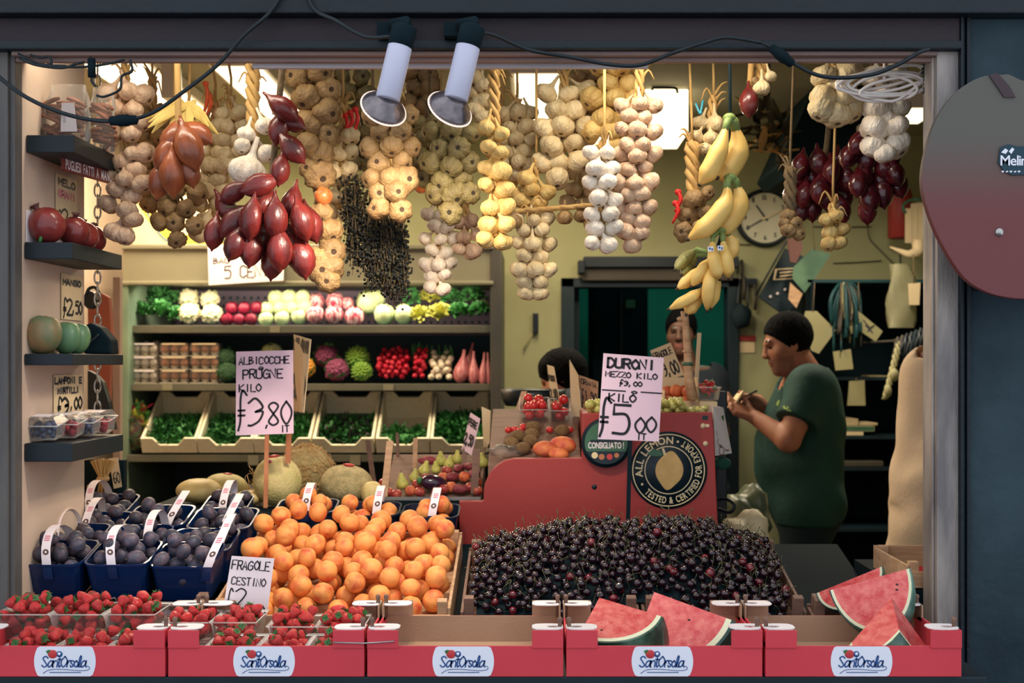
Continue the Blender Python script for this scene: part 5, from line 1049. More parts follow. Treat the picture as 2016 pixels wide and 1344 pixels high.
# ---- above the cabinet: yellow poster board and the handwritten bag price card
t = thing('poster', 'yellow and white poster board standing on the fridge behind the brown shallots', 'poster', P(345, 487, 5.9)); b = MB().box(P(262, 0, 5.9).x, P(432, 0, 5.9).x, 5.9, 5.91, P(0, 488, 5.9).z, P(0, 385, 5.9).z); obj('board', b, M_['paper_cream'], t)
mm('poster_yellow', (238, 190, 70), None, rough=.6); mm('poster_blue', (50, 120, 150), None, rough=.6)
b = MB()
ribbon([[(p.x, p.y) for p in spl([(285, 400, 0), (300, 425, 0), (322, 452, 0), (352, 470, 0), (400, 474, 0), (430, 474, 0)], 5)]], 22, lambda x, y, q: P(x, y, 5.897), b, 0); ribbon([[(p.x, p.y) for p in spl([(284, 404, 0), (296, 430, 0), (316, 462, 0), (330, 474, 0)], 5)], [(p.x, p.y) for p in spl([(402, 464, 0), (412, 459, 0), (422, 463, 0), (430, 458, 0)], 5)]], 3, lambda x, y, q: P(x, y, 5.895), b, 1); obj('print', b, [M_['poster_yellow'], M_['poster_blue']], t, fix=False)
sign('white card with the handwritten bag price, taped on the fridge canopy', [(409, 484), (560, 474), (558, 552), (411, 561)], 5.66, [('BAG', .07, .47, .14, .22, .012, 'ink'), ('5 CENT', .22, .86, .30, .60, .018)], None, 'paper_white', 'ink_grey')
# ================================================================ red counter with the two round emblems
RCY = 3.48
def RP(x, y): p = P(x, y, RCY); return (p.x, p.z)
mm('red_panel', (158, 54, 48), (144, 47, 44), 3, .5, .05, 60); mm('emblem_dark', (14, 34, 42), None, rough=.45); mm('emblem_cream', (226, 206, 160), None, rough=.5); mm('lemon_tan', (226, 184, 112), (206, 162, 92), 30, .5); mm('disc_green', (70, 112, 84), (54, 96, 74), 6, .5)
t = thing('red_counter', 'red painted counter with a curved top edge and a round lemon emblem, behind the cherries', 'counter', Vector((P(1160, 0, RCY).x, RCY, 0)))
ol = [RP(904, 986), RP(948, 986)]+[(p.x, p.y) for p in spl([Vector((*RP(952, 984), 0)), Vector((*RP(954, 955), 0)), Vector((*RP(968, 926), 0)), Vector((*RP(990, 908), 0)), Vector((*RP(1012, 902), 0))], 5)]+[RP(1145, 901), RP(1147, 813), RP(1402, 811), RP(1406, 860), RP(1414, 1050)]
x0, x1 = RP(904, 0)[0], RP(1414, 0)[0]; b = MB().prism([(x0, 0)]+ol+[(x1, 0)], .025, M=T(0, RCY, 0)); obj('front_panel', b, M_['red_panel'], t, .003)
tz = lambda Y: 1.262+(Y-3.53)*.34
b = MB(); b.prism([(RCY+.026, 0), (3.93, 0), (3.93, tz(3.93)), (RCY+.026, tz(RCY+.026))], P(1146, 0, RCY).x-P(960, 0, RCY).x, M=T(P(1146, 0, RCY).x, 0, 0) @ RZ(PI/2)); obj('sloped_bed', b, M_['wood_dark'], t, .003)
zt2 = P(0, 816, RCY).z
b = MB().box(P(1150, 0, RCY).x, P(1400, 0, RCY).x, RCY+.026, 3.98, 0, zt2); obj('box_body', b, M_['red_panel'], t, .003)
b = MB(); 
for (x, y, r) in ((1170, 958, 5), (1389, 873, 5), (1384, 838, 5)):
    p = P(x, y, RCY); mb = MB().lathe([(S(r, RCY), 0), (S(r, RCY), .0015), (.0005, .002)], 14, M=T(p.x, RCY, p.z) @ RX(PI/2)); obj('hole' if y == 958 else 'dot_sticker', mb, M_['emblem_dark' if y == 958 else 'paper_cream'], t)
c = P(1388, 822, RCY); obj('printed_mark', MB().bx((c.x, RCY-.0006, c.z), (.016, .001, .012)).bx((c.x+.002, RCY-.0006, c.z-.022), (.02, .001, .008), 1), [M_['emblem_dark'], M_['paper_cream']], t)
def disc(c, r, y, d=.002, n=56): return MB().lathe([(r, 0), (r, d), (.0005, d)], n, M=T(c.x, y, c.z) @ RX(PI/2))
c = P(1316, 925, RCY); r = S(76, RCY); e = obj('lemon_emblem', disc(c, r, RCY-.001), M_['emblem_dark'], t)
def ring(c, r0, r1, y, n=56, mi=0, mb=None):
    mb = mb or MB(); vs = []
    for i in range(n): a = 2*PI*i/n; vs += [(c.x+r0*math.cos(a), y, c.z+r0*math.sin(a)), (c.x+r1*math.cos(a), y, c.z+r1*math.sin(a))]
    return mb.add(vs, [(2*i, 2*i+1, (2*i+3) % (2*n), (2*i+2) % (2*n)) for i in range(n)], mi, None, False)
ye = RCY-.0038; b = ring(c, r*.915, r*.94, ye); ring(c, r*.60, r*.625, ye, mb=b)
link('rings', b.mesh('rings', M_['emblem_cream'], fix=False), e)
def arc_text(mb, text, c, rad, a0, a1, size, y, inward=False, bold=.02):
    n = len(text)
    wd = [(letter_mesh(ch, bold)[3]-letter_mesh(ch, bold)[2]+.12 if ch != ' ' else .38) for ch in text]; tot = sum(wd); s = 0
    for ch, w_ in zip(text, wd):
        a = a0+(a1-a0)*(s+w_/2)/tot; s += w_
        if ch == ' ': continue
        vs, fs, xa, xb = letter_mesh(ch, bold); k = abs(a1-a0)*rad/tot
        rot = a+PI/2 if inward else a-PI/2
        o = Vector((c.x+math.cos(a)*rad, y, c.z+math.sin(a)*rad)); ux = Vector((math.cos(rot), 0, math.sin(rot))); uy = Vector((-math.sin(rot), 0, math.cos(rot)))
        mb.add([o+ux*((v[0]-(xa+xb)/2)*k)+uy*((v[1]-.36)*size) for v in vs], fs, 0, None, False)
b = MB(); rd = math.radians; arc_text(b, 'ALL LEMON', c, r*.775, rd(195), rd(80), .028, ye); arc_text(b, 'TESTED & CERTIFIED FOR EXPORT', c, r*.775, rd(222), rd(424), .026, ye, True)
for a in (208, 72): 
    q = Vector((c.x+math.cos(rd(a))*r*.775, ye, c.z+math.sin(rd(a))*r*.775)); ring(q, 0, .0035, ye, 12, 0, b)
link('lettering', b.mesh('lettering', M_['emblem_cream'], fix=False), e)
lem = [(math.cos(a)*.36*(1+.0*math.cos(a)), math.sin(a)*.40+(.10*max(0, math.sin(a))**8-.12*max(0, -math.sin(a))**10)) for a in [2*PI*i/36 for i in range(36)]]
b = MB().add([(c.x+(x*math.cos(-.12)-z*math.sin(-.12))*r+r*.02, ye-.0003, c.z+(x*math.sin(-.12)+z*math.cos(-.12))*r) for x, z in lem], [tuple(range(36))], 0, None, False)
lf = [(-.12, .40), (-.22, .52), (-.42, .54), (-.56, .42), (-.40, .36), (-.24, .36)]; b.add([(c.x+x*r, ye-.0005, c.z+z*r) for x, z in lf], [tuple(range(6))], 1, None, False); b.add([(c.x+x*r, ye-.0005, c.z+z*r) for x, z in ((-.12, .38), (-.18, .56), (-.12, .57), (-.06, .40))], [(0, 1, 2, 3)], 2, None, False)
link('lemon_drawing', b.mesh('lemon_drawing', [M_['lemon_tan'], M_['disc_green'], M_['emblem_cream']], fix=False), e)
c = P(1193, 871, RCY-.02); r = S(49, RCY-.02); yd = RCY-.028
t2 = thing('round_sign', 'small round green sign with a dark rim, left of the lemon emblem', 'sign', c); obj('disc', disc(c, r, yd+.004), M_['emblem_dark'], t2); yv = yd+.0005
b = ring(c, 0, r*.86, yv); obj('green_face', b, M_['disc_green'], t2, fix=False)
b = MB(); vs = [(c.x+r*.86*math.cos(a), yv-.0006, c.z+r*.86*math.sin(a)) for a in np.linspace(PI*1.13, PI*1.87, 20)]; b.add(vs, [tuple(range(20))], 0, None, False)
for x, z, k, q in ((-.46, -.50, 1, .13), (-.18, -.56, 2, .12), (.14, -.56, 3, .12), (.42, -.50, 2, .10)): ring(Vector((c.x+x*r, 0, c.z+z*r)), 0, q*r, yv-.0012, 14, k, b)
obj('fruit_band', b, [M_['emblem_dark'], M_['emblem_cream'], M_['wood_stick'], M_['sticker_red']], t2, fix=False)
b = MB(); printed(b, 'CONSIGLIATO !', T(c.x, yv-.0012, c.z-.16*r) @ FRONT, .027, .02, .05, align=.5, width=1.36*r) if False else None
b = MB(); printed(b, 'CONSIGLIATO !', T(c.x-.72*r, yv-.0012, c.z-.22*r) @ FRONT, .024, .02, .05, width=1.44*r); obj('lettering', b, M_['paper_white'], t2, fix=False)
b = MB().add([(c.x+x*r, yv-.0007, c.z+z*r) for x, z in ((-.66, -.02), (.66, -.02), (.62, .12), (-.62, .12))], [(0, 1, 2, 3)]); obj('dark_band', b, M_['emblem_dark'], t2, fix=False)
# ---- produce on the sloped bed: solve for the depth where a pixel ray meets the bed
def on_plane(x, y, r, z0=1.262, Y0=3.53, k=.34, lift=0):
    Y = (EYE-z0+k*Y0-r*1.05-lift)/(k+(y-HY)/F); return P(x, y, Y), Y
mm('tomato_skin', (214, 52, 50), (196, 40, 44), 3, .25, rnd=.1, coat=.4); mm('kiwi_skin', (134, 104, 66), (108, 82, 52), 3, .8, .4, 14, rnd=.12, bdist=.05); mm('peach_skin', (220, 128, 72), (186, 62, 56), 1.0, .6, rnd=.1, thr=(.4, .68)); mm('grape_skin', (196, 190, 104), (166, 168, 88), 2, .2, rnd=.12, coat=.3); mm('pear_skin', (196, 186, 96), (160, 164, 78), 2, .45, rnd=.1); mm('apple_red', (150, 44, 50), (196, 110, 76), 1.2, .35, rnd=.15, thr=(.42, .75)); mm('potato_red', (150, 66, 70), (120, 46, 56), 2, .6, rnd=.15); mm('aubergine', (58, 26, 48), (40, 18, 36), 3, .2, coat=.5)
TOM = ('tomato', MB().ball((0, 0, 0), (1, 1, .9), 14, 10, fn=lambda v: 1-.12*math.exp(-((1-v.z)/.05))).mesh('tomato', M_['tomato_skin']), [('calyx', MB().add([(math.cos(a)*r, math.sin(a)*r, .86+(.06 if r > .3 else 0)) for k in range(5) for a, r in ((k*1.257, .42), (k*1.257+.63, .12))]+[(0, 0, .84)], [(2*k, 2*k+1, 10, (2*k-1) % 10) for k in range(5)]).tube([(0, 0, .8), (.05, 0, 1.05)], .06, 5).mesh('calyx', M_['leaf_green'], fix=False), [])])
KIWI = ('kiwi', MB().ball((0, 0, 0), (1.2, .92, .92), 14, 10, fn=lambda v: 1-.06*math.exp(-((1-abs(v.x))/.05))).mesh('kiwi', M_['kiwi_skin']), [('stem_end', MB().ball((1.12, 0, 0), .13, 8, 6).mesh('stem_end', M_['stem_brown']), [])])
PEACH = ('peach', MB().ball((0, 0, 0), 1, 16, 11, fn=crease(.16)).mesh('peach', M_['peach_skin']), []); MANGO = ('mango', MB().ball((0, 0, 0), (1.35, .9, .88), 18, 12, fn=lambda v: 1+.12*v.x*v.z).mesh('mango', M_['peach_skin']), [])
GRAPE = ('grape', MB().ball((0, 0, 0), (1, 1, 1.12), 10, 7).mesh('grape', M_['grape_skin']), [])
PEAR = ('pear', MB().lathe([(.08, -1.0), (.45, -1.02), (.85, -.7), (.98, -.25), (.85, .2), (.55, .65), (.40, 1.05), (.33, 1.35), (.16, 1.52), (.05, 1.5)], 16).mesh('pear', M_['pear_skin']), [('stem', MB().tube([(0, 0, 1.45), (.05, 0, 1.75), (.14, 0, 1.95)], [.05, .045, .07], 6).mesh('stem', M_['stem_brown']), [])])
APPL = ('apple', MB().ball((0, 0, 0), (1, 1, .92), 16, 11, fn=lambda v: 1-.28*math.exp(-((1-v.z)/.09))-.15*math.exp(-((1+v.z)/.05))).mesh('apple', M_['apple_red']), [('stem', stem_mesh(.25, .05), [])])
POTA = ('sweet_potato', MB().ball((0, 0, 0), (1.7, .8, .78), 14, 10, fn=lambda v: 1+.1*math.sin(4*v.x+v.y*3)).mesh('sweet_potato', M_['potato_red']), [])
AUBE = ('aubergine', MB().ball((0, 0, 0), (1.6, .95, .9), 16, 11, fn=lambda v: 1+.18*v.x).mesh('aubergine', M_['aubergine']), [('cap', MB().ball((-1.42, 0, 0), (.3, .5, .45), 8, 6).mesh('cap', M_['leaf_green']), [])])
cr = random.Random(8)
def set_on(tpl, x, y, rpx, label, cat, group=None, lift=0, rot=None, plane=None):
    z0, Y0, k = plane or (1.262, 3.53, .34); p, Y = on_plane(x, y, rpx*3.6/F, z0, Y0, k, lift); s = S(rpx, Y)
    return spawn(tpl, T(p) @ (rot if rot is not None else RZ(cr.uniform(0, 6.3)) @ RX(cr.uniform(-.3, .3))) @ SCL(s), label, cat, group)
for i, (x, y, l) in enumerate(((1006, 872, 0), (1030, 882, 0), (1044, 868, 0), (1047, 855, .004), (1020, 858, 0), (1050, 841, .012), (1107, 848, .006))): set_on(KIWI, x, y, 13.5, ['kiwi at the front left corner of the red counter', 'front kiwi beside the orange mangoes', 'kiwi behind the front one, beside the mangoes', 'third kiwi from the top of the little row', 'kiwi behind the front left one on the counter', 'topmost kiwi, against the tomato punnets', 'single kiwi right of the others, behind the mango'][i], 'kiwi', 'kiwis on the red counter', l, RZ(cr.uniform(-.5, .5)))
for i, (x, y, r) in enumerate(((1074, 884, 19), (1108, 876, 20), (1100, 894, 15))): set_on(MANGO, x, y, r, ['left orange-red mango at the counter edge', 'right orange-red mango behind the counter edge', 'small orange mango in front of the others'][i], 'mango', 'mangoes on the red counter', 0, RZ([.2, -.3, .1][i]) @ RY(.2))
def punnet_at(x0, x1, y1, Y, d, h, label): w = S(x1-x0, Y); M = T(P((x0+x1)/2, y1, Y)) @ RX(.3); punnet(M, w, d, h, label, 'tomato punnets on the red counter'); return M, w
M1, w1 = punnet_at(1024, 1080, 840, 3.82, .11, .055, 'left clear punnet of tomatoes on the red counter'); ps = fill(M1, w1*.96, .11, .055, .012, .0155, 16, [TOM], 'x', 'tomato', 'tomatoes in the clear punnets', cr); rows_labels(ps, 'tomato {pos}, {row}, in the left tomato punnet', 10)
M1, w1 = punnet_at(1084, 1122, 842, 3.82, .11, .055, 'right clear punnet of tomatoes on the red counter'); ps = fill(M1, w1*.96, .11, .055, .006, .0155, 10, [TOM], 'x', 'tomato', 'tomatoes in the clear punnets', cr); rows_labels(ps, 'tomato {pos}, {row}, in the right tomato punnet', 10)
for i, (x, y) in enumerate(((1001, 846), (1013, 845), (1030, 840), (1082, 846), (1122, 846), (1024, 848))): set_on(TOM, x, y, 7.5, 'small loose tomato on the red counter, '+ordl(sorted([1001, 1013, 1030, 1082, 1122, 1024]).index(x), 6), 'tomato', 'small loose tomatoes on the red counter', .002)
t = thing('produce_bag', 'crumpled clear plastic bag at the curved corner of the red counter', 'plastic bag', P(990, 895, 3.6)); b = MB(); q = random.Random(4)
b.ball(tuple(P(1000, 889, 3.60)+Vector((0, 0, -.0))), (.058, .05, .022), 16, 10, fn=lambda v: 1+.16*math.sin(7*v.x+5*v.z+3*v.y)); obj('film', b, FILM, t)
# grapes on top of the red box
gx0, gx1 = P(1292, 0, 3.5).x, P(1400, 0, 3.5).x
ps = heap((gx0, gx1, RCY+.012, 3.66), lambda x, y: zt2, lambda x, y: zt2+.020+.020*(x < (gx0+gx1)/2), .0098, 110, cr, 14); gs = [spawn(GRAPE, T(*p[:3]) @ rnd_rot() @ SCL(p[3]), 'x', 'grape', 'pale green grapes on top of the red counter') for p in ps]; rows_labels(gs, 'pale grape {pos}, {row}, on top of the red counter', 5)
ps = heap((P(1150, 0, 3.5).x, P(1190, 0, 3.5).x, RCY+.012, 3.62), lambda x, y: zt2, lambda x, y: zt2+.035, .014, 14, cr, 14); gs = [spawn(GRAPE, T(*p[:3]) @ rnd_rot() @ SCL(p[3]), 'x', 'grape', 'large pale grapes left of the cherry sign') for p in ps]; rows_labels(gs, 'large pale grape {pos}, {row}, left of the cherry sign', 6)
# box of peaches, punnet of strawberries, printed cardboard box
YQ = 3.72; t = thing('fruit_box', 'pale open box of wrapped orange fruit on the red counter behind the grapes', 'fruit box', P(1343, 785, YQ)); x0, x1 = P(1306, 0, YQ).x, P(1376, 0, YQ).x; z0 = zt2+.003; z1 = P(0, 744, YQ).z
b = MB().box(x0, x1, YQ, YQ+.005, z0, z0+.028).box(x0, x1, YQ+.16, YQ+.165, z0, z1).box(x0, x0+.005, YQ+.005, YQ+.16, z0, z0+.06).box(x1-.005, x1, YQ+.005, YQ+.16, z0, z1).box(x0+.005, x1-.005, YQ+.005, YQ+.16, z0, z0+.004); obj('box', b, M_['paper_cream'], t, .001)
ps = heap((x0+.006, x1-.006, YQ+.007, YQ+.157), lambda x, y: z0+.005, lambda x, y: z0+.03+(y-YQ)*.40, .019, 30, cr, 16); gs = [spawn(PEACH, T(*p[:3]) @ rnd_rot() @ SCL(p[3]*.98), 'x', 'peach', 'peaches in the pale box') for p in ps]; rows_labels(gs, 'peach {pos}, {row}, in the pale box behind the grapes', 9)
YQ = 3.70; w = S(44, YQ); M = T(P(1397, 0, YQ).x, YQ, zt2+.002+.03); punnet(M, w, .11, .038, 'clear punnet of strawberries at the right end of the red counter'); ps = fill(M, w*.98, .108, .038, .012, .0125, 30, [STRAW], 'x', 'strawberry', 'strawberries in the punnet on the red counter', cr); rows_labels(ps, 'strawberry {pos}, {row}, in the punnet on the red counter', 9)
b = MB().box(P(1378, 0, YQ).x, P(1412, 0, YQ).x, YQ-.004, YQ+.115, zt2+.001, zt2+.030); tag(obj('carton_lid', b, M_['paper_cream'], None, .002), 'flat pale carton lid under the strawberry punnet on the red counter', 'carton lid')
t = thing('printed_box', 'white box with a honeycomb print and green leaf beside the red counter', 'box', P(1422, 895, 3.6)); cs = [P(1404, 800, 3.60), P(1424, 802, 3.66), P(1441, 892, 3.66), P(1408, 897, 3.60)]
b = MB(); back = [p+Vector((.0, .12, .0)) for p in cs]; b.add(cs+back, [(0, 1, 2, 3), (7, 6, 5, 4), (0, 4, 5, 1), (1, 5, 6, 2), (2, 6, 7, 3), (3, 7, 4, 0)], 0, None, False); obj('side', b, M_['white_card'], t); mp = quad_map(*cs); b = MB()
for i, (u, v) in enumerate(((.30, .52), (.68, .44), (.34, .72), (.72, .64), (.38, .92), (.74, .84))): ribbon([[(u+.17*math.cos(k*PI/3), v+.095*math.sin(k*PI/3)) for k in range(7)]], .03, lambda x, y, q: mp(x, y, 1), b, 0)
b.add([mp(*p, 1.2) for p in ((.42, .30), (.60, .20), (.88, .16), (.80, .28), (.58, .34))], [(0, 1, 2, 3, 4)], 1); obj('honeycomb_print', b, [M_['stem_brown'], M_['leaf_green']], t, fix=False)
t = thing('wooden_pole', 'upright bamboo pole standing among the grapes below the lowest bananas', 'pole', P(1360, 790, 3.68)); YP = 3.695
b = MB().tube([P(1364, 787, YP), P(1356, 740, YP), P(1354, 690, YP), P(1350, 640, YP), P(1347, 612, YP)], [.017, .015, .012, .011, .011], 10); b.ball(tuple(P(1353, 692, YP)), (.0155, .0155, .006), 10, 6).ball(tuple(P(1340, 628, YP)), (.012, .01, .008), 8, 6); obj('stalk', b, M_['wood'], t); b = MB().lathe([(.0165, -.005), (.0175, 0), (.0165, .005)], 12, M=T(P(1354, 716, YP))); obj('green_band', b, M_['disc_green'], t)
# ---- melons and pale pumpkins on the low table, with raffia
mm('melon_net', (206, 186, 132), (176, 160, 112), 5, .7, .5, 22, detail=8, thr=(.42, .6), bdist=.06); mm('pumpkin_pale', (228, 206, 140), (208, 180, 112), 1.2, .5); mm('raffia', (206, 170, 116), None, rough=.7); mm('melon_plain', (218, 200, 138), (196, 184, 116), 2.2, .6, .2, 10, bdist=.04)
def melon(m, ribs=0, dip=.14): return MB().ball((0, 0, 0), 1, 28, 18, fn=lambda v: (1+.035*math.cos(ribs*math.atan2(v.y, v.x))*(1-abs(v.z)) if ribs else 1)-dip*math.exp(-((1-v.z)/.035))).mesh('melon', M_[m])
def red_tie(): return MB().lathe([(.10, .86), (.16, .93), (.22, 1.0), (.10, 1.03), (.02, 1.05)], 9, fn=lambda th, u: 1+.25*math.sin(4*th)).mesh('red_tie', M_['sticker_red'])
ML = {'net': melon('melon_net'), 'plain': melon('melon_plain', 10, .06), 'pump': melon('pumpkin_pale', 9, .2)}; tie_me = red_tie()
zt = 1.124
for i, (x, y, rx, ry, Y, k, tie) in enumerate(((546, 944, 47, 47, 3.62, 'plain', 1), (602, 930, 52, 56, 3.86, 'net', 0), (683, 952, 52, 38, 3.66, 'net', 1), (733, 968, 22, 24, 3.60, 'pump', 0), (392, 973, 44, 32, 3.70, 'pump', 0), (446, 966, 42, 34, 3.84, 'plain', 1), (490, 982, 30, 18, 3.62, 'pump', 0))):
    p = P(x, y, Y); rz = min(S(ry, Y), S(rx, Y)); p.z = max(p.z, zt+rz*.98) if False else p.z; bot = p.z-rz
    rz2 = (p.z+rz-zt)/2; p.z = zt+rz2+.001; o = thing('melon', ['smooth pale melon with a red stem tie and sticker, beneath the plum price sign', 'large round melon covered in loose raffia behind the smooth melon', 'flattened netted brown melon right of the raffia one', 'small yellow melon at the right end of the melon row', 'pale yellow pumpkin at the left end above the plum baskets', 'yellow ribbed melon with red stem behind the pale pumpkin', 'small pale pumpkin low between the plums and the smooth melon'][i], 'melon' if k != 'pump' or i == 3 else 'pumpkin', p, None, M=T(p) @ RY(.12*(i % 3-1)) @ SCL(S(rx, Y), S(rx, Y), rz2))
    link('body', ML[k], o, Matrix.Identity(4))
    if tie: link('red_tie', tie_me, o, Matrix.Identity(4))
    if i == 0: q = MB().ball((-.12, -.60, .80), (.13, .05, .10), 10, 6).ball((-.10, -.66, .82), (.05, .03, .04), 8, 5, 1); link('sticker', q.mesh('sticker', [M_['sticker_red'], M_['navy']]), o, Matrix.Identity(4))
    if i == 1:
        q = MB(); rr = random.Random(2)
        for n in range(170):
            a, z = rr.uniform(0, 6.3), rr.uniform(-.7, .95); pts = []
            for j in range(6):
                aa = a+j*.22*rr.choice((1, 1, -1)); zz = max(-.95, min(.98, z+j*.12*rr.uniform(-1, 1))); h = math.sqrt(1-zz*zz); k_ = 1.03+.12*rr.random()*(j % 2); pts.append((h*math.cos(aa)*k_, h*math.sin(aa)*k_, zz*k_))
            q.tube(spl(pts, 3), .010, 4, cap=False)
        link('raffia', q.mesh('raffia', M_['raffia'], fix=False), o, Matrix.Identity(4))
q = MB(); rr = random.Random(6)
for n in range(46):
    p = P(rr.uniform(496, 540), rr.uniform(985, 1000), 3.66); q.tube(spl([p, p+Vector((rr.uniform(-.03, .02), rr.uniform(-.05, .05), rr.uniform(.02, .08))), p+Vector((rr.uniform(-.05, .05), rr.uniform(-.06, .06), rr.uniform(.0, .12)))], 4), .0009, 4)
tag(obj('raffia_tuft', q, M_['raffia'], fix=False), 'loose tuft of raffia straw left of the smooth melon', 'raffia', kind='stuff')
# ---- pears, apples and sweet potatoes in the tilted tray behind the apricot baskets
pl = (1.135, 3.62, .42)
t = thing('produce_tray', 'dark tilted tray of pears, apples and sweet potatoes left of the red counter', 'tray', P(840, 985, 3.6)); X0, X1 = P(752, 0, 3.62).x, P(948, 0, 3.62).x-.002
b = MB(); b.prism([(3.60, 1.124), (3.93, 1.124), (3.93, pl[0]+.31*pl[2]-.012), (3.60, pl[0]-.012)], X1-X0, M=T(X1, 0, 0) @ RZ(PI/2)); obj('bed', b, M_['wood_dark'], t); b = MB().box(X0, X1, 3.585, 3.60, 1.124, 1.155); obj('front_rail', b, M_['darker'], t, .002); b = MB().box(X0, X1, 3.583, 3.585, 1.146, 1.156); obj('rail_trim', b, M_['steel'], t)
for i, (x, y, r) in enumerate(((792, 950, 13), (836, 924, 12), (868, 906, 12), (884, 912, 11), (816, 938, 11), (900, 902, 11), (950, 908, 12), (858, 922, 10))): set_on(PEAR, x, y, r, ['yellow pear standing at the front left of the dark tray', 'yellow pear behind the front left one in the tray', 'tall pear at the back middle of the tray', 'pear right of the tall back pear', 'small pear behind the front yellow pear', 'pear at the back below the tilted pink card', 'pear at the right end beside the crumpled bag', 'short pear in the middle of the tray'][i], 'pear', 'pears in the dark tray', .006, RY(cr.uniform(-.3, .3)) @ RX(cr.uniform(-.3, .1)), pl)
set_on(AUBE, 850, 950, 18, 'dark purple aubergine at the front of the dark tray', 'aubergine', None, .004, RZ(.3) @ RY(.2), pl)
cand = [(764, 968, 0), (780, 972, 0), (808, 966, 1), (822, 952, 0), (874, 962, 0), (888, 958, 1), (906, 962, 2), (926, 958, 0), (938, 950, 1), (872, 940, 1), (892, 938, 2), (914, 938, 1), (934, 932, 2), (880, 926, 0), (902, 922, 2), (922, 918, 2), (842, 940, 2), (940, 966, 0), (756, 950, 0), (860, 968, 0), (826, 968, 0), (842, 906, 2)]
ks = {0: 0, 1: 0, 2: 0}; NMS = {0: (APPL, 'red apple', 'apple'), 1: (PEACH, 'blushed peach', 'peach'), 2: (POTA, 'red sweet potato', 'sweet potato')}; mine = {0: [], 1: [], 2: []}
for x, y, k in cand: mine[k].append(set_on(NMS[k][0], x, y, 11, 'x', NMS[k][2], NMS[k][2]+' heap in the dark tray', .003, None, pl))
for k in mine: rows_labels(mine[k], NMS[k][1]+' {pos}, {row}, in the dark tray', 14)
t = thing('red_board', 'dull red board leaning behind the pears, right of the melons', 'board', P(775, 958, 4.25)); b = MB(); cs = [P(762, 908, 4.25), P(842, 903, 4.3), P(800, 952, 4.3), P(758, 960, 4.25)]; b.add(cs+[p+Vector((0, .012, 0)) for p in cs], [(0, 1, 2, 3), (7, 6, 5, 4), (0, 4, 5, 1), (1, 5, 6, 2), (2, 6, 7, 3), (3, 7, 4, 0)], 0, None, False); obj('panel', b, M_['potato_red'], t)
# ================================================================ price signs
sign('large pink price card for apricots and plums on a wooden stick', [(465, 692), (577, 689), (578, 853), (464, 857)], 3.42, [('ALBICOCCHE', .05, .155, .085, .90, .022), ('e', .40, .225, .05, .10, .018), ('PRUGNE', .12, .325, .105, .72, .026), ('KILO', .06, .48, .085, .40, .024), ('"', .02, .56, .04, .08, .022), ('f', .05, .87, .36, .19, .036), ('3', .22, .875, .32, .32, .038), (',', .52, .91, .10, .10, .03), ('80', .58, .885, .27, .42, .034), ('IT', .78, .975, .075, .16, .022)], ((525, 846), (522, 1000)))
sign('large mauve price card for cherries on a dark stake', [(1188, 695), (1307, 704), (1297, 869), (1177, 864)], 3.32, [('DURONI', .08, .155, .105, .80, .040), ('MEZZO KILO', .06, .265, .062, .86, .022), ('f', .30, .36, .058, .07, .02), ('3,00', .38, .36, .052, .30, .022), ('__', .02, .425, .0, .38, .022), ('o', .50, .445, .04, .12, .02), ('__', .66, .425, .0, .34, .022), ('KILO', .14, .55, .085, .46, .028), ('f', .03, .92, .34, .20, .042), ('5', .22, .93, .33, .34, .046), ('00', .60, .90, .18, .37, .034), ('IT', .64, .985, .07, .16, .022)], ((1241, 855), (1236, 1052)), stw=.011, smat='darker', m='paper_pink')
sign('white price card for strawberries standing behind the strawberry punnets', [(456, 1094), (540, 1099), (524, 1224), (436, 1216)], 2.752, [('FRAGOLE', .05, .20, .14, .90, .028), ('CESTINO', .10, .45, .12, .80, .024), ('f', .06, .86, .30, .14, .030), ('2', .22, .83, .32, .30, .032), (',00', .50, .98, .22, .48, .036)], None, 'paper_white')
sign('narrow turned price card for melons behind the plum price card', [(578, 658, 3.60), (612, 668, 3.40), (598, 812, 3.40), (576, 808, 3.60)], 3.5, [('MELONI', .06, .17, .10, .90, .10), ('3,00', .1, .78, .24, .84, .12)], ((570, 806, 3.56), (566, 912, 3.56)), 'paper_cream', stw=.016)
sign('tilted pink card on a dark stick above the pears', [(926, 812, 3.86), (945, 824, 3.80), (928, 896, 3.80), (909, 884, 3.86)], 3.85, [('PERE', .08, .30, .16, .86, .10), ('2,50', .06, .80, .26, .88, .12)], ((917, 880, 3.845), (905, 948, 3.80)), 'paper_pink', stw=.016, smat='wood_dark')
sign('torn brown card strip beside the tilted pink card', [(948, 800, 3.98), (966, 808, 3.98), (964, 872, 3.98), (952, 888, 3.98)], 3.98, [], ((953, 880, 3.975), (932, 962, 3.70)), 'paper_cream', stw=.014, smat='wood_dark')
sign('narrow lettered card leaning left of the dark haired woman', [(1077, 718, 3.95), (1090, 722, 3.90), (1104, 802, 3.90), (1086, 804, 3.95)], 3.9, [('PESCHE', .05, .35, .12, .9, .08), ('2,80', .05, .8, .25, .9, .10)], ((1094, 800, 3.93), (1100, 838, 3.90)), 'paper_cream')
sign('blank yellowed card on a stake right of the dark haired woman', [(1121, 708, 3.86), (1138, 738, 3.82), (1147, 838, 3.82), (1124, 806, 3.86)], 3.85, [], ((1134, 820, 3.83), (1128, 900, 3.72)), 'paper_cream', stw=.02, smat='wood_dark')
sign('orange tinted card reading one ninety behind the grapes', [(1140, 738), (1178, 751), (1176, 806), (1148, 803)], 3.95, [('GRANA', .06, .24, .16, .86, .05), ('f1,90', .02, .80, .36, .94, .06)], ((1162, 800), (1160, 832)), 'wood', stw=.012)
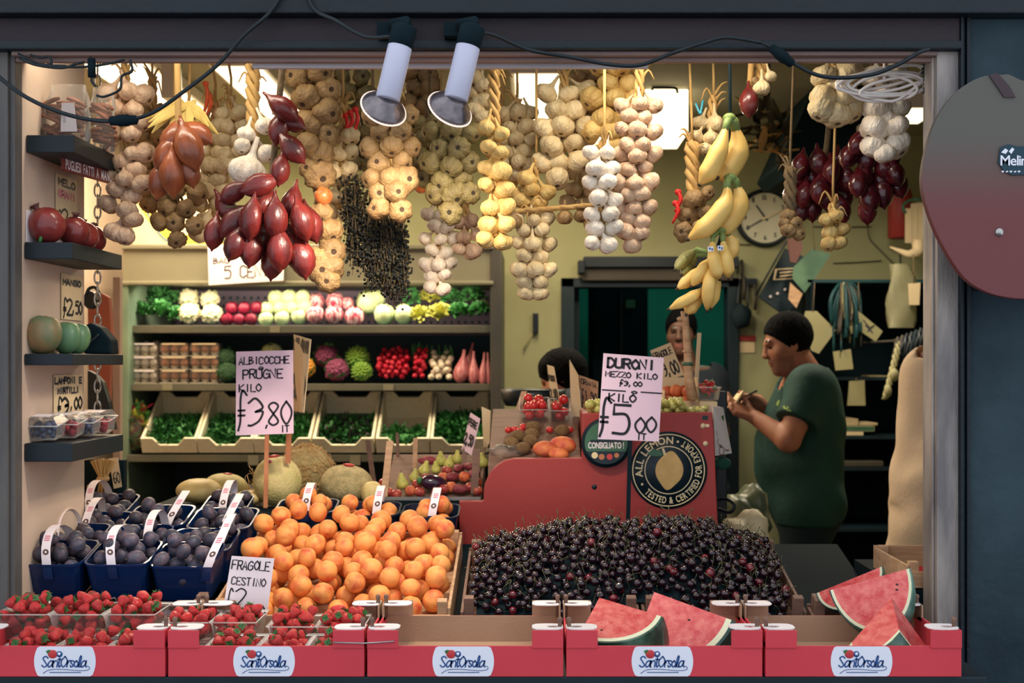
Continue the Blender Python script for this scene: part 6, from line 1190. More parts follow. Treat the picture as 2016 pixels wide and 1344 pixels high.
sign('tilted cream card behind the right corner of the cherry price card', [(1280, 690), (1320, 674), (1347, 738), (1300, 752)], 3.9, [('FRAGOLE', .05, .30, .18, .88, .05), ('f3,00', .10, .88, .38, .84, .06)], ((1328, 738), (1338, 776)), 'paper_cream', stw=.012)
for i, (a, c, Y, w_, m, lb) in enumerate((((724, 866), (738, 965), 3.95, .016, 'wood_dark', 'dark thin stake leaning behind the flattened melon'), ((768, 868), (755, 985), 3.60, .020, 'wood', 'pale wooden stake standing left of the pears'), ((782, 852), (785, 935), 3.92, .010, 'wood_dark', 'short thin stick behind the pale stake'), ((818, 862), (816, 940), 3.84, .014, 'wood', 'pale wooden stake behind the pears'), ((938, 884), (934, 972), 3.64, .022, 'wood_dark', 'dark wooden stake at the right end of the pear tray'), ((1377, 655), (1368, 806), 3.9, .012, 'paper_cream', 'thin cream strip right of the bamboo pole'), ((1032, 770), (1010, 838), 3.98, .018, 'wood', 'wooden stake left of the tomato punnets'))):
    t = thing('wooden_stake', lb, 'stake', P(*c, Y)); stick(t, P(*c, Y), P(*a, Y), w_, .006, m, 'shaft')
# ================================================================ people: one continuous skin each, grown as a blended solid and meshed
def v3(p): return np.array([p[0], p[1], p[2]], dtype=np.float32)
def sd_cone(Pn, a, b, r1, r2):
    a, b = v3(a), v3(b); ba = b-a; t = np.clip(((Pn-a) @ ba)/max(1e-9, float(ba @ ba)), 0, 1); return np.linalg.norm(Pn-a-t[..., None]*ba, axis=-1)-(r1+(r2-r1)*t)
def sd_ell(Pn, c, r, B=None):
    q = Pn-v3(c); q = q @ B if B is not None else q; r = v3(r); k0 = np.linalg.norm(q/r, axis=-1); k1 = np.linalg.norm(q/(r*r), axis=-1); return k0*(k0-1)/np.maximum(k1, 1e-6)
def smin(a, b, k): h = np.clip(.5+.5*(b-a)/k, 0, 1); return b+(a-b)*h-k*h*(1-h)
def field(prims, Pn):
    d = None
    for p in prims:
        k = p[-1]; e = sd_cone(Pn, *p[1:5]) if p[0] == 'c' else sd_ell(Pn, *p[1:4])
        if d is None: d = e
        elif k < 0: d = -smin(-d, e, -k)          # carve
        else: d = smin(d, e, k)
    return d
def nets(fn, lo, hi, h):
    """surface nets: vertices and quads of the zero surface of fn inside the box"""
    lo = np.array(lo, np.float32); n = np.ceil((np.array(hi)-lo)/h).astype(int)+1
    g = np.stack(np.meshgrid(*[lo[i]+h*np.arange(n[i], dtype=np.float32) for i in range(3)], indexing='ij'), -1)
    D = np.concatenate([fn(g[i:i+16]) for i in range(0, n[0], 16)], 0); I = D < 0
    c = [I[a:n[0]-1+a, b:n[1]-1+b, e:n[2]-1+e] for a in (0, 1) for b in (0, 1) for e in (0, 1)]; s = sum(x.astype(np.int8) for x in c); act = (s > 0) & (s < 8); ids = np.full(act.shape, -1); ids[act] = np.arange(act.sum()); idx = np.argwhere(act)
    acc = np.zeros((len(idx), 3), np.float32); cnt = np.zeros(len(idx), np.float32); offs = [(a, b, e) for a in (0, 1) for b in (0, 1) for e in (0, 1)]
    for i, o0 in enumerate(offs):
        for o1 in offs[i+1:]:
            if sum(abs(x-y) for x, y in zip(o0, o1)) != 1: continue
            p0 = idx+o0; p1 = idx+o1; d0 = D[tuple(p0.T)]; d1 = D[tuple(p1.T)]; m = (d0 < 0) != (d1 < 0); t = np.where(m, d0/np.where(m, d0-d1, 1), 0)[:, None]
            acc += np.where(m[:, None], p0+(p1-p0)*t, 0); cnt += m
    V = lo+acc/cnt[:, None]*h; Q = []
    for ax in range(3):
        b, e = (ax+1) % 3, (ax+2) % 3; sl = [slice(1, -1)]*3; sl[ax] = slice(0, -1); A = I[tuple(sl)]; sl2 = list(sl); sl2[ax] = slice(1, None); B = I[tuple(sl2)]
        for flip in (0, 1):
            w = np.argwhere((A & ~B) if not flip else (~A & B)); 
            if not len(w): continue
            w = w+1; w[:, ax] -= 1; o = lambda db, de: tuple((w-np.eye(3, dtype=int)[b]*db-np.eye(3, dtype=int)[e]*de).T); q = np.stack([ids[o(1, 1)], ids[o(0, 1)], ids[o(0, 0)], ids[o(1, 0)]], 1); Q.append(q if not flip else q[:, ::-1])
    Q = np.concatenate(Q) if Q else np.zeros((0, 4), int); return V, Q[(Q >= 0).all(1)]
def nm(name, parts, mats, mif=None):
    """join several surface-net passes into ONE mesh; mif(centres) -> material index"""
    Vs, Fs, o = [], [], 0
    for V, Q in parts: Vs.append(V); Fs.append(Q+o); o += len(V)
    V = np.concatenate(Vs); Q = np.concatenate(Fs); me = bpy.data.meshes.new(name); me.from_pydata(V.tolist(), [], Q.tolist())
    for m in mats: me.materials.append(m)
    me.polygons.foreach_set('use_smooth', np.ones(len(Q), bool))
    if mif is not None: me.polygons.foreach_set('material_index', mif(V[Q].mean(1)).astype(np.int32))
    me.update(); return me
def frame(f, u=(0, 0, 1)):
    f = Vector(f).normalized(); s = f.cross(Vector(u)).normalized(); u = s.cross(f); return f, s, u          # forward, right, up
def head_prims(c, f, s, u, k=.92, nose=1.0):
    B = np.array([list(f), list(s), list(u)], np.float32).T; L = lambda a, b, e: c+(f*a+s*b+u*e)*k
    P_ = [('e', L(-.012, 0, .035), (.098*k, .076*k, .096*k), B, .01), ('e', L(.03, 0, -.040), (.070*k, .066*k, .086*k), B, .03), ('c', L(.068, 0, -.102), L(.030, 0, -.100), .028*k, .048*k, .03),
          ('c', L(.092, 0, .018), L(.110*nose, 0, -.026), .011*k, .0145*k, .012), ('c', L(.108, -.012, -.030), L(.108, .012, -.030), .009*k, .009*k, .008), ('c', L(.086, -.036, .026), L(.086, .036, .026), .011*k, .011*k, .016),
          ('c', L(.094, -.016, -.060), L(.094, .016, -.060), .008*k, .008*k, .006), ('c', L(.092, -.014, -.073), L(.092, .014, -.073), .0085*k, .0085*k, .005), ('c', L(.055, -.046, -.025), L(.055, .046, -.025), .026*k, .026*k, .02)]
    for q in (-1, 1):
        P_ += [('e', L(-.008, q*.074, -.008), (.017*k, .010*k, .030*k), B, .004), ('e', L(-.006, q*.083, -.004), (.009*k, .006*k, .016*k), B, -.004), ('e', L(.094, q*.030, .004), (.016*k, .018*k, .010*k), B, -.008), ('e', L(.078, q*.030, .004), (.013*k, .013*k, .012*k), B, .003)]
    return P_, L
def hand_prims(w, d, nrm, side, spread=.020, curl=(.5, .6, .6, .7), tcurl=.3, L=.18):
    """w wrist, d towards the fingers, nrm palm normal, side towards the thumb"""
    d, nrm, side = Vector(d).normalized(), Vector(nrm).normalized(), Vector(side).normalized(); P_ = []
    for i in range(4):
        o = side*(1.5-i)*spread; kn = w+d*L*(.50-.02*abs(i-1))+o; P_.append(('c', w+o*.55+d*.01, kn, .0135, .0115, .012)); p = kn; a = 0; ln = (.26, .29, .27, .21)[i]*L
        for j, sg in enumerate((.45, .32, .23)):
            a += curl[i]*(.9, 1.0, .7)[j]; e = p+(d*math.cos(a)+nrm*math.sin(a))*ln*sg*1.15; P_.append(('c', p, e, (.0095, .0085, .0078)[j], (.0088, .0078, .0066)[j], .003)); p = e
    b0 = w+side*.022+d*.02; b1 = b0+(side*.75+d*.75+nrm*.35).normalized()*.045; b2 = b1+(d*.9+nrm*(.3+tcurl)+side*.1).normalized()*.032; b3 = b2+(d*.8+nrm*(.3+tcurl*2)-side*.2).normalized()*.026
    P_ += [('c', b0, b1, .015, .0115, .010), ('c', b1, b2, .0105, .0095, .003), ('c', b2, b3, .0095, .0075, .003)]; return P_
mm('skin_man', (170, 118, 92), (150, 98, 76), 10, .55, sss=.05); mm('skin_dark', (104, 72, 56), (88, 60, 48), 10, .55); mm('skin_warm', (186, 130, 98), (168, 112, 84), 10, .55); mm('stubble', (142, 100, 80), (128, 90, 72), 60, .6); mm('eye_dark', (24, 20, 22), None, rough=.2); mm('lip', (140, 84, 74), None, rough=.45)
mm('hair_black', (5, 6, 9), (9, 10, 12), 60, .85, .5, 200, spec=.08, stretch=(1, 1, .2)); mm('shirt_green', (10, 62, 54), (8, 52, 47), 6, .8, .2, 60); mm('cloth_dark', (10, 36, 43), (8, 30, 38), 8, .85, .2, 60); mm('cloth_navy', (18, 30, 40), (14, 24, 34), 8, .85); mm('coat_white', (224, 200, 170), (212, 188, 160), 5, .8, .15, 60); mm('logo_lime', (120, 150, 70), None, rough=.6); mm('shoe', (24, 24, 26), None, rough=.5)
def person(label, feet, hc, f, hips, sh, arms, skin, top_m, leg_m, hairt=-.018, fat=1.0, hair_extra=(), cut=None, hem=.93, sleeve=.62, fine=True, coat=0, neckr=.055, hk=.92, stub=False, lean=(0, 0, 0), hands=True):
    """hc head centre, f facing, hips (l, r), sh shoulders (l, r), arms [(elbow, wrist, hand primitives)]"""
    t = thing('person', label, 'person', feet, None); F_, S_, U_ = frame(*f) if isinstance(f[0], tuple) else frame(f); hp, L = head_prims(hc, F_, S_, U_, hk)
    shm = (sh[0]+sh[1])/2; hm = (hips[0]+hips[1])/2; bf = Vector((F_.x, F_.y, 0)).normalized()
    neck = [('c', hc-U_*.07-F_*.025, shm+Vector((0, 0, .035)), neckr, neckr*1.12, .02)]
    ax = (sh[0]-sh[1]).normalized(); B = np.array([list(bf), list(ax), [0, 0, 1]], np.float32).T
    torso = [('c', sh[0]+ax*-.03, sh[1]+ax*.03, .075, .075, .01), ('e', shm.lerp(hm, .25)+bf*.01, (.125*fat, .19*(.6+.4*fat), .20), B, .06), ('e', shm.lerp(hm, .62)+bf*.045*fat, (.155*fat, .185*fat, .21), B, .08), ('e', hm+bf*.0, (.135*fat, .18*(.7+.3*fat), .14), B, .07)]
    legs = []; ft = [Vector((h.x, h.y, feet[2]+.07))+bf*.0 for h in hips]
    for h, a in zip(hips, ft): kn = h.lerp(a, .52)+bf*.02; legs += [('c', h, kn, .098, .065, .03), ('c', kn, a, .064, .042, .02), ('c', a+Vector((0, 0, -.03)), a+bf*.15+Vector((0, 0, -.04)), .04, .03, .02)]
    armp = []; slv = []; cuts = []; hnd = []
    for s_, (el, wr, hd) in zip(sh, arms): armp += [('c', s_, el, .060, .046, .03), ('c', el, wr, .046, .029, .015)]; slv += [('c', s_, s_.lerp(el, sleeve+.12), .070, .070, .04)]; cuts.append((s_.lerp(el, sleeve), (el-s_).normalized())); hnd += hd
    box = lambda pr, m: (np.min([[min(q[i] for q in (p[1:3] if p[0] == 'c' else (p[1],)))-(max(p[3], p[4]) if p[0] == 'c' else max(p[2])) for i in range(3)] for p in pr], 0)-m, np.max([[max(q[i] for q in (p[1:3] if p[0] == 'c' else (p[1],)))+(max(p[3], p[4]) if p[0] == 'c' else max(p[2])) for i in range(3)] for p in pr], 0)+m)
    allp = hp[:3]+neck+torso; parts = []
    lo, hi = box(hp+neck, .01); lo[2] = shm.z+.005; parts.append(nets(lambda g: field(hp+[neck[0][:-1]+(.02,)], g), lo, hi, .0035 if fine else .006))
    lo, hi = box(torso+legs, .02); parts.append(nets(lambda g: field(torso+legs, g), lo, hi, .018))
    lo, hi = box(armp+hnd, .012); parts.append(nets(lambda g: field(armp+hnd, g), lo, hi, .0038 if fine else .008))
    def mi(C):
        q = C-v3(hc); a, b_, e = q @ v3(F_)/hk, np.abs(q @ v3(S_))/hk, q @ v3(U_)/hk; r = np.zeros(len(C))
        if stub: r = np.where((a > .005) & (e < -.048) & (e > -.14), 1, r)
        r = np.where((a > .086) & (b_ < .024) & (np.abs(e+.0665) < .0085), 2, r); r = np.where((a > .076) & (np.abs(b_-.030) < .013) & (np.abs(e-.004) < .0055), 3, r); r = np.where((a > .082) & (np.abs(b_-.032) < .020) & (np.abs(e-.034) < .0045), 3, r); return r
    link('body', nm('body', parts, [M_[skin], M_['stubble' if stub else skin], M_['lip'], M_['eye_dark']], mi), t)
    # hair
    n1 = (U_*.66-F_*.75); hv = [hp[0][:2]+(tuple(x+.011 for x in hp[0][2]),)+hp[0][3:]]
    def hairf(g): d = field(hv+list(hair_extra), g)+.0014*np.sin(g[..., 0]*210+4*np.sin(g[..., 2]*60))*np.sin(g[..., 1]*190); cutd = -((g-v3(hc)) @ v3(n1)-hairt); c2 = -((g-v3(hc)) @ v3(U_)+.062); d2 = np.maximum(np.maximum(d, cutd), c2); return np.minimum(d2, field(list(hair_extra), g)) if hair_extra else d2
    lo, hi = box(hv+list(hair_extra), .01); link('hair', nm('hair', [nets(hairf, lo, hi, .005)], [M_['hair_black']]), t)
    # upper garment
    off = .014; gp = torso+slv; tp_ = torso+[('c', h, h+Vector((0, 0, -.12)), .102, .10, .05) for h in hips]; nb = shm+Vector((0, 0, .035)); nd = ((hc-U_*.08-nb).normalized()+Vector((0, 0, .6))).normalized()
    if coat: gp = gp+[('c', hm, hm+Vector((0, 0, -coat)), .19*fat, .23*fat, .08)]; tp_ = tp_+gp[-1:]
    hz = hem if not coat else hm.z-coat
    def top(g):
        d = field(tp_, g)
        for sp, (cp, cd) in zip(slv, cuts): d = smin(d, np.maximum(sd_cone(g, *sp[1:5]), (g-v3(cp)) @ v3(cd)), .045)
        d = d-off-.0035*np.sin(g[..., 2]*38+g[..., 0]*21+2*np.sin(g[..., 1]*17))*np.clip((shm.z-g[..., 2])*5, 0, 1)
        d = np.maximum(d, hz-g[..., 2]); return np.maximum(d, np.minimum((g-v3(nb)) @ v3(nd)-.012, .135-np.linalg.norm(g-v3(nb), axis=-1)))
    lo, hi = box(gp, .03); g_ = link('coat' if coat else 'shirt', nm('shirt', [nets(top, lo, hi, .008 if fine else .012)], [M_[top_m]]), t)
    tr = legs+[torso[3]]
    def trf(g): return np.maximum(np.maximum(field(tr, g)-.012, g[..., 2]-hz-.03), feet[2]+.06-g[..., 2])
    lo, hi = box(tr, .02); link('trousers', nm('trousers', [nets(trf, lo, hi, .014)], [M_[leg_m]]), t)
    b = MB(); [b.ball((a.x+bf.x*.05, a.y+bf.y*.05, feet[2]+.04), (.05+.09*abs(bf.x), .05+.09*abs(bf.y), .045), 12, 8) for a in ft]; obj('shoes', b, M_['shoe'], t); return t, L
ym = 5.0; Q_ = lambda x, y, d=0: P(x, y, ym+d)
wn = Q_(1487, 822, -.12); wf = Q_(1492, 790, .10)
hn = hand_prims(wn, (-.86, .10, .42), (.35, .55, .75), (.25, .75, .55), curl=(.35, .45, .5, .55)); hf = hand_prims(wf, (-.90, -.28, .12), (-.15, -.5, -.8), (.1, -.8, .6), curl=(.75, .7, .8, .9), tcurl=.5)
t, L = person('man in a dark green t-shirt, in profile, writing on a small pad', (P(1590, 0, ym).x, ym, 0), Q_(1551, 676), ((-.965, -.02, -.26), (.0, 0, 1)), (Q_(1588, 985, -.09), Q_(1588, 985, .09)), (Q_(1596, 764, -.165), Q_(1592, 760, .165)),
       [(Q_(1552, 866, -.24), wn, hn), (Q_(1548, 858, .22), wf, hf)], 'skin_man', 'shirt_green', 'cloth_dark', fat=.98, stub=True, hem=.90, sleeve=.60)
man = t
from mathutils.bvhtree import BVHTree
def decal(owner, polys, name, m, lift=.002):
    bv = BVHTree.FromPolygons([v.co for v in owner.data.vertices], [tuple(p.vertices) for p in owner.data.polygons]); b = MB(); o = Vector((0, 0, EYE))
    for pl in polys:
        vs = []
        for x, y in pl:
            d = (P(x, y, 1)-o).normalized(); h = bv.ray_cast(o, d); vs.append((h[0] if h[0] else P(x, y, 4.8))-d*lift)
        b.add(vs, [tuple(range(len(vs)))], 0, None, False)
    return link(name, b.mesh(name, M_[m], fix=False), owner)
sh_ = [c for c in man.children if c.name.startswith('shirt')][0]
decal(sh_, [[(1536, 806), (1544, 797), (1547, 803), (1551, 798), (1558, 810), (1550, 808), (1546, 805)], [(1528, 795), (1533, 786), (1535, 790), (1531, 800)]], 'sleeve_logo', 'logo_lime')
t = thing('note_pad', 'small pale pad held in the hand of the man in green', 'note pad', Q_(1452, 792, -.06)); b = MB().box(-.035, .035, -.05, .05, -.004, .004, M=T(Q_(1449, 786, -.05)) @ RY(-.95) @ RZ(.2)); obj('pages', b, M_['paper_cream'], t, .001)
t = thing('pen', 'dark pen held in the writing hand of the man in green', 'pen', Q_(1470, 775, .02)); b = MB().tube([Q_(1454, 788, -.03), Q_(1458, 785, -.025), Q_(1490, 769, .03)], [.001, .004, .0042], 8); obj('barrel', b, M_['darker'], t)
# woman at the counter, seen from the side with her head bowed
yw = 5.15; W_ = lambda x, y, d=0: P(x, y, yw+d); hcw = W_(1106, 742)
person('woman with black hair bowing her head behind the tomato punnets', (P(1130, 0, yw).x, yw, 0), hcw, ((-.86, .15, -.48), (0, 0, 1)), (W_(1150, 1010, -.08), W_(1150, 1010, .08)), (W_(1128, 812, -.15), W_(1122, 808, .15)), [(W_(1100, 930, -.2), W_(1060, 900, -.2), []), (W_(1100, 930, .2), W_(1060, 900, .2), [])], 'skin_warm', 'cloth_navy', 'cloth_dark', hairt=-.035, hk=.84, fat=.86, hem=.92, sleeve=.3, fine=False, neckr=.046,
       hair_extra=[('c', hcw+Vector((.035, -.0, .03)), hcw+Vector((.05, 0, -.10)), .085, .055, .03), ('e', W_(1076, 722, -.02), (.035, .04, .035), None, .02)] if False else [('c', hcw+Vector((.03, 0, .03)), hcw+Vector((.055, 0, -.085)), .080, .050, .03), ('c', W_(1078, 722, -.03), W_(1074, 718, .04), .030, .026, .02)])
# tall dark figure in the doorway
yd = 6.3; D_ = lambda x, y, d=0: P(x, y, yd+d); hcd = D_(1341, 655)
person('dark figure standing in the green doorway behind the bamboo pole', (P(1352, 0, yd).x, yd, 0), hcd, (-.25, -.96, -.05), (D_(1330, 960), D_(1385, 960)), (D_(1302, 752), D_(1402, 748)), [(D_(1292, 860, .03), D_(1300, 960), []), (D_(1418, 850, .03), D_(1412, 950), [])], 'skin_dark', 'cloth_navy', 'cloth_dark', fat=.95, hem=.90, sleeve=.6, fine=False)
# customer or helper in a long white coat, mostly behind the right post
yc = 4.2; C_ = lambda x, y, d=0: P(x, y, yc+d)
person('person in a long cream coat half hidden behind the right door post', (P(1880, 0, yc).x, yc, 0), C_(1884, 590), (.72, .69, 0), (C_(1862, 960, -.08), C_(1912, 960, .08)), (C_(1826, 736, .05), C_(1945, 730, -.06)), [(C_(1804, 985, .0), C_(1806, 1060, -.02), []), (C_(1965, 985, .0), C_(1950, 1060, .0), [])], 'skin_man', 'coat_white', 'cloth_dark', fat=1.05, coat=.35, sleeve=.98, fine=False)
# ================================================================ dark wall shelves on the left jamb and what stands on them
SX = XL+.11
def wshelf(z, th, y0, y1, label, tilt=0): 
    t = thing('wall_shelf', label, 'wall shelf', (XL, (y0+y1)/2, z-th), 'dark shelves on the left wall'); b = MB().box(XL+.001, SX, y0, y1, z-th, z); obj('board', b, M_['shelf_dark'], t, .002)
    return t
zs1, zs2, zs3, zs4 = 2.066, 1.820, 1.566, 1.362
wshelf(zs1, .040, 2.83, 3.17, 'topmost dark shelf on the left wall with bagged taralli'); wshelf(zs2, .038, 2.82, 3.16, 'dark wall shelf carrying the pomegranates'); wshelf(zs3, .026, 2.82, 3.17, 'dark wall shelf carrying the green mangoes'); wshelf(zs4, .042, 2.82, 3.17, 'lowest dark wall shelf carrying the berry punnets')
# pomegranates
mm('pome_skin', (142, 54, 48), (112, 40, 40), 1.4, .3, .05, 6, coat=.3, rnd=.1); mm('mango_skin', (96, 118, 84), (156, 116, 78), .8, .45, thr=(.4, .68), rnd=.12); mm('mango_green', (80, 122, 92), (104, 138, 92), .8, .4, rnd=.1)
PB = MB().ball((0, 0, 0), 1, 20, 14, fn=lambda v: 1+.03*math.cos(6*math.atan2(v.y, v.x))*(1-abs(v.z))).mesh('pomegranate', M_['pome_skin'])
PC = MB().lathe([(.20, .92), (.15, 1.04), (.17, 1.14), (.26, 1.26), (.22, 1.24), (.10, 1.08), (.02, 1.04)], 12, fn=lambda th, u: 1+.18*math.cos(6*th)*(u > .3)).mesh('crown', mat('pome_crown', (110, 60, 48), (80, 44, 40), 3, .6))
for i, (x, y, Y, r, tl) in enumerate(((92, 463, 2.865, 36, (-.5, .15)), (146, 476, 2.95, 30, (.2, .3)), (166, 482, 3.035, 28, (-.2, -.4)), (182, 487, 3.115, 27, (.3, .5)))):
    s = S(r, Y); o = spawn(('pomegranate', PB, [('crown', PC, [])]), T(P(x, 0, Y).x, Y, zs2+s+.001) @ RY(tl[0]) @ RX(tl[1]) @ SCL(s), ['largest pomegranate, nearest the street end of the wall shelf', 'second pomegranate on the wall shelf, behind the largest one', 'third pomegranate on the wall shelf', 'farthest pomegranate at the inner end of the wall shelf'][i], 'pomegranate', 'pomegranates on the wall shelf')
MG = lambda m: MB().ball((0, 0, 0), (.98, .98, 1), 20, 14, fn=lambda v: 1-.16*math.exp(-((1-v.z)/.05))+.05*v.x).mesh('mango', M_[m])
MGA, MGB = MG('mango_skin'), MG('mango_green'); SE = MB().lathe([(.16, .80), (.13, .88), (.05, .90), (.01, .9)], 10).mesh('stem_scar', M_['pome_skin'])
for i, (x, Y, rx, rz, me) in enumerate(((84, 2.872, .042, .047, MGA), (130, 2.965, .033, .041, MGB), (152, 3.04, .031, .040, MGB))):
    spawn(('mango', me, [('stem_scar', SE, [])]), T(P(x, 0, Y).x, Y, zs3+rz*.985) @ RY(.2) @ SCL(rx, rx, rz), ['large brownish green mango nearest the street on the wall shelf', 'middle blue-green mango on the wall shelf', 'bright green mango third on the wall shelf'][i], 'mango', 'green mangoes on the wall shelf')
t = thing('tool_case', 'dark sloping case with a strap at the inner end of the mango shelf', 'case', (P(196, 0, 3.11).x, 3.11, zs3)); b = MB(); b.prism([(-.035, 0), (.035, 0), (.032, .035), (.006, .066), (-.018, .078), (-.036, .07)], .06, M=T(P(196, 0, 3.1).x, 3.085, zs3+.001)); obj('body', b, M_['darker'], t, .006)
b = MB().tube(spl([(P(150, 0, 3.06).x, 3.075, zs3+.008), (P(165, 0, 3.06).x, 3.07, zs3+.022), (P(180, 0, 3.07).x, 3.075, zs3+.035), (P(200, 0, 3.1).x, 3.08, zs3+.05)], 5), .004, 6); obj('strap', b, M_['black_rubber'], t)
# berry punnets leaning on the lowest shelf
mm('blueberry', (44, 58, 90), (70, 80, 108), 2, .5, rnd=.2); mm('raspberry', (180, 50, 66), (150, 34, 52), 2, .5, .4, 6, rnd=.1, bdist=.2)
BB = ('blueberry', MB().ball((0, 0, 0), 1, 10, 7).mesh('blueberry', M_['blueberry']), []); RBY = ('raspberry', MB().ball((0, 0, 0), (1, 1, 1.2), 10, 8).mesh('raspberry', M_['raspberry']), [])
for i, (x, Y, k) in enumerate(((88, 2.885, BB), (128, 2.965, RBY), (160, 3.045, BB), (190, 3.125, RBY))):
    M = T(P(x, 0, Y).x, Y-.034, zs4+.002) @ RX(.16); w = .086; nm_ = ['first', 'second', 'third', 'fourth'][i]+' from the street'
    t = punnet(M, w, .066, .034, 'clear lidded punnet of '+k[0].replace('berry', 'berries')+' on the wall shelf, '+nm_, 'berry punnets on the wall shelf', 'berry_punnet')
    q = lambda z, s=1: [(-w/2*s, 0, z), (w/2*s, 0, z), (w/2*s, .066, z), (-w/2*s, .066, z)]
    b = MB(); vs = q(.036, 1.05)+[(x_*.8, y_*.8+.0066, .054) for x_, y_, _ in q(0)]; b.add(vs, [(4, 5, 6, 7)]+[(j, (j+1) % 4, 4+(j+1) % 4, 4+j) for j in range(4)], 0, None, False); link('lid', b.mesh('lid', CLEAR, fix=False), t, Matrix.Identity(4))
    b = MB().add([(-.022, .018, .0552), (.022, .014, .0552), (.024, .044, .0552), (-.020, .048, .0552)], [(0, 1, 2, 3)]); link('paper_label', b.mesh('paper_label', M_['paper_white'], fix=False), t, Matrix.Identity(4))
    ps = heap((-w*.46, w*.46, .004, .062), lambda x_, y_: .004, lambda x_, y_: .036, .0075 if k is BB else .0088, 40, cr if 'cr' in globals() else fr, 12)
    os_ = [spawn(k, M @ T(*p[:3]) @ rnd_rot() @ SCL(p[3]*.97), 'x', k[0], k[0].replace('berry', 'berries')+' in the lidded punnets') for p in ps]; rows_labels(os_, k[0]+' {pos}, {row}, in the '+nm_.split()[0]+' lidded punnet', 7)
# bags of finger-shaped taralli
mm('taralli', (148, 92, 66), (118, 70, 52), 3, .6, .2, 12, rnd=.15)
TB = MB().tube(spl([(-1, 0, 0), (-.4, .05, .1), (.4, .05, .1), (1, 0, 0)], 3), [.16, .24, .24, .15], 8).mesh('biscuit', M_['taralli'])
def tarbag(x0, x1, y0, y1, Y, n, label, seed):
    q = random.Random(seed); a, c = P(x0, y1, Y), P(x1, y0, Y); w, h = c.x-a.x, c.z-a.z; cx = (a.x+c.x)/2
    t = thing('biscuit_bag', label, 'bag of biscuits', (cx, Y, zs1), 'bags of taralli on the top wall shelf'); b = MB(); N = 18; K = 10; vs = []
    for j in range(K+1):
        u = j/K; sx = (.50-.06*u+.02*math.sin(u*9)) if u < .7 else .46-.16*(u-.7)/.3+.05*(u > .95); sy = .032*math.sin(PI*min(1, u*.75+.22))**.6+.002
        for i in range(N):
            th = 2*PI*i/N; k = 1+.05*math.sin(3*th+j*1.7); vs.append((cx+w*sx*math.cos(th)*k+.01*u, Y+sy*math.sin(th)*k, zs1+.002+h*u))
    fs = [(j*N+i, j*N+(i+1) % N, (j+1)*N+(i+1) % N, (j+1)*N+i) for j in range(K) for i in range(N)]; b.add(vs, fs); obj('film', b, FILM, t, fix=False)
    b = MB(); b.add([(cx+x, Y-.034, zs1+.02+z) for x, z in ((w*.02, 0), (w*.36, .0), (w*.30, h*.5), (w*.04, h*.5))], [(0, 1, 2, 3)]); obj('paper_strip', b, M_['lilac_board'], t, fix=False) if n > 26 else None
    for i in range(n):
        o = bpy.data.objects.new('biscuit', TB); COL.objects.link(o); o.parent = t; u = i/n; o.matrix_basis = T(q.uniform(-.30, .30)*w, q.uniform(-.012, .012), .016+h*.62*u) @ RY(q.uniform(-.7, .7)) @ RZ(q.uniform(-.4, .4)) @ SCL(.024 if w > .06 else .018)
    return t
tarbag(80, 176, 150, 262, 2.93, 30, 'larger clear bag of brown taralli on the top wall shelf', 1); tarbag(168, 224, 206, 330, 3.05, 22, 'smaller clear bag of brown taralli behind the larger one', 2)
t = thing('wooden_sign', 'narrow reddish wooden sign about handmade taralli under the bags on the top shelf', 'sign', P(200, 340, 3.09)); cs = [P(120, 305, 2.90), P(254, 347, 3.19), P(254, 372, 3.19), P(120, 334, 2.90)]
mm('sign_brown', (132, 66, 58), (112, 54, 50), 6, .6, stretch=(1, 6, 6)); b = MB(); nb_ = Vector((-.004, .012, 0)); b.add(cs+[p+nb_ for p in cs], [(0, 1, 2, 3), (7, 6, 5, 4), (0, 4, 5, 1), (1, 5, 6, 2), (2, 6, 7, 3), (3, 7, 4, 0)], 0, None, False); obj('board', b, M_['sign_brown'], t)
mp = quad_map(*cs); b = MB(); x = .06
for word in ('PUGLIESI', 'FATTI', 'A', 'MANO'):
    for ch in word:
        vs, fs, xa, xb = letter_mesh(ch, .02); k = .052; b.add([mp(x+(v[0]-xa)*k, .84-v[1]*.96, .8) for v in vs], fs, 0, None, False); x += (xb-xa+.10)*k
    x += .03
obj('lettering', b, M_['white_card'], t, fix=False)
# price cards and white paper on the jamb wall (x = XL)
def wallcard(label, x0, x1, y0, y1, lines, m='paper_pink'):
    Ya, Yb = XL*F/(x0-CX), XL*F/(x1-CX); q = lambda x, y, Y: Vector((XL+.003, Y, EYE-(y-HY)*Y/F))
    z0 = EYE-(y0-HY)*Ya/F; z1 = EYE-(y1-HY)*Ya/F; cs = [Vector((XL+.003, Ya, z0)), Vector((XL+.003, Yb, z0)), Vector((XL+.003, Yb, z1)), Vector((XL+.003, Ya, z1))]
    t = thing('price_sign', label, 'price sign', cs[3]); global quad_map; card(t, cs, lines, m)
    return t
_qm = quad_map
def quad_map(TL, TR, BR, BL):
    nrm = ((TR-TL).cross(BL-TL)).normalized()
    if abs(nrm.y) > .3 and nrm.y > 0 or abs(nrm.y) <= .3 and nrm.x < 0: nrm = -nrm
    def mp(u, v, lift=0): a = TL.lerp(TR, u); c = BL.lerp(BR, u); return a.lerp(c, v)+nrm*(.0012*lift)
    mp.n = nrm; return mp
wallcard('price card on the left wall above the pomegranates', 108, 150, 340, 470, [('MELO', .1, .16, .10, .8, .035, 'ink_grey'), ('GRANI', .1, .34, .10, .8, .035, 'ink_pink'), ('f', .05, .85, .26, .25, .035), ('2', .25, .82, .30, .35, .04), ('00', .6, .86, .18, .4, .04)], 'paper_cream')
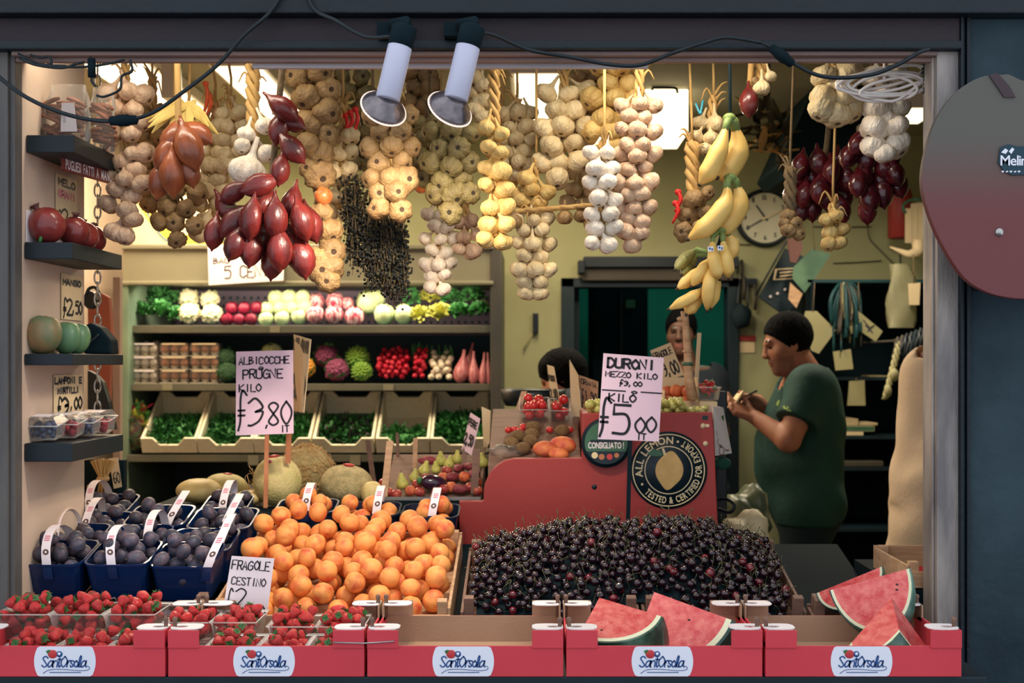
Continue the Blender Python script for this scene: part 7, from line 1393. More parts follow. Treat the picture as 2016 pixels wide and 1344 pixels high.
wallcard('price card on the left wall above the green mangoes', 119, 160, 537, 628, [('MANGO', .05, .24, .12, .9, .04, 'ink_grey'), ('f', .08, .90, .32, .2, .04), ('2', .25, .9, .34, .3, .045), (',50', .5, .85, .26, .5, .045)], 'paper_cream')
wallcard('price card on the left wall above the berry punnets', 104, 160, 738, 826, [('LAMPONI E', .02, .20, .13, .96, .03, 'ink_grey'), ('MIRTILLI', .12, .42, .12, .75, .03, 'ink_grey'), ('f', .12, .88, .32, .16, .03), ('3', .26, .90, .36, .3, .04), (',00', .55, .80, .26, .45, .035)], 'paper_cream')
b = MB().box(XL, XL+.002, 2.83, 3.18, zs2+.002, zs2+.075); b.add([(XL+.0022, 2.83, zs2+.075), (XL+.0022, 3.0, zs2+.085), (XL+.0022, 3.18, zs2+.06), (XL+.0022, 3.18, zs2+.05), (XL+.0022, 2.83, zs2+.05)], [(0, 1, 2, 3, 4)], 0, None, False); tag(obj('backing_paper', b, M_['white_card'], fix=False), 'white paper sheet on the left wall behind the pomegranates', 'paper')
b = MB().tube(spl([(XL+.03, 2.835, zs2+.002), (XL+.032, 2.838, zs2+.02), (XL+.026, 2.84, zs2+.035)], 3), .004, 6); b.add([(XL+.032, 2.838, zs2+.02), (XL+.045, 2.836, zs2+.028), (XL+.05, 2.838, zs2+.018)], [(0, 1, 2)]); tag(obj('herb_sprig', b, M_['leaf_green'], fix=False), 'small green sprig at the street end of the pomegranate shelf', 'sprig')
# ---- the narrow view between the jamb and the fridge: chain, hanging things, straw bundle, pale side board
mm('side_board', (196, 168, 146), (184, 156, 134), 3, .7)
b = MB().box(P(222, 0, 4.3).x, P(236, 0, 4.3).x, 4.3, 4.33, .3, P(0, 545, 4.3).z); tag(obj('side_board', b, M_['side_board'], None, .002), 'narrow pale upright board just left of the fridge', 'board')
t = thing('chain', 'long steel chain hanging behind the left wall shelves', 'chain', (P(192, 0, 3.3).x, 3.3, 2.75)); b = MB(); n = 0; z = 2.70; xch = P(192, 0, 3.3).x
while z > P(0, 815, 3.3).z:
    lk = [Vector((math.cos(a)*.008, 0, math.sin(a)*.018)) for a in [2*PI*k/12 for k in range(13)]]; Mx = T(xch, 3.3, z) @ RZ(PI/2*(n % 2)+.3); b.tube([Mx @ p for p in lk], .0025, 6); z -= .029; n += 1
b.tube([(xch, 3.3, z+.0), (xch, 3.3, z-.02)], .003, 6); b.tube([(xch, 3.3, 2.69), (xch, 3.3, 2.75)], .003, 6); o = obj('links', b, M_['steel'], t)
def hang_on_wall(name, label, cat, poly, Y, d, m, parts=()):
    pts = [P(x, y, Y) for x, y in poly]; c = sum(pts, Vector())/len(pts); t = thing(name, label, cat, c); b = MB().prism([(p.x, p.z) for p in pts], d, M=T(0, Y, 0)); obj('body', b, M_[m], t, .003)
    for nm_, mb, mt in parts: obj(nm_, mb, M_[mt], t)
    return t
mm('apron_orange', (196, 116, 84), (170, 92, 66), 3, .8); mm('pan_dark', (22, 34, 40), None, rough=.35)
hang_on_wall('apron', 'orange-pink apron hanging behind the chain beside the fridge', 'apron', [(172, 590), (196, 575), (214, 585), (219, 660), (214, 800), (196, 806), (174, 770)], 4.0, .03, 'apron_orange')
hang_on_wall('pan', 'dark round pan hanging high behind the chain', 'pan', [(176+13*math.cos(a), 590+18*math.sin(a)) for a in [PI*k/8 for k in range(16)]], 3.6, .03, 'pan_dark', [('handle', MB().tube(spl([P(170, 580, 3.6), P(176, 568, 3.6), P(188, 566, 3.6), P(196, 578, 3.6)], 4), .005, 6), 'pan_dark')])
hang_on_wall('knife_sheath', 'long dark curved sheath hanging below the chain beside the fridge', 'sheath', [(172, 728), (186, 735), (202, 752), (214, 790), (224, 840), (226, 846), (204, 842), (172, 820)], 3.7, .03, 'pan_dark')
t = thing('straw_bundle', 'tied bundle of pale straw stalks above the plum baskets', 'straw bundle', P(205, 985, 3.5)); b = MB(); q = random.Random(5)
for i in range(40): a = q.uniform(-1, 1); b.tube([P(203+a*24, 902+abs(a)*6, 3.5+q.uniform(-.03, .03)), P(203+a*5, 942, 3.5+q.uniform(-.012, .012)), P(203+a*14, 992, 3.5+q.uniform(-.02, .02))], .0028, 5)
for a in (0, 1, 2): b.tube([P(198, 940, 3.49), P(182, 950+a*3, 3.48), P(172, 958+a*3, 3.47)], .003, 5)
obj('stalks', b, M_['straw'], t); b = MB().lathe([(.016, -.006), (.018, 0), (.016, .006)], 14, M=T(P(203, 942, 3.5))); obj('tie', b, M_['raffia'] if 'raffia' in M_ else M_['straw'], t)
sign('small cream price card reading sixty beside the straw bundle', [(214, 902), (232, 900), (240, 958), (224, 962)], 3.55, [('A.A', .1, .18, .08, .6, .05), ('60', .2, .85, .36, .8, .10)], None, 'paper_cream')
b = MB().box(P(168, 0, 3.58).x, P(246, 0, 3.58).x, 3.57, 3.60, 1.124, P(0, 905, 3.58).z); tag(obj('dividing_board', b, M_['darker'], None, .002), 'dark panel behind the straw bundle and price card', 'panel')
# ================================================================ back wall: clock, shutter box, boards, hanging clutter, shelves
YW = 6.58
mm('clock_face', (206, 204, 178), None, rough=.5); mm('rim_black', (14, 26, 32), None, rough=.4)
c = P(1506, 429, YW); r = S(55, YW); t = thing('wall_clock', 'round wall clock with a black rim showing twenty to eleven', 'clock', c)
b = MB().lathe([(r*.88, .0), (r*.90, .022), (r*.97, .03), (r*1.04, .02), (r*1.05, -.01), (.001, -.01)], 48, M=T(c.x, YW+.008, c.z) @ RX(PI/2)); obj('rim', b, M_['rim_black'], t); b = MB().add([(c.x+r*.9*math.cos(PI*k/24), YW-.006, c.z+r*.9*math.sin(PI*k/24)) for k in range(48)], [tuple(range(48))], 0, None, False); obj('face', b, M_['clock_face'], t, fix=False)
b = MB()
for h in range(1, 13):
    a = PI/2-h*PI/6; tx = str(h); q = Vector((c.x+math.cos(a)*r*.72, YW-.0085, c.z+math.sin(a)*r*.72-.010)); printed(b, tx, T(q.x-.008*len(tx), q.y, q.z) @ FRONT, .034, .02, .05)
obj('numerals', b, M_['rim_black'], t, fix=False); b = MB()
def handb(b, a, L, w, y): d = Vector((math.cos(a), 0, math.sin(a))); n = Vector((-d.z, 0, d.x)); o = Vector((c.x, y, c.z)); b.add([o-d*.02-n*w, o-d*.02+n*w, o+d*L+n*w*.6, o+d*L-n*w*.6], [(0, 1, 2, 3)], 0, None, False)
handb(b, PI/2+1.32*.48, r*.56, .006, YW-.010); handb(b, PI/2+2.09, r*.80, .0045, YW-.012); obj('hands', b, M_['rim_black'], t, fix=False)
b = MB(); handb(b, PI/2-1.15, r*.72, .006, YW-.014); obj('pale_hand', b, M_['paper_cream'], t, fix=False)
t = thing('shutter_box', 'long dark shutter box above the green doorway', 'shutter box', P(1290, 550, YW)); b = MB().box(P(1148, 0, YW).x, P(1450, 0, YW).x, 6.50, 6.597, P(0, 528, YW).z, P(0, 507, YW).z); obj('top_rail', b, M_['rim_black'], t, .004)
mm('shutter_brown', (70, 64, 54), (58, 54, 48), 5, .7); b = MB().box(P(1146, 0, YW).x, P(1440, 0, YW).x, 6.53, 6.597, P(0, 553, YW).z, P(0, 528, YW).z); obj('body', b, M_['shutter_brown'], t, .004); b = MB().box(P(1137, 0, YW).x, P(1150, 0, YW).x, 6.48, 6.597, P(0, 540, YW).z, P(0, 515, YW).z); obj('bracket', b, M_['rim_black'], t, .004)
# inside the doorway
mm('teal_lit', (40, 150, 140), None, rough=.6)
t = thing('wardrobe', 'dark tall cupboard inside the green room behind the doorway', 'cupboard', P(1215, 0, 7.6)); b = MB().box(P(1166, 0, 7.6).x, P(1276, 0, 7.6).x, 7.6, 8.2, 0, 2.15); obj('body', b, M_['darker'], t, .006); b = MB().box(P(1232, 0, 7.6).x, P(1250, 0, 7.6).x, 7.592, 7.6, P(0, 606, 7.6).z, P(0, 590, 7.6).z); obj('picture', b, M_['disc_green'], t); b = MB().box(P(1222, 0, 7.6).x, P(1224, 0, 7.6).x, 7.594, 7.6, .1, 2.1); obj('door_seam', b, M_['rim_black'], t)
t = thing('open_door', 'dark door leaf standing open inside the green room', 'door', P(1130, 0, 6.9)); b = MB().box(P(1112, 0, 6.95).x+.02, P(1138, 0, 6.95).x, 6.76, 6.8, 0, 1.95); obj('leaf', b, M_['dark'], t, .004)
# note and red label on the wall right of the doorway
t = thing('wall_note', 'white note with a red strip pinned right of the doorway', 'note', P(1472, 695, YW)); b = MB().box(P(1457, 0, YW).x, P(1487, 0, YW).x, 6.594, 6.598, P(0, 694, YW).z, P(0, 673, YW).z); obj('paper', b, M_['paper_cream'], t); b = MB().box(P(1456, 0, YW).x, P(1488, 0, YW).x, 6.592, 6.598, P(0, 671, YW).z, P(0, 660, YW).z); obj('red_strip', b, M_['red_panel'], t)
# hooks with a dark bag, tools
t = thing('hanging_bag', 'dark cloth bag hanging on a hook right of the doorway', 'bag', P(1462, 560, YW)); b = MB().ball(tuple(P(1460, 622, YW-.06)), (S(20, YW), .04, S(24, YW)), 14, 10, fn=lambda v: 1+.08*math.sin(6*v.x+3*v.z)); obj('pouch', b, M_['cloth_dark'], t); b = MB().tube(spl([P(1452, 604, 6.53), P(1456, 560, 6.56), P(1464, 546, 6.58), P(1472, 560, 6.56), P(1472, 604, 6.53)], 4), .007, 6); obj('strap', b, M_['rim_black'], t)
t = thing('hanging_tools', 'dark tools hanging on a wall hook below the clock', 'tools', P(1470, 520, YW)); b = MB().box(P(1462, 0, YW).x, P(1490, 0, YW).x, 6.56, 6.598, P(0, 562, YW).z, P(0, 548, YW).z); obj('bar', b, M_['rim_black'], t, .003); b = MB()
for x, y0, y1 in ((1460, 512, 545), (1464, 545, 590), (1486, 560, 610)): b.tube([P(x, y0, 6.56), P(x+2, (y0+y1)/2, 6.55), P(x, y1, 6.56)], .009, 6)
obj('handles', b, M_['shutter_brown'], t)
# dark board and green leaflet hung at a slant under the clock
t = thing('slanted_board', 'dark slanted board with wires below the clock', 'board', P(1545, 560, 6.2)); pts = [(1494, 585), (1546, 488), (1606, 515), (1572, 600), (1540, 618)]; b = MB().prism([(P(x, y, 6.2).x, P(x, y, 6.2).z) for x, y in pts], .02, M=T(0, 6.2, 0)); obj('board', b, M_['dark'], t, .004)
b = MB().tube([P(1488, 582, 6.19), P(1520, 524, 6.19), P(1556, 462, 6.19), P(1560, 350, 6.2), Vector((P(1560, 350, 6.2).x, 6.2, 2.75))], .006, 6); obj('wire', b, M_['rim_black'], t); b = MB()
for x, y in ((1546, 570), (1531, 578), (1517, 584)): b.ball(tuple(P(x, y, 6.19)), .008, 8, 6)
obj('studs', b, M_['lilac_board'], t); b = MB(); cs = [P(1528, 530, 6.18), P(1566, 528, 6.18), P(1562, 548, 6.18), P(1524, 550, 6.18)]; ribbon([[(0, 0), (1, 0), (1, 1), (0, 1), (0, 0)], [(.25, .35), (1, .3)], [(.3, .7), (1, .62)]], .12, lambda x, y, q: cs[0].lerp(cs[1], x).lerp(cs[3].lerp(cs[2], x), y), b); obj('white_clip', b, M_['paper_cream'], t, fix=False)
t = thing('green_leaflet', 'green printed leaflet hanging at a slant beside the dark board', 'leaflet', P(1600, 540, 6.1)); pts = [(1598, 490), (1636, 500), (1606, 545), (1584, 576), (1560, 548), (1562, 526)]; b = MB().prism([(P(x, y, 6.1).x, P(x, y, 6.1).z) for x, y in pts], .004, M=T(0, 6.1, 0)); mm('leaflet_green', (96, 130, 100), (70, 104, 84), 8, .6); obj('sheet', b, M_['leaflet_green'], t)
b = MB().prism([(P(x, y, 6.09).x, P(x, y, 6.09).z) for x, y in ((1556, 556), (1564, 564), (1580, 578), (1568, 606), (1552, 588))], .004, M=T(0, 6.09, 0)); obj('tan_corner', b, M_['wood'], t); b = MB().tube([P(1604, 494, 6.1), P(1600, 440, 6.1), Vector((P(1600, 440, 6.1).x, 6.1, 2.75))], .002, 4); obj('string', b, M_['straw_dark'], t)
t = thing('pink_sachet', 'dull pink paper sachet hanging above the slanted board', 'sachet', P(1563, 490, 6.0)); b = MB().prism([(P(x, y, 6.0).x, P(x, y, 6.0).z) for x, y in ((1550, 470), (1578, 468), (1580, 490), (1568, 518), (1556, 516))], .012, M=T(0, 6.0, 0)); mm('sachet_pink', (110, 74, 66), (96, 62, 58), 5, .7); obj('paper', b, M_['sachet_pink'], t, .003); b = MB().tube([P(1564, 470, 6.0), P(1566, 380, 6.0), Vector((P(1566, 380, 6.0).x, 6.0, 2.75))], .002, 4); obj('string', b, M_['straw_dark'], t)
# cables on the back wall
b = MB()
for pts in (((1600, 446), (1660, 447), (1715, 446)), ((1640, 518), (1690, 516), (1735, 513)), ((1708, 440), (1712, 470), (1735, 495), (1760, 520)), ((1440, 480), (1478, 482))): b.tube(spl([P(x, y, 6.59) for x, y in pts], 4), .003, 5)
tag(obj('wall_cable', b, M_['shutter_brown']), 'thin cables running along the cream back wall', 'cable')
# dark sloping duct under the ceiling at right
t = thing('stair_soffit', 'dark sloping soffit hanging from the ceiling behind the right garlic braids', 'soffit', P(1600, 240, 5.4)); pts = [(1604, 60), (1530, 330), (1548, 350), (1640, 344), (1720, 262), (1740, 60)]; b = MB().prism([(P(x, y, 5.4).x, min(2.748, P(x, y, 5.4).z)) for x, y in pts], .5, M=T(0, 5.4, 0)); obj('panel', b, M_['darker'], t, .004)
b = MB(); q = random.Random(12)
for i in range(60): p = P(q.uniform(1476, 1560), q.uniform(210, 300), 5.0); leafq(b, p, Vector((q.uniform(-1, 1), q.uniform(-.5, .5), q.uniform(-1, .6))), .018, q.uniform(.06, .12), .3, 0 if q.random() < .8 else 1, 3, .2, q)
b.tube([P(1515, 250, 5.0), Vector((P(1515, 250, 5).x, 5.0, 2.75))], .004, 5); tag(obj('dried_leaves', b, [M_['dried_leaf'], M_['straw']], fix=False), 'dim bunch of dried leaves hanging behind the topmost bananas', 'dried leaves', kind='stuff')
# dark shelving unit at the right
YS = 6.1; xs = lambda x: P(x, 0, YS).x; zs = lambda y: P(0, y, YS).z
t = thing('shelving_unit', 'dark shelving unit against the back wall at the right', 'shelving', (xs(1740), 6.3, 0)); b = MB().box(xs(1596), xs(1900), 6.56, 6.595, 0, zs(556)); obj('back', b, M_['darker'], t); 
for i, (x) in enumerate((1596, 1896)): obj('side', MB().box(xs(x), xs(x)+.02, YS, 6.56, 0, zs(556)), M_['darker'], t)
for y in (742, 858, 920, 1040): obj('shelf', MB().box(xs(1596)+.021, xs(1896)-.001, YS, 6.56, zs(y+6), zs(y)), M_['dark'], t)
obj('top', MB().box(xs(1590), xs(1902), YS, 6.595, zs(556), zs(550)), M_['cab_inner'], t)
SHL = {742: [], 858: [], 920: []}
def paper(label, poly, Y, m='paper_cream', th=.003, name='paper_sheet', cat='paper', hang=None, marks=()):
    t = thing(name, label, cat, P(*poly[-1], Y)); b = MB().prism([(P(x, y, Y).x, P(x, y, Y).z) for x, y in poly], th, M=T(0, Y, 0)); obj('sheet', b, M_[m], t)
    if hang: obj('string', MB().tube([P(*hang[0], Y), P(*hang[1], Y)], .0025, 5), M_['straw_dark'], t)
    if marks:
        b = MB(); ribbon([[(x, y) for x, y in l] for l in marks], 2.2, lambda x, y, q: P(x, y, Y-.002), b); obj('marks', b, M_['ink_grey'], t, fix=False)
    return t
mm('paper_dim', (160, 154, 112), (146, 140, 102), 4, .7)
paper('pale paper sheet hanging behind the head of the man in green', [(1586, 612), (1608, 612), (1646, 650), (1612, 696), (1598, 690), (1578, 640)], 5.98, 'paper_dim', hang=((1600, 614), (1604, 556)))
paper('slanted white card with a sketch hanging among the cords at right', [(1690, 612), (1738, 652), (1724, 672), (1688, 648)], 5.96, 'paper_dim', hang=((1692, 614), (1690, 556)), marks=[((1700, 630), (1712, 645), (1722, 640), (1708, 652)), ((1704, 640), (1718, 655))])
paper('square white tag hanging below the cords at right', [(1640, 692), (1675, 687), (1680, 726), (1645, 729)], 5.96, 'paper_dim', hang=((1656, 692), (1656, 556)))
paper('yellowish booklet hanging below the shelf at right', [(1672, 750), (1702, 748), (1704, 798), (1668, 798)], 6.06, 'paper_dim', hang=((1686, 750), (1686, 744)))
b = MB(); q = random.Random(15)
for i in range(36): x = q.uniform(1632, 1692); y0 = q.uniform(575, 610); b.tube(spl([P(1662+(x-1662)*.3, 556, 6.0), P(x, y0, 5.98+q.uniform(-.04, .04)), P(x+q.uniform(-6, 6), y0+q.uniform(30, 90), 5.98+q.uniform(-.04, .04))], 4), q.uniform(.004, .010), 5, q.choice((0, 0, 1, 2)))
tag(obj('cord_bundle', b, [M_['cab_inner'], M_['paper_dim'], M_['shutter_brown']]), 'bundle of cords and straps hanging from the shelving at right', 'cords', kind='stuff')
t = thing('paper_stack', 'stack of folded papers with coloured bands on the right shelving', 'papers', P(1690, 857, 6.13)); b = MB()
for (xa, xb, ya, yb, m) in ((1659, 1700, 850, 857, 0), (1659, 1722, 838, 849, 1), (1659, 1690, 824, 837, 0), (1692, 1728, 832, 837, 0)): b.box(P(xa, 0, 6.13).x, P(xb, 0, 6.13).x, 6.13, 6.36, P(0, yb, 6.13).z, P(0, ya, 6.13).z, m)
obj('sheets', b, [M_['paper_cream'], M_['disc_green']], t, .002)
b = MB().box(P(1658, 0, 6.12).x, P(1740, 0, 6.12).x, 6.12, 6.35, zs(920)+.001, zs(908)); tag(obj('folded_cloth', b, M_['shutter_brown'], None, .006), 'flat folded brown cloth on the lower right shelf', 'cloth')
b = MB().box(P(1715, 0, 6.12).x, P(1750, 0, 6.12).x, 6.115, 6.3, zs(742)+.001, zs(739)); tag(obj('tray_edge', b, M_['paper_dim']), 'thin pale tray on the upper right shelf', 'tray')
# wall things above the shelving: red extinguisher, papers, horn, plastic bag, tag, bottle
t = thing('fire_extinguisher', 'red cylinder hanging on the back wall left of the pinned papers', 'fire extinguisher', P(1772, 472, 6.3)); c = P(1772, 470, 6.4); b = MB().lathe([(.05, 0), (.062, .008), (.062, .22), (.05, .26), (.025, .285), (.022, .30)], 20, M=T(c)); obj('cylinder', b, M_['red_panel'], t); b = MB().bx(c+Vector((0, .03, .31)), (.05, .07, .03)).bx(c+Vector((0, .09, .14)), (.03, .16, .03)); obj('valve', b, M_['rim_black'], t)
t = thing('pinned_papers', 'pale papers pinned together high on the right', 'papers', P(1812, 400, 6.2)); b = MB()
for i, (x0, x1, y0, y1) in enumerate(((1782, 1796, 410, 478), (1794, 1808, 400, 480), (1806, 1842, 398, 484))): b.box(P(x0, 0, 6.2).x, P(x1, 0, 6.2).x-.004, 6.2+.006*i, 6.204+.006*i, P(0, y1, 6.2).z, P(0, y0, 6.2).z)
obj('sheets', b, M_['paper_cream'], t); b = MB().tube(spl([P(1782, 420, 6.2), P(1778, 405, 6.2), P(1792, 394, 6.2), P(1815, 392, 6.2), P(1815, 392, 6.59)], 4), .008, 6); obj('holder', b, M_['disc_green'], t)
t = thing('horn', 'pale curved animal horn hanging under the pinned papers', 'horn', P(1790, 496, 6.2)); b = MB().tube(spl([P(1752, 486, 6.12), P(1772, 494, 6.11), P(1790, 500, 6.10), P(1806, 494, 6.12), P(1808, 474, 6.13)], 5), [.004, .012, .02, .03, .03], 10); obj('horn', b, M_['paper_cream'], t); b = MB().tube([P(1798, 490, 6.14), P(1798, 488, 6.4), P(1798, 488, 6.595)], .004, 5); obj('hook', b, M_['rim_black'], t)
t = thing('hanging_plastic_bag', 'limp translucent plastic bag hanging at the right end of the shelving', 'plastic bag', P(1778, 520, 5.95)); b = MB(); vs = []; N = 14
for j in range(9):
    u = j/8; w = S(18+16*math.sin(u*2.2)-6*u, 5.95)
    for i in range(N): th = 2*PI*i/N; k = 1+.18*math.sin(3*th+j); vs.append(tuple(P(1770+8*math.sin(u*3), 520+u*125, 5.95)+Vector((w*math.cos(th)*k, .03*math.sin(th)*k, 0))))
b.add(vs, [(j*N+i, j*N+(i+1) % N, (j+1)*N+(i+1) % N, (j+1)*N+i) for j in range(8) for i in range(N)]); mm('bag_milky', (150, 146, 112), (126, 124, 98), 6, .4, alpha=.85); obj('film', b, M_['bag_milky'], t); b = MB().tube([P(1772, 522, 5.95), P(1772, 500, 6.2), P(1772, 498, 6.595)], .004, 5); obj('hook', b, M_['rim_black'], t)
paper('blank white tag hanging in front of the limp plastic bag', [(1788, 558), (1812, 556), (1810, 600), (1790, 600)], 5.90, 'paper_cream', hang=((1800, 558), (1798, 500)))
# rail of scissors and a dried plait hanging at right
t = thing('tool_rail', 'rail with dark scissors and cutters hanging at the right', 'tool rail', P(1800, 665, 5.6)); b = MB().tube([P(1758, 672, 5.6), P(1842, 640, 5.5), P(1900, 625, 5.45)], .008, 6); b.tube([P(1760, 671, 5.6), Vector((P(1760, 671, 5.6).x, 6.1, P(1760, 671, 5.6).z))], .006, 6); obj('rail', b, M_['shutter_brown'], t); q = random.Random(5)
for i in range(9):
    x = 1764+i*9; y = 672-i*3.6; b = MB(); p = P(x, y, 5.58-.01*i); e = P(x+q.uniform(-8, 2), y+q.uniform(38, 70), 5.58-.01*i); b.tube([p, p.lerp(e, .5)+Vector((.01, 0, 0)), e], .009, 6); b.tube([p+Vector((.01, 0, .02)), p.lerp(e, .5)-Vector((.012, 0, 0)), e+Vector((.02, 0, 0))], .007, 6); obj('scissors', b, M_[q.choice(['rim_black', 'cloth_dark', 'shutter_brown'])], t)
t = thing('dried_plait', 'short pale plait of dried stems hanging beside the tool rail', 'dried plait', P(1762, 700, 5.5)); b = MB(); plait(b, P(1772, 672, 5.58), P(1742, 785, 5.5), .012); b.ball(tuple(P(1760, 738, 5.52)), (.022, .02, .03), 8, 6).ball(tuple(P(1748, 770, 5.5)), (.018, .015, .028), 8, 6); obj('stems', b, M_['paper_dim'], t)
# dark bowl scale behind the tomatoes, small handle on the wall
t = thing('weighing_pan', 'dark shallow pan behind the tomato punnets', 'pan', P(1052, 785, 4.4)); c = P(1050, 784, 4.45); b = MB().lathe([(.03, -.03), (.10, -.026), (.115, .0), (.118, .032), (.112, .034), (.10, .0), (.01, -.015)], 28, M=T(c)); obj('bowl', b, M_['pan_dark'], t); b = MB().lathe([(.09, -c.z), (.09, -c.z+.02), (.02, -c.z+.04), (.02, -.031)], 16, M=T(c)); obj('post', b, M_['pan_dark'], t)
t = thing('wall_switch', 'small dark wall bracket with a hanging leaf between fridge and doorway', 'bracket', P(1054, 640, YW)); b = MB().box(P(1049, 0, YW).x, P(1060, 0, YW).x, 6.56, 6.598, P(0, 656, YW).z, P(0, 616, YW).z); obj('bracket', b, M_['rim_black'], t, .004); b = MB().tube([P(1030, 690, 6.58), P(1048, 655, 6.58)], .004, 5); obj('cord', b, M_['paper_dim'], t)
# plastic bags piled on the floor box right of the red counter
mm('bag_green', (112, 124, 92), (86, 100, 78), 4, .35, .3, 8, alpha=.9, bdist=.03); mm('bag_cream', (222, 208, 168), (196, 180, 140), 5, .5, .3, 10, bdist=.02)
bx0, bx1 = P(1412, 0, 4.0).x, P(1545, 0, 4.0).x; b = MB().box(bx0, bx1, 3.98, 4.35, 0, .93); tag(obj('storage_box', b, M_['dark'], None, .005), 'dark box under the heap of plastic bags right of the red counter', 'box')
lump = lambda v: 1+.12*math.sin(5*v.x+3*v.y)+.10*math.sin(7*v.z+4*v.x)+.05*math.sin(13*v.y+9*v.z)
p = P(1470, 1010, 4.15); tag(obj('plastic_bag', MB().ball((p.x, p.y, .932+.095), (S(46, 4.15), .11, .095), 24, 16, fn=lump), M_['bag_green']), 'crumpled grey-green plastic bag heaped right of the red counter', 'plastic bag')
p = P(1456, 1055, 3.78); b = MB().ball((p.x+.02, p.y, 1.01), (S(48, 3.78), .09, S(48, 3.78)), 24, 16, fn=lump); tag(obj('plastic_bag', b, M_['bag_cream']), 'crumpled cream paper bag below the grey-green one', 'paper bag'); b = MB().box(p.x-.06, p.x+.11, 3.69, 3.88, 0, .935); tag(obj('storage_box', b, M_['dark'], None, .004), 'dark stand under the cream paper bag', 'box')
t = thing('wire_hook', 'dark wire loop sticking out beside the red counter', 'hook', P(1415, 1000, 3.60)); b = MB().tube(spl([P(1412, 984, 3.62), P(1430, 982, 3.60), P(1446, 994, 3.58), P(1438, 1008, 3.58), P(1414, 1002, 3.60)], 5), .005, 6); b.tube([P(1412, 984, 3.62), P(1398, 984, 3.60)], .006, 6); obj('loop', b, M_['rim_black'], t)
t = thing('dark_post', 'dark upright post behind the printed box at the end of the red counter', 'post', P(1424, 0, 3.9)); b = MB().box(P(1409, 0, 3.85).x, P(1432, 0, 3.85).x, 3.85, 3.9, 0, P(0, 770, 3.85).z); obj('post', b, M_['rim_black'], t, .004); b = MB().ball(tuple(P(1421, 912, 3.84)), (.03, .01, .02), 10, 6); obj('teal_patch', b, M_['teal_room'], t)
# wooden crates with watermelon at the far right
zc = 1.022; crate(P(1776, 0, 2.9).x, P(1776, 0, 2.9).x+.34, 2.86, 3.14, 'pale wooden crate holding a watermelon slice, half behind the right post', .04, .062, 'wood', T(P(1776, 0, 2.9).x-.0, 2.86, zc))
b = MB()  .box(.855, 1.25, 2.85, 3.30, 0, zc-.001); tag(obj('side_table', b, M_['darker']), 'dark side table under the pale crate behind the right post', 'table')
crate(P(1596, 0, 2.79).x, P(1760, 0, 2.79).x, 2.785, 2.845, 'low brown wooden crate standing behind the watermelon carton at right', .04, .088, 'wood_dark')
O = P(1852, 1116, 2.93); melon_piece('watermelon slice in the pale crate, mostly hidden by the right post', O, P(1792, 1114, 2.93)-O, P(1846, 1178, 2.90)-O, P(1850, 1160, 3.02)-O, True, ylim=9)
# ================================================================ cables on the lintel and the big apple-shaped board on the facade
def cable(label, pts, r=.0045, name='black_cable', plug=None, m='black_rubber', cat='cable'):
    t = thing(name, label, cat, P(*pts[0])); b = MB().tube(spl([P(*p) for p in pts], 8), r, 8); obj('cord', b, M_[m], t)
    if plug:
        a, c = P(*plug[0]), P(*plug[1]); v = (c-a); b = MB().lathe([(.004, 0), (.010, .004), (.011, v.length*.3), (.013, v.length*.34), (.013, v.length*.66), (.011, v.length*.7), (.010, v.length-.004), (.004, v.length)], 12, M=T(a) @ rot_to(v)); obj('connector', b, M_['darker'], t)
    return t
Yc = 2.70
cable('black cable sagging across the upper left corner, with a connector', [(-30, 128, Yc), (40, 184, Yc), (110, 218, Yc), (180, 236, Yc), (240, 237, Yc-.02), (300, 222, Yc-.02), (370, 174, Yc-.01), (430, 126, Yc), (480, 70, Yc), (530, 26, Yc), (560, -20, Yc)], plug=((214, 238, Yc-.02), (272, 236, Yc-.02)))
cable('black cable drooping from the left lamp bracket to the lintel', [(770, 72, 2.64), (730, 74, 2.66), (700, 64, 2.67), (660, 40, 2.68), (620, 20, 2.70), (600, -20, 2.70)])
cable('black cable running right from the second lamp along the lintel', [(944, 62, 2.64), (980, 72, 2.66), (1040, 98, 2.68), (1120, 112, 2.69), (1200, 127, 2.69), (1260, 128, 2.69), (1320, 106, 2.69), (1380, 86, 2.69), (1430, 74, 2.69), (1500, 84, 2.69)], plug=None)
cable('black cable with a connector at the upper right, sagging to the corner', [(1500, 84, 2.69), (1530, 100, 2.69), (1565, 126, 2.69), (1610, 148, 2.69), (1660, 153, 2.69), (1720, 146, 2.69), (1770, 126, 2.69), (1808, 104, 2.69), (1830, 96, 2.70)], plug=((1516, 92, 2.69), (1562, 128, 2.69)))
t = thing('cable_tangle', 'tangle of thin black cables at the upper left corner of the opening', 'cables', P(40, 110, 2.72)); b = MB()
for pts in (((36, 105), (60, 124), (100, 130), (160, 132), (210, 126), (245, 118)), ((38, 115), (70, 128), (120, 134), (150, 126), (166, 122)), ((60, 108), (78, 114), (96, 112), (102, 124), (92, 128)), ((178, 112), (186, 140), (180, 158), (188, 170)), ((256, 118), (260, 140), (240, 150), (236, 176), (206, 190), (190, 188)), ((40, 108), (80, 126), (130, 130))): b.tube(spl([P(x, y, 2.74) for x, y in pts], 6), .0028, 6)
obj('cords', b, M_['black_rubber'], t); b = MB().tube([P(180, 116, 2.74), P(181, 152, 2.74)], .009, 8); obj('clamp', b, M_['darker'], t)
t = thing('white_cable_coil', 'coil of white cable hung up at the upper right of the opening', 'cable coil', P(1745, 130, 2.84)); q = random.Random(3); b = MB(); pts = []
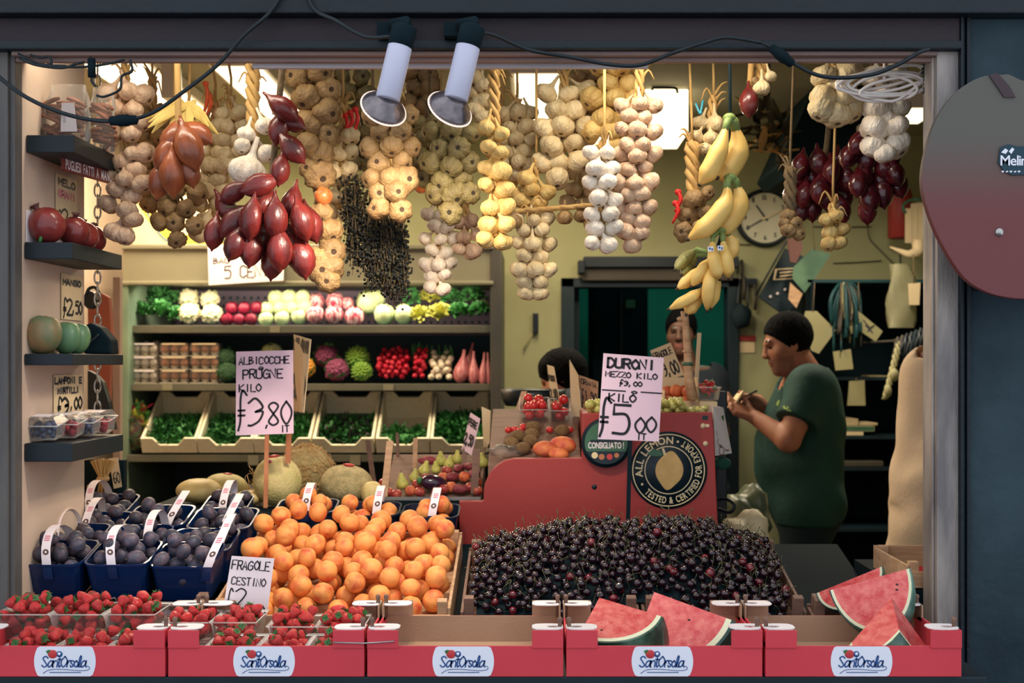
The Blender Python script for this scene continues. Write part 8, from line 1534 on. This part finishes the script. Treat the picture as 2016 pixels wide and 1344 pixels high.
for i in range(8):
    cx_, cy_ = 1742+q.uniform(-12, 14), 164+q.uniform(-10, 10); rx, ry = q.uniform(60, 92), q.uniform(14, 30); rt = q.uniform(-.30, .12)
    for k in range(12): a = 2*PI*k/12+i*.2; x, y = rx*math.cos(a), ry*math.sin(a); pts.append((cx_+x*math.cos(rt)-y*math.sin(rt), cy_+x*math.sin(rt)+y*math.cos(rt), 2.855+.008*math.sin(a+i)-.004*i*.3))
mm('cable_white', (226, 216, 208), None, rough=.4); b.tube(spl([P(*p) for p in pts], 3), .0036, 7); b.tube(spl([P(1740, 160, 2.85), P(1742, 132, 2.85), P(1738, 108, 2.86)], 4), .004, 6); obj('coil', b, M_['cable_white'], t)
b = MB(); [b.tube(spl([P(1818+3*math.sin(k*2), 100+k*7, 2.83), P(1828-3*math.sin(k), 112+k*8, 2.82), P(1820, 128+k*8, 2.83)], 3), .005, 6) for k in range(8)]; tag(obj('black_cord_bundle', b, M_['black_rubber']), 'bundle of black cord hanging at the right end of the lintel', 'cord')
# apple board
YA = 2.60; t = thing('apple_board', 'large apple-shaped advertising board on the facade at the upper right', 'sign board', P(1960, 590, YA)); cxa, cya = 1998, 366; ol = []
for (x, y) in [(p.x, p.y) for p in spl([Vector((*q_, 0)) for q_ in ((1986, 146), (1930, 152), (1880, 184), (1842, 238), (1820, 310), (1816, 370), (1836, 440), (1866, 500), (1900, 548), (1940, 574), (1985, 586), (2030, 588), (2080, 580), (2130, 560), (2178, 505), (2204, 430), (2210, 350), (2196, 270), (2160, 200), (2110, 160), (2060, 150), (2022, 160), (1986, 146))], 5)][:-1]: ol.append((P(x, y, YA).x, P(x, y, YA).z))
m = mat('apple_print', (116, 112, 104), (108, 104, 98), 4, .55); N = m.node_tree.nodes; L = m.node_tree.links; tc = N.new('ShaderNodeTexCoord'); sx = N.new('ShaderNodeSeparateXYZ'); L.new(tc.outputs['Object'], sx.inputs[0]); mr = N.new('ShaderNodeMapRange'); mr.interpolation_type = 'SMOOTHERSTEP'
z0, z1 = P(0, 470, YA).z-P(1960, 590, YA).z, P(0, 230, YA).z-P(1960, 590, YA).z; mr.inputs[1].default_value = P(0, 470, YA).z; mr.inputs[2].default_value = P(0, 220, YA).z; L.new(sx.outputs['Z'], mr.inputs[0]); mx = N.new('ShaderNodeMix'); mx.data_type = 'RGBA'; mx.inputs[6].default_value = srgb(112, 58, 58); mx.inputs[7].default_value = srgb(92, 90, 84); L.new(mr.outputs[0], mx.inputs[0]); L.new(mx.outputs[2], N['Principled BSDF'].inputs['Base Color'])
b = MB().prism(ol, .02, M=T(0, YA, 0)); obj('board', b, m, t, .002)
b = MB().prism([(P(x, y, YA).x, P(x, y, YA).z) for x, y in ((1946, 148), (1962, 144), (1986, 170), (1998, 192), (1976, 192))], .003, M=T(0, YA-.004, 0)); mm('stem_print', (66, 50, 56), None, rough=.6); obj('stem', b, M_['stem_print'], t)
b = MB().prism([(P(x, y, YA).x, P(x, y, YA).z) for x, y in ((1968, 290), (1984, 284), (2000, 288), (2060, 290), (2060, 344), (1990, 345), (1974, 336), (1964, 320))], .003, M=T(0, YA-.004, 0)); lb = obj('brand_patch', b, M_['navy_teal'] if 'navy_teal' in M_ else mm('navy_teal', (16, 58, 74), None, rough=.5), t, .0006)
b = MB(); printed(b, 'Melinda', T(P(1968, 326, YA).x, YA-.0052, P(0, 326, YA).z) @ FRONT, .030, .012, .03); b.add([P(x, y, YA-.0054) for x, y in ((1971, 300), (1979, 292), (1985, 296), (1980, 303))], [(0, 1, 2, 3)]).add([P(x, y, YA-.0054) for x, y in ((1986, 298), (1993, 290), (1997, 294), (1991, 303))], [(0, 1, 2, 3)])
for i in range(5): b.add([P(1972+i*8, 336+(i % 2), YA-.0052), P(1977+i*8, 336, YA-.0052), P(1976+i*8, 339, YA-.0052), P(1972+i*8, 339, YA-.0052)], [(0, 1, 2, 3)])
link('lettering', b.mesh('lettering', M_['pale_label'], fix=False), lb)
for (x, y, r) in ((1967, 457, 9), (1800, 0, 0)):
    if r: c = P(x, y, YA); b = MB().lathe([(S(r, YA), 0), (S(r, YA)*.8, .004), (.0005, .005)], 16, M=T(c.x, YA, c.z) @ RX(PI/2)); obj('bolt', b, M_['steel'], t)
b = MB().box(P(1950, 0, YA).x, P(2040, 0, YA).x, YA+.0205, FY+.001, P(0, 420, YA).z, P(0, 400, YA).z); obj('bracket', b, M_['darker'], t)
t = thing('facade_clip', 'torn dark strip under the apple board on the blue wall', 'strip', P(1910, 560, FY)); b = MB(); b.prism([(P(x, y, FY).x, P(x, y, FY).z) for x, y in ((1892, 536), (1916, 556), (1924, 574), (1908, 566), (1900, 552))], .006, M=T(0, FY-.008, 0)); obj('strip', b, M_['darker'], t)
